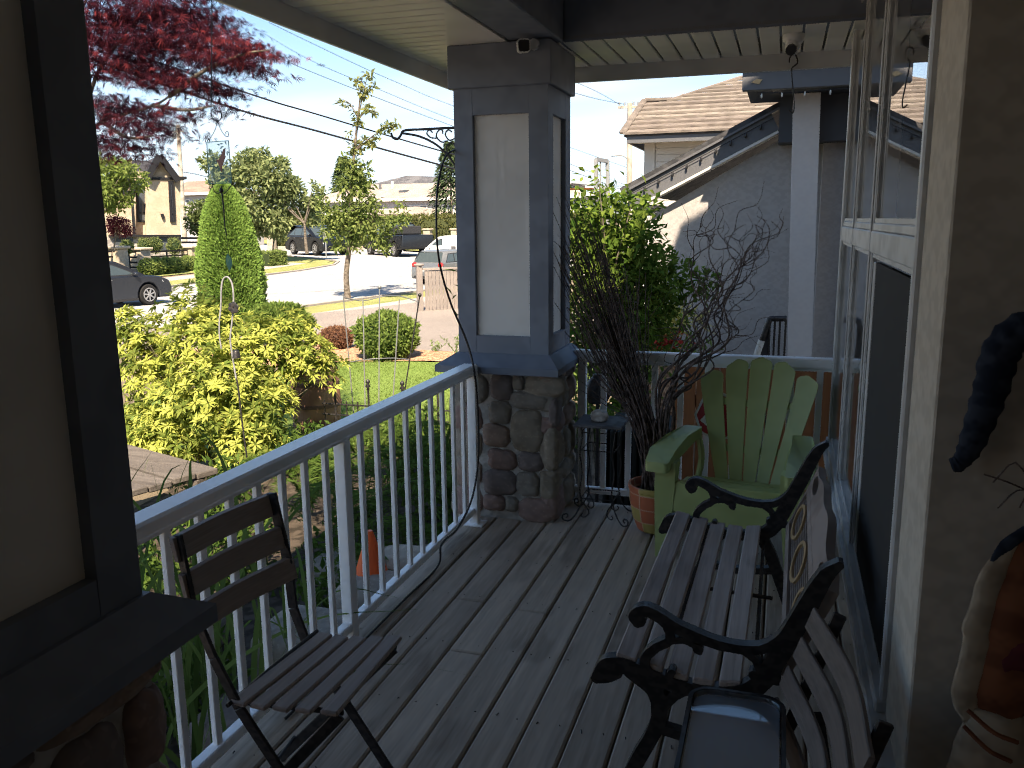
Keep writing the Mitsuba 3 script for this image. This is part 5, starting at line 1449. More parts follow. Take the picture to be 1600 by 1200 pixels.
m, col = leaves(PP, DD, NN, LL, LL * .31, col, fold=.25)
part(RH, 'leaves', m, 'leaf', color=col, kind='stuff')
for c, R_ in lobes:
    e = np.array(c)
    mid_ = rb * .45 + e * .55 + r.normal(0, .1, 3)
    p = spl([rb + r.normal(0, .18, 3) * [1, 1, 0], mid_, e], 6)
    part(RH, 'stem', tube(p, np.linspace(.022, .006, len(p)), 6), 'tree_bark', True)
    tw = []
    for q in range(9):
        f = e + unit(r.normal(0, 1, 3) + [0, 0, .3]) * R_ * .9
        b = p[int(r.integers(6, len(p)))]
        tw.append(tube(spl([b, (b + f) / 2 + r.normal(0, .03, 3), f], 3), np.linspace(.006, .002, 7), 4))
    part(RH, 'twigs', cat(tw), 'tree_bark', True, kind='stuff')

# ---- tall laurel behind the column
r = np.random.default_rng(31)
LH = thing('laurel_bush', 'tall leafy green bush behind the railing, bright at the top', 'bush')
cl = [(-1.603,6.9,1.536,0.3), (-1.365,6.9,1.611,0.3), (-1.467,6.9,1.225,0.36), (-1.178,6.9,1.33,0.34), (-1.072,6.9,1.176,0.28), (-1.628,6.9,0.959,0.34), (-1.277,6.9,0.913,0.38), (-1.029,6.9,0.866,0.26), (-1.516,6.9,0.586,0.34), (-1.192,6.9,0.544,0.32), (-0.916,6.9,1.126,0.17), (-1.315,6.9,1.788,0.13), (-1.604,6.9,1.793,0.12), (-1.103,6.9,1.508,0.2), (-1.683,6.9,1.329,0.3), (-1.431,6.9,0.153,0.3), (-1.159,6.9,0.167,0.25)]
cl += [(c[0] + r.normal(0, .15), c[1] + .45, c[2] - .05, c[3]) for c in cl[:12]]
P, d = cloud(7200, r, cl, .45)
crown(LH, P, d, r, .085, .042, (.05, .11, .018), (.17, .235, .045), name='leaves')
sh = []
for q in range(26):
    x_, z_ = r.uniform(-1.75, -.75), r.uniform(1.55, 1.98)
    if x_ > -1.0:
        z_ -= .35
    b = np.array([x_, 6.9 + r.normal(0, .15), z_])
    for u in np.linspace(0, 1, 6):
        sh.append(b + np.array([r.normal(0, .02), r.normal(0, .02), -.22 + .3 * u]))
sh = np.array(sh)
crown(LH, sh, rdir(len(sh), r, .5), r, .075, .04, (.12, .2, .03), (.30, .38, .08), name='shoots')
for q in range(22):
    e = np.array(cl[int(r.integers(0, len(cl)))][:3]) + r.normal(0, .12, 3)
    b = np.array([-1.2 + r.normal(0, .22), 6.95 + r.normal(0, .18), -.7])
    p = spl([b, b * .4 + e * .6 + r.normal(0, .06, 3), e], 5)
    part(LH, 'stem', tube(p, np.linspace(.014, .004, len(p)), 5), 'tree_bark', True)
# a few leaves of it show left of the column
P = np.array([(-2.502,6.4,1.144), (-2.494,6.4,1.041), (-2.52,6.4,1.118), (-2.491,6.4,0.938), (-2.527,6.4,1.03), (-2.478,6.4,1.221), (-2.514,6.4,0.885), (-2.499,6.4,0.834), (-2.47,6.4,1.093), (-2.451,6.4,0.99)])
crown(LH, P, rdir(len(P), r), r, .10, .03, (.05, .10, .02), (.10, .15, .03), name='side_leaves')

# ---- flowers behind the far railing
r = np.random.default_rng(33)
FP = thing('flower_patch', 'red, orange and yellow flowers glowing beyond the far railing', 'flowers')
for nm, c, nn_, L, W, c0, c1, dz in (('red_flowers', (-1.167,9,0.368), 200, .06, .05, (.55, .05, .06), (.65, .12, .10), .07), ('orange_flowers', (-1.316,9,0.328), 110, .06, .05, (.65, .22, .05), (.70, .30, .08), .07), ('yellow_leaves', (-1.051,9,0.541), 130, .24, .018, (.50, .48, .12), (.66, .62, .25), .08), ('green_leaves', (-1.143,9,0.19), 500, .11, .035, (.08, .15, .03), (.2, .27, .06), .16)):
    P = np.array(c) + r.normal(0, dz, (nn_, 3)) * [1.5, 1, .8]
    m, col = leaves(P, rdir(nn_, r, .5), rdir(nn_, r, .6), L * r.uniform(.7, 1.2, nn_), W, tint(nn_, c0, c1, r))
    part(FP, nm, m, 'leaf', color=col, kind='stuff')
cc_ = np.array((-1.142,9,0.162))
part(FP, 'soil_mound', rock((cc_[0], 9.1, (cc_[2] - .9) / 2), (.9, .7, cc_[2] + .95), 77, 3, .06, 5), 'bark_mulch', True)

# ---- japanese maple reaching in at the top left
r = np.random.default_rng(41)
JM = thing('japanese_maple', 'dark red fine leaved maple whose crown hangs into the upper corner', 'tree')
layers = [(-5.753,6.5,3.398,0.55,1), (-5.339,6.5,3.444,0.5,1), (-4.885,6.5,3.383,0.42,0.9), (-5.237,6.5,3.15,0.5,1), (-4.712,6.5,3.165,0.42,1), (-4.342,6.5,3.064,0.24,0.55), (-4.57,6.5,2.976,0.3,0.8), (-5.661,6.5,3.018,0.5,1), (-5.165,6.5,2.881,0.42,0.8), (-4.748,6.5,2.779,0.26,0.6), (-5.772,6.5,2.671,0.42,0.9), (-5.479,6.5,2.493,0.34,0.6), (-5.062,6.5,2.583,0.22,0.35), (-4.697,6.5,2.619,0.16,0.25), (-5.675,6.5,2.307,0.28,0.4), (-4.383,6.5,2.939,0.18,0.35), (-4.127,6.5,3.049,0.1,0.16), (-5.252,6.5,2.374,0.14,0.14), (-5.948,6.5,2.401,0.35,0.6), (-6.052,6.5,3.259,0.6,0.9), (-5.495,6.5,3.844,0.8,1.2), (-4.851,6.5,3.734,0.6,1), (-4.334,6.5,2.772,0.06,0.05), (-5.862,6.5,2.229,0.18,0.2)]
layers = np.array(layers)
n = 12500
w = layers[:, 4] * layers[:, 3]
k = r.choice(len(layers), n, p=w / w.sum())
d = unit(r.normal(0, 1, (n, 3))) * r.random((n, 1)) ** .5
P = layers[k, :3] + d * layers[k, 3:4] * np.array([.78, 1.1, .30]) + np.column_stack([np.zeros(n), r.normal(0, .25, n), np.zeros(n)])
P[:, 2] -= .12 * (np.linalg.norm(d[:, :2], axis=1) * layers[k, 3]) ** 1.2
ax = unit(np.column_stack([d[:, 0] * .7, d[:, 1] * .7, np.full(n, -.35)]) + r.normal(0, .4, (n, 3)))
Nn = unit(r.normal(0, .45, (n, 3)) + [0, 0, 1])
S = unit(np.cross(ax, Nn))
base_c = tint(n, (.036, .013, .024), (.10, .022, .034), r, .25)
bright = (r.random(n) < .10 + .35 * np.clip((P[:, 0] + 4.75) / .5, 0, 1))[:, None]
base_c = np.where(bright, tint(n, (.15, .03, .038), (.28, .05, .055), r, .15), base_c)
LP, LD, LN, LL, LC = [], [], [], [], []
size = r.uniform(.048, .085, n)
for ang, ls in ((-1.35, .55), (-.75, .85), (-.25, 1.0), (.28, 1.0), (.78, .85), (1.4, .55)):
    LP.append(P); LD.append(ax * math.cos(ang) + S * math.sin(ang) - Nn * .12); LN.append(Nn); LL.append(size * ls); LC.append(base_c)
LP, LD, LN, LL, LC = np.vstack(LP), np.vstack(LD), np.vstack(LN), np.concatenate(LL), np.vstack(LC)
m, col = leaves(LP, LD, LN, LL, LL * .115, LC, fold=.1, mid=.45)
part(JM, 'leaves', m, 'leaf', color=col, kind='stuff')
jb = np.array((-6.886,6.6,1.759)); j0 = np.array([jb[0] - .5, 6.8, -.95])
part(JM, 'trunk', tube(spl([j0, (j0 + jb) / 2 + [.1, 0, .2], jb], 6), np.linspace(.10, .06, 13), 10), 'tree_bark', True)
for pts in ([(-6.886,6.6,1.759), (-6.249,6.5,2.327), (-5.931,6.5,2.54), (-5.676,6.5,2.595), (-5.359,6.5,2.651), (-5.182,6.5,2.723), (-4.935,6.5,2.868)], [(-6.249,6.5,2.327), (-5.953,6.5,2.927), (-5.635,6.5,3.23), (-5.336,6.5,3.47)], [(-5.182,6.5,2.723), (-4.726,6.4,2.893), (-4.341,6.4,2.996), (-4.095,6.4,3.014)], [(-5.931,6.5,2.54), (-5.578,6.4,2.378), (-5.304,6.4,2.384)], [(-5.635,6.5,3.23), (-5.324,6.7,3.246), (-4.913,6.7,3.322)], [(-5.359,6.5,2.651), (-4.873,6.3,2.567), (-4.584,6.3,2.589)], [(-6.886,6.6,1.759), (-6.779,6.8,2.844), (-6.114,6.8,3.873)]):
    p = spl(pts, 5)
    part(JM, 'limb', tube(p, np.linspace(.022, .005, len(p)), 7), 'tree_bark', True)

# ---- slim street tree
r = np.random.default_rng(51)
SLT = thing('street_tree', 'slim young street tree with sparse top and leafy skirt on the verge', 'tree')
Yt = 27.85
tb = np.array((-15.133,27.85,-1.247))
tr = [tb - [0, 0, .1], (-15.159,27.85,-0.267), (-14.975,27.85,0.77), (-14.859,27.85,2.016), (-14.714,27.85,3.351), (-14.527,27.85,4.549), (-14.319,27.85,5.724), (-14.177,27.85,6.607)]
part(SLT, 'trunk', tube(spl(tr, 5), np.interp(np.linspace(0, 1, 36), [0, .1, .35, 1], [.14, .10, .085, .012]), 9), 'tree_bark', True)
cl = [(-14.86,27.85,0.998,0.55), (-13.836,27.85,1.107,0.5), (-15.619,27.85,1.344,0.5), (-14.57,27.85,1.675,0.8), (-13.316,27.85,1.551,0.45), (-12.811,27.85,1.813,0.28), (-15.064,27.85,2.019,0.6), (-14.039,27.85,2.184,0.5), (-15.716,27.85,1.914,0.4), (-14.813,27.85,2.91,0.62), (-14.487,27.85,3.345,0.55), (-14.848,27.85,3.685,0.4), (-14.259,27.85,2.853,0.4), (-15.468,27.85,0.77,0.25), (-13.599,27.85,0.768,0.3), (-15.95,27.85,2.371,0.25), (-16.221,27.85,2.216,0.15), (-12.918,27.85,2.211,0.2)]
tp_ = [(-14.518,27.85,4.222,0.28), (-14.061,27.85,4.38,0.25), (-13.684,27.85,4.517,0.12), (-14.797,27.85,4.668,0.15), (-14.99,27.85,5.757,0.16), (-14.746,27.85,5.638,0.12), (-14.4,27.85,5.085,0.2), (-14.008,27.85,5.496,0.2), (-13.768,27.85,5.378,0.15), (-14.106,27.85,6.032,0.2), (-14.334,27.85,6.405,0.2), (-13.957,27.85,6.594,0.16), (-13.178,27.85,4.883,0.22), (-13.425,27.85,4.829,0.18), (-12.934,27.85,4.915,0.12), (-14.234,27.85,5.933,0.14), (-14.508,27.85,5.412,0.12), (-13.778,27.85,6.226,0.12)]
for c, q in (((620, 195), 1), ((535, 155), 2), ((590, 175), 2), ((585, 215), 1), ((575, 115), 0), ((640, 335), 1), ((495, 318), 1), ((540, 345), 1), ((612, 352), 1), ((525, 370), 1)):
    t0 = np.array((-14.68,27.85,4.009)) if c[1] < 230 else np.array((-14.859,27.85,1.52))
    if c[1] == 155 or c == (590, 175):
        t0 = np.array((-14.395,27.85,5.192))
    e = np.array([0.0, 0, 0]) + {(620, 195): (-12.934,27.85,4.915), (535, 155): (-14.985,27.85,5.864), (590, 175): (-13.646,27.85,5.372), (585, 215): (-13.807,27.85,4.522), (575, 115): (-13.954,27.85,6.657), (640, 335): (-12.563,27.85,1.876), (495, 318): (-16.216,27.85,2.307), (540, 345): (-15.082,27.85,1.68), (612, 352): (-13.268,27.85,1.506), (525, 370): (-15.501,27.85,1.114)}[c]
    p = spl([t0, (t0 + e) / 2 + [0, 0, .15], e], 5)
    part(SLT, 'limb', tube(p, np.linspace(.03, .008, len(p)), 5), 'tree_bark', True)
P, d = cloud(3700, r, cl, .5)
crown(SLT, P, d, r, .19, .10, (.085, .135, .035), (.29, .34, .11), droop=.2)
P, d = cloud(560, r, tp_, .6)
crown(SLT, P, d, r, .20, .11, (.12, .15, .05), (.36, .36, .14), droop=.2, name='top_leaves')


# ---- broad trees, hedges, conifers further off
def broad_tree(label, clumps_px, Y, base, fork, n, L, c0, c1, seed, r0=.2, name='broad_tree', grp=None, mat='tree_bark'):
    r = np.random.default_rng(seed)
    k_ = thing(name, label, 'tree', grp)
    cl = np.array(clumps_px, float)
    cl[:, 1] += r.normal(0, .7 * cl[:, 3].mean(), len(cl))
    limbs(k_, base, np.array(fork), [c[:3] for c in cl[:: max(1, len(cl) // 7)]], r0, mat, r)
    P, d = cloud(n, r, cl, .42)
    crown(k_, P, d, r, L, L * .55, c0, c1)
    return k_


broad_tree('broad green tree on the far corner behind the clipped conifer', [(-35.568,50,4.342,1.3), (-33.52,50,5.119,1.3), (-34.19,50,5.961,0.7), (-32.093,50,4.672,1.4), (-36.212,50,5.609,0.7), (-36.126,50,3.725,1), (-31.698,50,3.431,1.4), (-33.451,50,2.839,1.5), (-30.935,50,4.031,0.8), (-30.567,50,2.383,0.9), (-35.226,50,2.445,1.2), (-31.816,50,1.776,0.9), (-29.303,50,3.59,0.4), (-29.813,50,2.988,0.5), (-30.13,50,1.759,0.5), (-36.519,50,4.992,0.5), (-32.712,50,6.118,0.4), (-31.554,50,5.472,0.5), (-29.038,50,4.07,0.2), (-33.813,50,1.374,0.8), (-32.364,50,0.943,0.5)], 50,
           (-30.029,50,-0.405), (-30.095,50,1.552), 9500, .36, (.13, .175, .07), (.36, .40, .19), 61, .12)
broad_tree('pale green small tree beside the driveway gate', [(-42.42,56,2.583,0.9), (-42.105,56,1.619,1), (-43.069,56,1.869,0.7), (-41.685,56,3.051,0.7), (-41.615,56,0.65,0.8)], 56, (-42.329,56,-0.807), (-42.172,56,0.895), 1500, .36, (.10, .14, .05), (.22, .27, .11), 62, .10)
broad_tree('light green tree in front of the beige gabled house', [(-32.94,36,4.38,0.9), (-32.204,36,3.889,0.8), (-32.677,36,3.267,0.8), (-31.743,36,4.441,0.5), (-33.137,36,2.798,0.7), (-33.641,36,3.606,1), (-32.325,36,2.88,0.35), (-32.976,36,2.475,0.3)], 36, (-34.097,36,0.045), (-33.765,36,2.003), 2600, .26, (.13, .19, .04), (.30, .36, .11), 63, .10)
broad_tree('small purple leaved tree before the beige gabled house', [(-34.042,37.5,1.604,0.42), (-33.408,37.5,1.665,0.38), (-33.679,37.5,1.835,0.4), (-34.41,37.5,1.338,0.3), (-33.572,37.5,1.332,0.34), (-33.957,37.5,1.267,0.4)], 37.5, (-34.298,37.5,0.186), (-34.081,37.5,0.931), 1800, .13, (.09, .025, .035), (.20, .055, .07), 64, .05)
broad_tree('pale leafy young tree on the far verge', [(-36.561,56.5,0.997,0.55), (-36.796,56.5,1.568,0.45), (-36.263,56.5,0.521,0.4), (-36.595,56.5,2.038,0.3)], 56.5, (-36.853,56.5,-0.72), (-36.717,56.5,0.38), 700, .24, (.16, .2, .06), (.30, .33, .12), 65, .07)


def conifer(label, base, h, R, seed, n=2600):
    r = np.random.default_rng(seed)
    k_ = thing('conifer', label, 'tree')
    b = np.array(base, float)
    part(k_, 'trunk', tube([b, b + [0, 0, h * .9]], [h * .018, .03], 6), 'tree_bark', True)
    t = r.random(n) ** .7 * .98
    a = r.uniform(0, 6.283, n)
    tier = .72 + .28 * np.abs(np.sin(t * 34))
    rad = R * (1 - t) ** .8 * tier * r.uniform(.35, 1.05, n)
    P = b + np.column_stack([np.cos(a) * rad, np.sin(a) * rad, h * (.06 + .94 * t)])
    o = np.column_stack([np.cos(a), np.sin(a), -np.full(n, .35)])
    m, col = leaves(P, o + r.normal(0, .3, (n, 3)), [0, 0, 1] + r.normal(0, .4, (n, 3)), h * .075, h * .022, tint(n, (.02, .04, .018), (.075, .105, .045), r, .2))
    part(k_, 'crown', m, 'needle', color=col, kind='stuff')


conifer('dark conifer behind the pink roofed house, left of the slim street tree', (-60.686,112,1.225), 9.8, 3.2, 71)
conifer('second dark conifer just right of the slim street tree', (-58.419,112,1.206), 8.2, 3.0, 72)
conifer('tall dark conifer half hidden behind the column', (-30.761,78,1.248), 8.0, 2.6, 73)


def hedge(label, p0, p1, w, h, n, L, c0, c1, seed, name='hedge', core=(.03, .045, .015)):
    """a clipped wall of foliage from p0 to p1 (base points)"""
    r = np.random.default_rng(seed)
    k_ = thing(name, label, 'hedge')
    p0, p1 = np.asarray(p0, float), np.asarray(p1, float)
    d, s, u = frame(p1 - p0)
    Ln = np.linalg.norm(p1 - p0)
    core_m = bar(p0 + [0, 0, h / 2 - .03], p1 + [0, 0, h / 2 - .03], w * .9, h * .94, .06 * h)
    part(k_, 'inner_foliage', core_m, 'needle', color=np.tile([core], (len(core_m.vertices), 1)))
    f = r.random(n)
    top = f < w / (w + 2 * h) * 1.1
    a = r.random(n) * Ln
    lat = np.where(top, r.uniform(-.5, .5, n) * w, np.where(r.random(n) < .5, -.5, .5) * w)
    hz = np.where(top, h, r.random(n) * h) + .07 * L * r.normal(0, 3, n)
    wob = (meshkit.fbm(np.column_stack([a * .8, hz, lat]), 3, seed) - .5) * .35 * w
    P = p0 + d * a[:, None] + s * (lat + np.sign(lat) * wob * ~top)[:, None] + np.array([0, 0, 1]) * (hz + wob * top)[:, None]
    o = np.where(top[:, None], [0, 0, 1.0], s * np.sign(lat)[:, None])
    m, col = leaves(P - o * L * .3, o + r.normal(0, .6, (n, 3)) + [0, 0, .3], o + r.normal(0, .6, (n, 3)), L * r.uniform(.6, 1.3, n), L * .5, tint(n, c0, c1, r, .16))
    part(k_, 'foliage', m, 'leaf', color=col, kind='stuff')
    return k_


# beyond the side street: the tall clipped hedge with stone posts
hA, hB = np.array((-47.0, 73.5, -1.0)), np.array((-14.0, 73.5, -1.0))
hedge('long tall clipped hedge across the side street', hA, hB, 2.2, 3.05, 11000, .30, (.085, .10, .03), (.19, .19, .07), 81, core=(.06, .07, .025))
plain('post_sand', speck((.36, .31, .25), (.43, .38, .31), 5.0), .9, .15)
for lab, x_, z_ in (('sand coloured stone post before the hedge, nearest the clipped conifer', (-46.742,71.5,-0.856)[0], .95), ('sand coloured stone post before the hedge behind the broad tree', (-44.225,71.5,-0.856)[0], .75), ('sand coloured stone post before the hedge above the black car', (-42.299,71.5,-0.856)[0], .9), ('sand coloured stone post before the hedge above the white van', (-30.543,71.5,-0.857)[0], .85), ('sand coloured stone post before the hedge beside the column', (-27.885,71.5,-0.857)[0], .85)):
    gp_ = thing('gate_post', lab, 'post')
    part(gp_, 'shaft', lohi((x_ - .32, 71.2, -1.2), (x_ + .32, 71.84, z_), .03), 'post_sand')
    part(gp_, 'cap', lohi((x_ - .42, 71.1, z_ + .002), (x_ + .42, 71.94, z_ + .16), .05), 'post_sand')
put('low_wall', lohi((-46, 71.3, -1.2), (-15, 71.7, -.55), .04), 'post_sand', label='low sand coloured wall at the foot of the tall hedge', cat='wall')
shrub('rounded bright green shrub behind the black pickup truck', (*(-34.003,72,0.748)[:2], 0.9), (1.6, 1.0, .9), 1500, .3, .16, (.16, .22, .05), (.26, .33, .09), 83)
# low box hedges along the beige house's fence
bx = [(-33.16,39,-0.637), (-33.228,39.8,-0.645), (-33.233,40.6,-0.65), (-33.423,41.6,-0.666), (-33.671,43,-0.663), (-34.075,44.6,-0.705)]
for i, p in enumerate(bx):
    k_ = ('first', 'second', 'third', 'fourth', 'fifth', 'sixth')[i]
    shrub(f'{k_} low clipped box shrub along the boundary fence, counted from the parked dark car', (p[0] - .3, p[1], p[2] - .05), (.55, .78 if i > 3 else .55, .50), 900, .13, .07, (.14, .2, .05), (.32, .38, .12), 90 + i)
hedge('clipped low hedge by the pavement right of the clipped conifer', (*(-31.398,47,-0.89)[:2], -1.2), (*(-31.043,48.5,-0.799)[:2], -1.2), 1.1, 1.0, 1600, .16, (.12, .18, .05), (.28, .34, .11), 97)
for lab, x_, y_, yy, s_ in (('small green shrub before the stone base of the beige house, next to the window', 226, 384, 44, .42), ('small green shrub between the basement windows of the beige house', 243, 383, 45, .45), ('pale green shrub at the end of the beige house', 272, 385, 47, .5), ('little pointed shrub under the purple tree', 198, 387, 40, .35)):
    c = {226: (-37.85,44,0.333), 243: (-37.871,45,0.342), 272: (-38.095,47,0.2), 198: (-35.658,40,0.344)}[x_]
    shrub(lab, c, (s_, s_, s_ * 1.2), 500, .14, .07, (.12, .16, .05), (.26, .30, .12), 100 + x_)
# distant woodland line
r = np.random.default_rng(110)
fw_ = []
for q in range(300):
    a = r.uniform(-2.3, .75)
    R_ = r.uniform(330, 520)
    fw_.append((R_ * math.sin(a), R_ * math.cos(a), -1 + r.uniform(1, 5), r.uniform(4, 8)))
P, d = cloud(26000, r, fw_, .35)
m, col = leaves(P, rdir(len(P), r), rdir(len(P), r, .5), 1.9, 1.2, tint(len(P), (.035, .055, .03), (.09, .12, .06), r))
put('distant_trees', m, 'leaf', color=col, label='low band of distant trees on the horizon', cat='trees', kind='stuff')
hx = np.linspace(-1400, 1400, 120)
hz_ = 22 + 26 * meshkit.fbm(np.column_stack([hx / 260, 0 * hx, 0 * hx]), 4, 3)
scene['far_hill'] = {'type': 'twosided', 'bsdf': {'type': 'diffuse', 'reflectance': rgb(.20, .235, .26)}}
V = np.vstack([np.column_stack([hx, np.full(120, 1500.0), np.full(120, -5.0)]), np.column_stack([hx, np.full(120, 1650.0), hz_]), np.column_stack([hx, np.full(120, 2100.0), np.full(120, -5.0)])])
i = np.arange(119)
put('hills', tm(V, np.vstack([np.stack([i, i + 1, i + 121], 1), np.stack([i, i + 121, i + 120], 1), np.stack([i + 120, i + 121, i + 241], 1), np.stack([i + 120, i + 241, i + 240], 1)])), 'far_hill', True, label='faint blue hills on the horizon', kind='structure')

# ---------------------------------------------------------------- the shaded bed right outside the railing
r = np.random.default_rng(120)


def fern(c, R, seed, label, n=15):
    r = np.random.default_rng(seed)
    k_ = thing('fern', label, 'fern', 'ferns in the shade under the railing')
    for q in range(n):
        a = 6.283 * q / n + r.normal(0, .25); L = R * r.uniform(.7, 1.15)
        o = np.array([math.cos(a), math.sin(a), 0])
        c_ = np.array([c[0], c[1], c[2]])
        rach = spl([c_, c_ + o * L * .35 + [0, 0, L * .62], c_ + o * L * .75 + [0, 0, L * .70], c_ + o * L + [0, 0, L * .45]], 8)
        rm = tube(rach, np.linspace(.004, .001, len(rach)), 4)
        m1 = [rm]; cols = [np.tile([[.06, .09, .02]], (len(rm.vertices), 1))]
        idx = np.arange(3, len(rach) - 1)
        Pp = np.repeat(rach[idx], 2, 0); t = unit(np.gradient(rach, axis=0))[idx]
        sd = unit(np.cross(t, [0, 0, 1]))
        w = L * .22 * np.sin(np.linspace(.25, 1, len(idx)) * math.pi * .95) + .012
        D = np.stack([sd + t * .35, -sd + t * .35], 1).reshape(-1, 3)
        lm, lc = leaves(Pp, D + r.normal(0, .06, D.shape), np.tile([[0, 0, 1.0]], (len(D), 1)) + r.normal(0, .15, D.shape), np.repeat(w, 2), .020 + .0 * np.repeat(w, 2), tint(len(D), (.05, .10, .02), (.13, .19, .045), r))
        mm = cat([rm, lm])
        part(k_, 'frond', mm, 'leaf', color=np.vstack([cols[0], lc]))


for i, (x, y, R) in enumerate(((-2.2, 5.6, .55), (-2.9, 6.1, .6), (-3.5, 6.6, .55), (-2.7, 5.0, .55), (-3.4, 5.5, .55), (-2.15, 6.8, .55), (-2.0, 4.2, .45), (-2.0, 7.7, .5))):
    w_ = ('below the column end of the railing', 'between the railing and the yellow leaved shrub', 'nearest the yellow leaved shrub', 'behind the orange cone', 'before the low iron fence', 'at the stone column foot', 'growing right at the orange cone', 'farthest along, past the stone column')[i]
    fern((x, y, float(gz(x, y)) + .12), R, 121 + i, 'shaded feathery green fern ' + w_)
IR = thing('tall_grass', 'clump of long upright strap leaves just outside the near end of the railing', 'grass')
P, D = [], []
bl, bc = [], []
for q in range(100):
    b = np.array([r.uniform(-2.9, -1.85), r.uniform(1.9, 3.1), -.6])
    H_ = r.uniform(.7, 1.3) if b[0] < -2.0 else r.uniform(.6, .95)
    o = np.array([r.normal(0, .22), r.normal(0, .22), 0])
    p = spl([b, b + o * .3 + [0, 0, H_ * .55], b + o * 1.1 + [0, 0, H_ * .95], b + o * 1.9 + [0, 0, H_ * r.uniform(.8, 1.05)]], 4)
    s_ = unit(np.cross(p[4] - p[0], rdir(1, r)[0]))
    w_ = np.interp(np.linspace(0, 1, len(p)), [0, .4, 1], [.010, .012, .0008])[:, None]
    V = np.vstack([p - s_ * w_, p + s_ * w_]); k = len(p); i = np.arange(k - 1)
    part(IR, 'blade', tm(V, np.vstack([np.stack([i, i + 1, i + k + 1], 1), np.stack([i, i + k + 1, i + k], 1)])), 'leaf', color=np.tile(tint(1, (.07, .12, .03), (.17, .24, .07), r), (2 * k, 1)))
# leafy undergrowth filling the shade
cl = [(x, y, float(gz(x, y)) + .15, q) for x, y, q in ((-2.3, 3.9, .30), (-2.6, 4.6, .3), (-3.2, 4.2, .4), (-3.8, 5.0, .4), (-4.6, 6.0, .4), (-2.1, 8.6, .4), (-2.8, 7.8, .4), (-1.95, 4.9, .28), (-2.3, 5.6, .38), (-2.9, 6.6, .4), (-2.3, 6.9, .35), (-2.0, 7.2, .3), (-3.2, 3.3, .35), (-3.9, 4.2, .4), (-2.5, 2.9, .3), (-4.2, 6.9, .45), (-3.3, 7.5, .45), (-3.6, 7.7, .35), (-1.9, 6.0, .25), (-4.4, 7.2, .4), (-1.75, 8.0, .3))]
P, d = cloud(11000, r, cl, .5)
m, col = leaves(P, rdir(len(P), r, .2), rdir(len(P), r, .8), .07 * r.uniform(.6, 1.4, len(P)), .035, tint(len(P), (.04, .085, .018), (.12, .18, .04), r))
put('undergrowth', m, 'leaf', color=col, label='low leafy undergrowth in the shade beyond the white railing', cat='plants', kind='stuff')
plain('bed_soil', speck((.03, .025, .02), (.075, .06, .048), 20.0), .95, .1)
put('shade_bed', sheet([(-1.2, -1), (-1.2, 8.5), (-2.4, 8.7), (-4.6, 7.9), (-5.6, 6.8), (-5.2, 3.0), (-4.8, -1)], .05), 'bed_soil', label='dark soil of the shaded bed below the porch', kind='structure')
for i, (x, y, sx_, sy_, sz_, t_) in enumerate(((-2.05, 3.25, .5, .42, .22, 4), (-1.95, 3.75, .42, .4, .24, 4), (-2.0, 4.15, .4, .36, .2, 3), (-2.1, 2.8, .45, .4, .25, 2), (-2.5, 4.5, .5, .4, .2, 4), (-1.95, 2.35, .4, .4, .2, 4), (-2.0, 4.7, .4, .4, .2, 3), (-1.85, 5.2, .4, .35, .25, 2), (-3.0, 3.4, .5, .5, .3, 4))):
    words_ = ('flat grey stone under the mid post of the railing', 'grey garden stone beside the orange cone', 'brownish garden stone behind the orange cone', 'dark garden stone before the mid post', 'grey stone at the edge of the ferns', 'grey stone nearest the folding chair', 'brown stone close to the far railing post', 'dark stone below the far railing post', 'grey stone among the strap leaves')
    put('garden_stone', rock((x, y, float(gz(x, y)) + .08 + (.12 if i < 3 else 0)), (sx_, sy_, sz_ + (.2 if i < 3 else 0)), 130 + i, 3, .12, 4), f'field_stone_{t_}', True, label=words_[i], cat='stone')
CO = thing('traffic_cone', 'small orange traffic cone standing on the stones outside the railing', 'traffic cone')
plain('cone_orange', (.75, .11, .02), .45, .4)
cz = np.array((-2.02,3.835,-0.259))
part(CO, 'body', lathe([(.001, .275), (.014, .275), (.017, .27), (.098, .012), (.001, .012)], 24, cz), 'cone_orange', smooth=40)
part(CO, 'base', box(cz + [0, 0, .004], (.23, .23, .016), .004), 'cone_orange')
put('garden_hose_pot', lathe([(.001, 0), (.13, 0), (.15, .05), (.165, .22), (.17, .225), (.16, .235), (.15, .23), (.14, .2), (.001, .19)], 28, (-2.35, 2.62, -.55)), 'dark_trim', 40, label='dark blue plant tub behind the folding chair outside the railing', cat='pot') if False else None
# weathered plank top
WT = thing('plank_table', 'weathered grey plank table top outside the railing among strap leaves', 'table')
A_, B_, C_ = (np.array(v) for v in ((-5.476,5.814,-0.3), (-4.13,5.358,-0.3), (-4.046,4.699,-0.3)))
u_ = unit(B_ - A_); v_ = unit((C_ - B_) - u_ * ((C_ - B_) @ u_))
for k in range(4):
    o = A_ + v_ * (.02 + .20 * k) + [0, 0, .012 * (k % 2)]
    m = bar(o, o + u_ * 1.36 + u_ * r.normal(0, .03), .185, .05, .008)
    v = np.asarray(m.vertices)
    part(WT, 'plank', tm(v, m.faces), 'plank_wood')
for a, b in ((.1, .1), (1.3, .1), (.1, .7), (1.3, .7)):
    p = A_ + u_ * a + v_ * b
    part(WT, 'leg', bar((*p[:2], -1.0), (*p[:2], -.33), .09, .09), 'plank_wood')
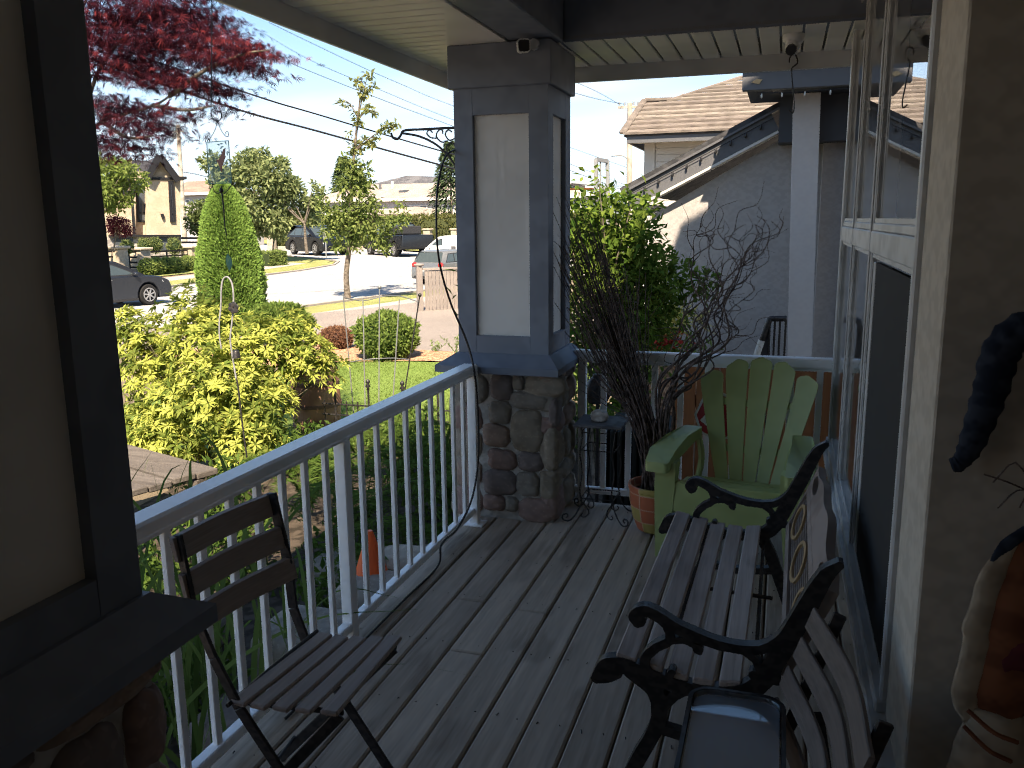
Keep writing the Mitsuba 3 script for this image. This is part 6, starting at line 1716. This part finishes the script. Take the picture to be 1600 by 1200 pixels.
# clay barrel
BA = thing('clay_barrel', 'large rust brown barrel half covered by yellow green leaves', 'barrel')
plain('rust_clay', speck((.23, .12, .085), (.36, .21, .155), 5.0), .85, .2)
plain('rust_dark', speck((.10, .06, .05), (.17, .10, .08), 5.0), .85, .2)
bc_ = np.array((-5.335,8.9,-1.1))
z0_ = float(gz(bc_[0], 8.9))
hh = (-5.276,8.9,-0.122)[2] - z0_
part(BA, 'body', lathe([(.001, 0), (.24, 0), (.285, hh * .25), (.30, hh * .5), (.285, hh * .8), (.25, hh * .985), (.001, hh * .985)], 32, (bc_[0], 8.9, z0_)), 'rust_clay', smooth=40)
for t in (.18, .5, .82):
    part(BA, 'hoop', lathe([(.296 - .02 * abs(t - .5) * 2.6, hh * t - .02), (.308 - .02 * abs(t - .5) * 2.6, hh * t - .02), (.308 - .02 * abs(t - .5) * 2.6, hh * t + .02), (.296 - .02 * abs(t - .5) * 2.6, hh * t + .02)], 32, (bc_[0], 8.9, z0_)), 'rust_dark', smooth=40)
part(BA, 'rim', lathe([(.20, hh * .98), (.275, hh * .98), (.275, hh * 1.03), (.20, hh * 1.03)], 32, (bc_[0], 8.9, z0_)), 'rust_dark')
# low iron garden fence
IF = thing('garden_fence', 'low black iron garden fence with finials in front of the lawn', 'fence')
y_ = 8.1
gzf = -.88
for k, x in enumerate(np.arange(-4.75, -1.9, .135)):
    post = k % 3 == 1
    top = -.14 if post else -.30
    part(IF, 'post' if post else 'picket', tube([(x, y_, gzf), (x, y_, top)], .013 if post else .0085, 6), 'black_iron')
    if post:
        part(IF, 'finial', lathe([(.001, -.02), (.022, -.012), (.012, .0), (.03, .02), (.012, .045), (.026, .065), (.020, .085), (.001, .105)], 10, (x, y_, top)), 'black_iron', True)
for z in (-.34, -.46, -.78):
    part(IF, 'rail', tube([(-4.78, y_, z), (-1.85, y_, z)], .009, 6), 'black_iron')
# tapered wire obelisk
OB = thing('garden_trellis', 'tapered grey wire trellis with ball tips standing before the lawn', 'trellis')
plain('wire_grey', (.22, .225, .23), .5, .4, .4)
rods = [((-4.733,8.6,0.828), (-4.683,8.6,-0.249)), ((-4.642,8.9,0.752), (-4.565,8.7,-0.3)), ((-4.522,9.1,0.865), (-4.445,8.8,-0.543)), ((-4.178,8.9,0.745), (-4.222,8.7,-0.509)), ((-3.744,8.5,0.837), (-4.007,8.5,-0.453))]
for i, (a, b) in enumerate(rods):
    a, b = np.array(a), np.array(b)
    e = a + (b - a) * ((a[2] + .9) / (a[2] - b[2]))
    part(OB, 'rod', tube([a, e], .0075 if i < 4 else .008, 6), 'wire_grey' if i < 4 else 'black_iron')
    if i in (2, 4):
        part(OB, 'ball_tip', ball(a, .022, 1), 'wire_grey' if i < 4 else 'black_iron', True)
part(OB, 'ring', tube(spl([(-4.727,8.6,0.784), (-4.644,8.9,0.722), (-4.468,9.1,0.76), (-4.16,8.9,0.782), (-3.754,8.5,0.761)], 6), .006, 5), 'wire_grey', True)
part(OB, 'ring', tube(spl([(-4.693,8.6,0.043), (-4.6,8.8,0.045), (-4.402,8.9,0.052), (-4.189,8.8,0.076), (-3.892,8.5,0.12)], 6), .006, 5), 'wire_grey', True)
# shepherd hook with flower and bell
SH = thing('shepherd_hook', 'tall pale garden hook with a black flower and bell among the yellow leaves', 'garden hook')
plain('pale_metal', speck((.22, .22, .23), (.30, .30, .31), 20.0), .5, .4)
part(SH, 'pole', tube(spl([(-4.227,5.9,-0.316), (-4.248,5.9,-0.04), (-4.264,5.9,0.286), (-4.276,5.9,0.367)], 5), .007, 8), 'black_iron', True)
part(SH, 'hook', tube(spl([(-4.277,5.9,0.356), (-4.297,5.9,0.554), (-4.305,5.9,0.687), (-4.273,5.9,0.846), (-4.247,5.9,1.004), (-4.248,5.9,1.134), (-4.285,5.9,1.195), (-4.329,5.9,1.179), (-4.354,5.9,1.106), (-4.374,5.9,0.949), (-4.396,5.9,0.843)], 6), .0072, 8), 'pale_metal', True)
part(SH, 'side_pole', tube(spl([(-4.379,5.9,0.897), (-4.396,5.9,0.843), (-4.408,5.9,0.71), (-4.399,5.9,0.604)], 5), .006, 8), 'pale_metal', True)
fc = np.array((-4.223,5.86,0.951))
for k in range(6):
    a = k * 1.047 + .3
    p = fc + np.array([math.cos(a), 0, math.sin(a)]) * .028
    part(SH, 'petal', rock(p, (.045, .014, .045), 150 + k, 2, .05, 2.5), 'black_iron', True)
part(SH, 'bell', lathe([(.001, .035), (.018, .033), (.028, .018), (.032, -.02), (.036, -.034), (.033, -.034), (.028, -.02), (.001, .02)], 16, (-4.245,5.88,0.57)), 'black_iron', True)
part(SH, 'bell_string', tube([fc, (-4.241,5.88,0.612)], .0015, 4), 'black_iron')
# cedar board fence beyond the far railing
CF = thing('cedar_fence', 'orange brown cedar board fence behind the far railing', 'fence')
for k, x in enumerate(np.arange(-.62, .75, .142)):
    part(CF, 'board', lohi((x, 5.30 + .004 * (k % 2), -1.0), (x + .136, 5.32 + .004 * (k % 2), .735 + .006 * ((k * 7) % 3)), .004), 'cedar')
part(CF, 'rail', cat([lohi((-.62, 5.33, z), (.76, 5.37, z + .085)) for z in (.45, -.4)]), 'cedar', kind='stuff')
plain('dark_green', (.012, .015, .014), .6, .3)
BI = thing('compost_bin', 'dark ribbed bin in the shade behind the far railing', 'bin')
for k in range(9):
    part(BI, 'rib', lohi((-1.05 + .048 * k, 5.2, -.8), (-1.05 + .048 * k + .03, 5.26, .30), .008), 'dark_green')
part(BI, 'body', lohi((-1.06, 5.262, -.8), (-.62, 5.7, .31), .02), 'dark_green')

# ================================================================ vehicles
for nm_, c_ in (('paint_charcoal', (.022, .026, .036)), ('paint_black', (.007, .008, .011)), ('paint_navy', (.006, .0075, .011)), ('paint_silver', (.16, .17, .18))):
    plain(nm_, c_, .28, .5, .25, clearcoat=.8, clearcoat_gloss=.92)
plain('paint_white', (.74, .74, .74), .35, .5, 0, clearcoat=.6, clearcoat_gloss=.9)
plain('tyre_rubber', (.02, .02, .021), .85, .2)
plain('alloy', (.42, .42, .43), .35, .5, .6)
plain('car_glass', (.055, .07, .07), .06, .8)
plain('tail_red', (.45, .02, .02), .25, .5)
plain('lamp_clear', (.6, .6, .6), .15, .6)
plain('trim_black', (.025, .025, .027), .55, .4)
plain('chrome', (.6, .6, .6), .2, .5, .8)


def arch_profile(pts, wheels, r):
    P = sg.Polygon(pts)
    for x in wheels:
        P = P.difference(sg.Point(x, r * .98).buffer(r * 1.16, 10)).difference(sg.box(x - r * 1.16, -1, x + r * 1.16, r * .98))
    return P if P.geom_type == 'Polygon' else max(P.geoms, key=lambda g: g.area)


def rounded_body(P, W, e=.07, tuck=.05):
    """side profile swept across the width with softened flanks"""
    P = P.buffer(-.02).buffer(.02, 3).simplify(.006)
    c = np.array(shapely.geometry.polygon.orient(P).exterior.coords)[:-1]
    nx = np.roll(c, -1, 0) - np.roll(c, 1, 0)
    nrm = np.column_stack([-nx[:, 1], nx[:, 0]]); nrm /= np.linalg.norm(nrm, axis=1, keepdims=True) + 1e-9
    rings = []
    zt = np.clip((c[:, 1] - .55) / .5, 0, 1)
    for y, ins in ((-W / 2, tuck), (-W / 2 + .02, tuck * .4), (-W / 2 + e, .0), (0, 0), (W / 2 - e, 0), (W / 2 - .02, tuck * .4), (W / 2, tuck)):
        q = c + nrm * ins
        yy = y * (1 - .05 * zt)
        rings.append(np.column_stack([q[:, 0], yy, q[:, 1]]))
    n = len(c)
    V = np.vstack(rings)
    F = []
    i = np.arange(n); j = (i + 1) % n
    for k in range(len(rings) - 1):
        F += [np.stack([k * n + i, k * n + j, (k + 1) * n + j], 1), np.stack([k * n + i, (k + 1) * n + j, (k + 1) * n + i], 1)]
    v2, f2 = trimesh.creation.triangulate_polygon(sg.Polygon(rings[0][:, [0, 2]]).buffer(0), engine='earcut')
    caps = []
    for k, fl in ((0, 1), (len(rings) - 1, -1)):
        y = rings[k][:, 1].mean()
        caps.append(tm(np.column_stack([v2[:, 0], np.full(len(v2), y), v2[:, 1]]), np.asarray(f2)[:, ::fl]))
    return cat([tm(V, np.vstack(F)), *caps])


def car(label, name, catg, pos, yaw, paint, L, W, H, prof, wheels, r, cab, belt, windows, roof_in=.16, extras=None, grp=None, k=1.0):
    """x forward. cab = (belt rear x, belt front x, roof rear x, roof front x)"""
    K = thing(name, label, catg, grp)
    R = np.array([[math.cos(yaw), -math.sin(yaw), 0], [math.sin(yaw), math.cos(yaw), 0], [0, 0, 1]])

    def w(m):
        return tm(np.asarray(m.vertices) * k @ R.T + np.asarray(pos, float), m.faces)
    part(K, 'body', w(rounded_body(arch_profile(prof, wheels, r), W)), paint, smooth=40)
    b0, b1, r0, r1 = cab
    hw, hr = W / 2 * .955, W / 2 * .955 - roof_in
    zm = belt + (H - belt) * .86
    cabin = hull([(x, s * y, z) for s in (-1, 1) for x, y, z in ((b0, hw - .03, belt - .05), (b1, hw - .03, belt - .05), (b0, hw - .01, belt), (b1, hw - .01, belt), (r0 - .10, hr + .035, zm), (r1 + .22, hr + .035, zm), (r0 + .05, hr - .03, H - .025), (r1 - .05, hr - .03, H - .025), (r0 + .35, hr - .12, H), (r1 - .35, hr - .12, H))])
    part(K, 'cabin', w(cabin), paint, smooth=40)

    def side_y(z):
        return (hw - .01) + ((hr + .035) - (hw - .01)) * np.clip((z - belt) / (zm - belt), 0, 1.05)
    for s in (-1, 1):
        sur = shapely.union_all([sg.Polygon(wd).buffer(0) for wd in windows]).buffer(.075, join_style=2).buffer(-.04, join_style=2)
        v = extr(sur, .02)
        q = np.asarray(v.vertices)
        part(K, 'window_surround', w(tm(np.column_stack([q[:, 0], s * (side_y(q[:, 1]) - .014 + (q[:, 2] > .01) * .015), q[:, 1]]), v.faces)), 'trim_black')
        for wd in windows:
            v = extr(sg.Polygon(wd).buffer(0), .02)
            q = np.asarray(v.vertices)
            y = s * (side_y(q[:, 1]) - .010 + (q[:, 2] > .01) * .014)
            part(K, 'side_window', w(tm(np.column_stack([q[:, 0], y, q[:, 1]]), v.faces)), 'car_glass')
        part(K, 'mirror', w(rock((b1 - .45, s * (hw + .08), belt + .06), (.12, .2, .13), 3, 2, .03, 3)), paint, smooth=True)
        part(K, 'sill_trim', w(lohi((wheels[0] + r * 1.2, s * (W / 2 - .02), .20), (wheels[1] - r * 1.2, s * (W / 2 + .004), .29), .01)), 'trim_black')
        for hx_ in ((b0 + b1) / 2 - .75, (b0 + b1) / 2 + .25):
            part(K, 'door_handle', w(lohi((hx_, s * (W / 2 - .045), belt - .13), (hx_ + .17, s * (W / 2 - .005), belt - .10), .01)), 'chrome')
        for x in wheels:
            yy = s * (W / 2 - .02)
            wh = part(K, 'wheel', w(tm(np.asarray((t_ := lathe([(r * .6, -.11), (r * .93, -.11), (r, -.07), (r, .07), (r * .93, .11), (r * .6, .11)], 28)).vertices)[:, [0, 2, 1]] * [1, -1, 1] + [x, yy - s * .10, r], t_.faces)), 'tyre_rubber', smooth=40)
            spk = [lathe([(r * .57, -.012), (r * .66, -.012), (r * .66, .012), (r * .57, .012)], 24), lathe([(.001, -.012), (r * .16, -.012), (r * .16, .014), (.001, .014)], 14)]
            rim = cat(spk)
            parts_ = [tm(np.asarray(rim.vertices)[:, [0, 2, 1]] * [1, 1, 1] + [x, yy + s * .012, r], rim.faces)]
            for q in range(7):
                a = 6.283 * q / 7 + .3
                parts_.append(bar((x + r * .12 * math.cos(a), yy + s * .012, r + r * .12 * math.sin(a)), (x + r * .6 * math.cos(a), yy + s * .005, r + r * .6 * math.sin(a)), r * .13, .02, 0, up=(0, 1, 0)))
            part(wh, 'rim', w(cat(parts_)), 'alloy')
            part(wh, 'hub_shadow', w(tube([(x, yy - s * .05, r), (x, yy - s * .03, r)], r * .6, 16)), 'trim_black')
    # screens
    for x0_, x1_, nm in ((b1, r1 + .22, 'windscreen'), (b0, r0 - .10, 'rear_window')):
        s = 1 if nm == 'windscreen' else -1
        z0, z1 = belt + .04, zm - .02
        t0, t1 = (z0 - belt) / (zm - belt), (z1 - belt) / (zm - belt)
        xa, xb = x0_ + (x1_ - x0_) * t0 + s * .012, x0_ + (x1_ - x0_) * t1 + s * .012
        ya, yb = side_y(z0) - .10, side_y(z1) - .09
        part(K, nm, w(hull([(xa, ya, z0), (xa, -ya, z0), (xb, yb, z1), (xb, -yb, z1), (xa - s * .03, ya, z0), (xa - s * .03, -ya, z0), (xb - s * .03, yb, z1), (xb - s * .03, -yb, z1)])), 'car_glass')
    for nm, m, mt in (extras or []):
        part(K, nm, w(m), mt)
    return K


def suv_profile(L, belt, hood, nose=.62, tail=.95):
    return [(-L / 2 + .06, .30), (-L / 2, .45), (-L / 2 + .02, tail * .8), (-L / 2 + .08, tail), (-L / 2 + .3, belt + .01), (L / 2 - 1.25, belt + .01), (L / 2 - .45, hood), (L / 2 - .10, hood - .14), (L / 2, nose), (L / 2 - .01, .36), (L / 2 - .10, .24), (-L / 2 + .3, .24)]


def suv_windows(b0, b1, r0, r1, belt, top):
    lo, hi = belt + .05, top
    f = lambda z, a, c: a + (c - a) * (z - belt) / (hi - belt)
    B = [(b0 + .30, b0 + .95), (b0 + 1.02, b0 + 1.86), (b0 + 1.93, b1 - .55)]
    out = []
    xr0, xr1 = r0 + .16, r1 - .02
    A = [(b0 + .34, lo), (b0 + .98, lo), (b0 + .98, hi), (r0 + .42, hi - .02)]
    C = [(b0 + 1.05, lo), (b0 + 1.92, lo), (b0 + 1.92, hi), (b0 + 1.05, hi)]
    D = [(b0 + 1.99, lo), (b1 - .42, lo), (b1 - .62, lo + .10), (r1 + .05, hi - .03), (b0 + 1.99, hi)]
    return [A, C, D]


# parked charcoal car at the left, nose to the right
L_, W_, H_, belt_ = 4.75, 1.86, 1.63, 1.06
sp_ = suv_profile(L_, belt_, .99)
yw = math.atan2(.975, .22)
cp_ = np.array((-21.75, 24.85, -1.2)) - np.array([math.cos(yw), math.sin(yw), 0]) * 1.38
car('charcoal grey crossover car parked at the left with its nose towards the conifer', 'parked_car', 'car', cp_ + [-.35, 0, .035], yw, 'paint_charcoal', L_, W_, H_, sp_, (-1.42, 1.40), .365,
    (-2.12, 1.32, -1.55, .10), belt_, suv_windows(-2.12, 1.32, -1.55, .10, belt_, 1.47),
    extras=[('headlight', cat([hull([(L_ / 2 - .06, s * .86, .80), (L_ / 2 - .42, s * .92, .86), (L_ / 2 - .05, s * .58, .78), (L_ / 2 - .05, s * .86, .70), (L_ / 2 - .40, s * .93, .79), (L_ / 2 - .02, s * .58, .70)]) for s in (1,)]), 'lamp_clear'),
            ('headlight', hull([(L_ / 2 - .06, s * .86, .80) if False else (L_ / 2 - .06, -.86, .80), (L_ / 2 - .42, -.92, .86), (L_ / 2 - .05, -.58, .78), (L_ / 2 - .05, -.86, .70), (L_ / 2 - .40, -.93, .79), (L_ / 2 - .02, -.58, .70)]), 'lamp_clear')])
# black crossover on the side street, nose to the right
bp0, bp1 = np.array((-38.013,61.707,-0.88)), np.array((-31.624,57.639,-0.9))
dv = bp1 - bp0; yw = math.atan2(dv[1], dv[0]); dv = dv / np.linalg.norm(dv)
kk = np.linalg.norm(bp1 - bp0) / 2.82
car('black crossover car parked on the side street before the tall hedge', 'parked_car', 'car', (bp0 + bp1) / 2 + [-.45, .75, .04], yw, 'paint_black', 4.85, 1.9, 1.70, suv_profile(4.85, 1.08, 1.02), (-1.42, 1.40), .38,
    (-2.2, 1.35, -1.60, .12), 1.08, suv_windows(-2.2, 1.35, -1.6, .12, 1.08, 1.52), k=min(1.35, max(.9, kk)))
# black pickup truck, nose to the left
tp0, tp1 = np.array((-31.196,61.203,-0.95)), np.array((-25.706,56.402,-0.97))
dv = tp0 - tp1; yw = math.atan2(dv[1], dv[0])
kk = np.linalg.norm(tp1 - tp0) / 3.6
LT = 5.8
tprof = [(-LT / 2 + .04, .48), (-LT / 2, .62), (-LT / 2, 1.20), (-LT / 2 + .05, 1.24), (-.62, 1.24), (-.6, 1.24), (LT / 2 - 1.5, 1.22), (LT / 2 - .25, 1.17), (LT / 2 - .05, 1.08), (LT / 2, .62), (LT / 2 - .03, .42), (LT / 2 - .3, .36), (-LT / 2 + .4, .42)]
car('black crew cab pickup truck with a dark box on its bed, before the tall hedge', 'pickup_truck', 'truck', (tp0 + tp1) / 2 + [.45, .8, .04], yw, 'paint_navy', LT, 2.0, 1.92, tprof, (-1.72, 1.88), .42,
    (-.72, 1.62, -.55, .62), 1.22, [[(-.50, 1.28), (.18, 1.28), (.18, 1.76), (-.45, 1.76)], [(.26, 1.28), (1.30, 1.28), (.70, 1.74), (.26, 1.76)]], extras=[('bed_box', lohi((-1.55, -.85, 1.25), (-.82, .85, 1.72), .05), 'trim_black'), ('badge', lohi((1.0, -1.004, .92), (1.45, -.99, .97)), 'chrome'), ('badge', lohi((1.0, .99, .92), (1.45, 1.004, .97)), 'chrome')], k=min(1.3, max(.9, kk)))
# white van behind the hatchback, nose to the left
vp = np.array((-20.6, 53.2, -1.12))
VL = 5.0
vprof = [(-VL / 2, .35), (-VL / 2, 1.2), (-VL / 2 + .02, 1.25), (VL / 2 - .95, 1.25), (VL / 2 - .25, 1.12), (VL / 2, .75), (VL / 2 - .02, .35), (VL / 2 - .2, .26), (-VL / 2 + .2, .26)]
VN = car('white panel van with dark side marks behind the grey hatchback', 'white_van', 'van', vp, math.atan2(.28, -.96), 'paint_white', VL, 1.9, 1.95, vprof, (-1.55, 1.55), .34,
    (-VL / 2 + .03, VL / 2 - .45, -VL / 2 + .12, .95), 1.2, [[(.75, 1.30), (1.62, 1.30), (1.15, 1.66), (.80, 1.70)]],
    extras=[('side_mark', lohi((-.55, -.962, .98), (-.15, -.95, 1.24)), 'far_roof_grey'), ('side_mark', lohi((-.55, .95, .98), (-.15, .962, 1.24)), 'far_roof_grey'), ('side_mark', lohi((-.45, .955, .78), (-.12, .966, .95)), 'far_roof_grey'), ('fuel_flap', lohi((1.75, .945, .95), (1.83, .958, 1.10)), 'trim_black')], k=.93)
# silver grey hatchback seen from behind
hp = np.array((-14.55, 37.1, -1.17))
HL, HW, HH = 4.3, 1.76, 1.53
hprof = [(-HL / 2 + .05, .28), (-HL / 2, .40), (-HL / 2, .62), (-HL / 2 + .06, .95), (-HL / 2 + .10, 1.0), (HL / 2 - 1.2, .99), (HL / 2 - .4, .92), (HL / 2 - .06, .74), (HL / 2, .5), (HL / 2 - .05, .25), (-HL / 2 + .3, .25)]
car('silver grey hatchback car seen from behind, partly hidden by the board fence', 'parked_car', 'car', hp, math.atan2(.97, .24), 'paint_silver', HL, HW, HH, hprof, (-1.3, 1.32), .32,
    (-HL / 2 + .10, 1.2, -HL / 2 + .52, .25), .98, [[(-1.75, 1.03), (-1.15, 1.03), (-1.15, 1.36), (-1.5, 1.36)], [(-1.08, 1.03), (-.22, 1.03), (-.22, 1.38), (-1.08, 1.37)], [(-.15, 1.03), (.80, 1.03), (.25, 1.36), (-.15, 1.38)]],
    extras=[('tail_light', rock((-HL / 2 + .10, .72, .90), (.20, .24, .22), 4, 2, .02, 3), 'tail_red'), ('tail_light', rock((-HL / 2 + .10, -.72, .90), (.20, .24, .22), 4, 2, .02, 3), 'tail_red'), ('number_plate', lohi((-HL / 2 - .012, -.26, .62), (-HL / 2 + .02, .26, .75)), 'white_plastic'),
            ('bumper_trim', lohi((-HL / 2 - .02, -.7, .34), (-HL / 2 + .06, .7, .42), .02), 'trim_black'), ('roof_spoiler', lohi((-HL / 2 + .40, -.58, 1.44), (-HL / 2 + .62, .58, 1.48), .015), 'paint_silver')])
# thin sign post at the corner
SP = thing('sign_post', 'thin grey sign post standing before the black crossover car', 'sign')
part(SP, 'pole', tube([(-28.613,50,-0.652), (-28.606,50,1.087)], .045, 6), 'grey_metal')
part(SP, 'plate', bar((-28.546,49.9,1.129), (-28.554,49.9,0.594), .30, .02, 0, up=(0, 1, 0)), 'grey_metal')
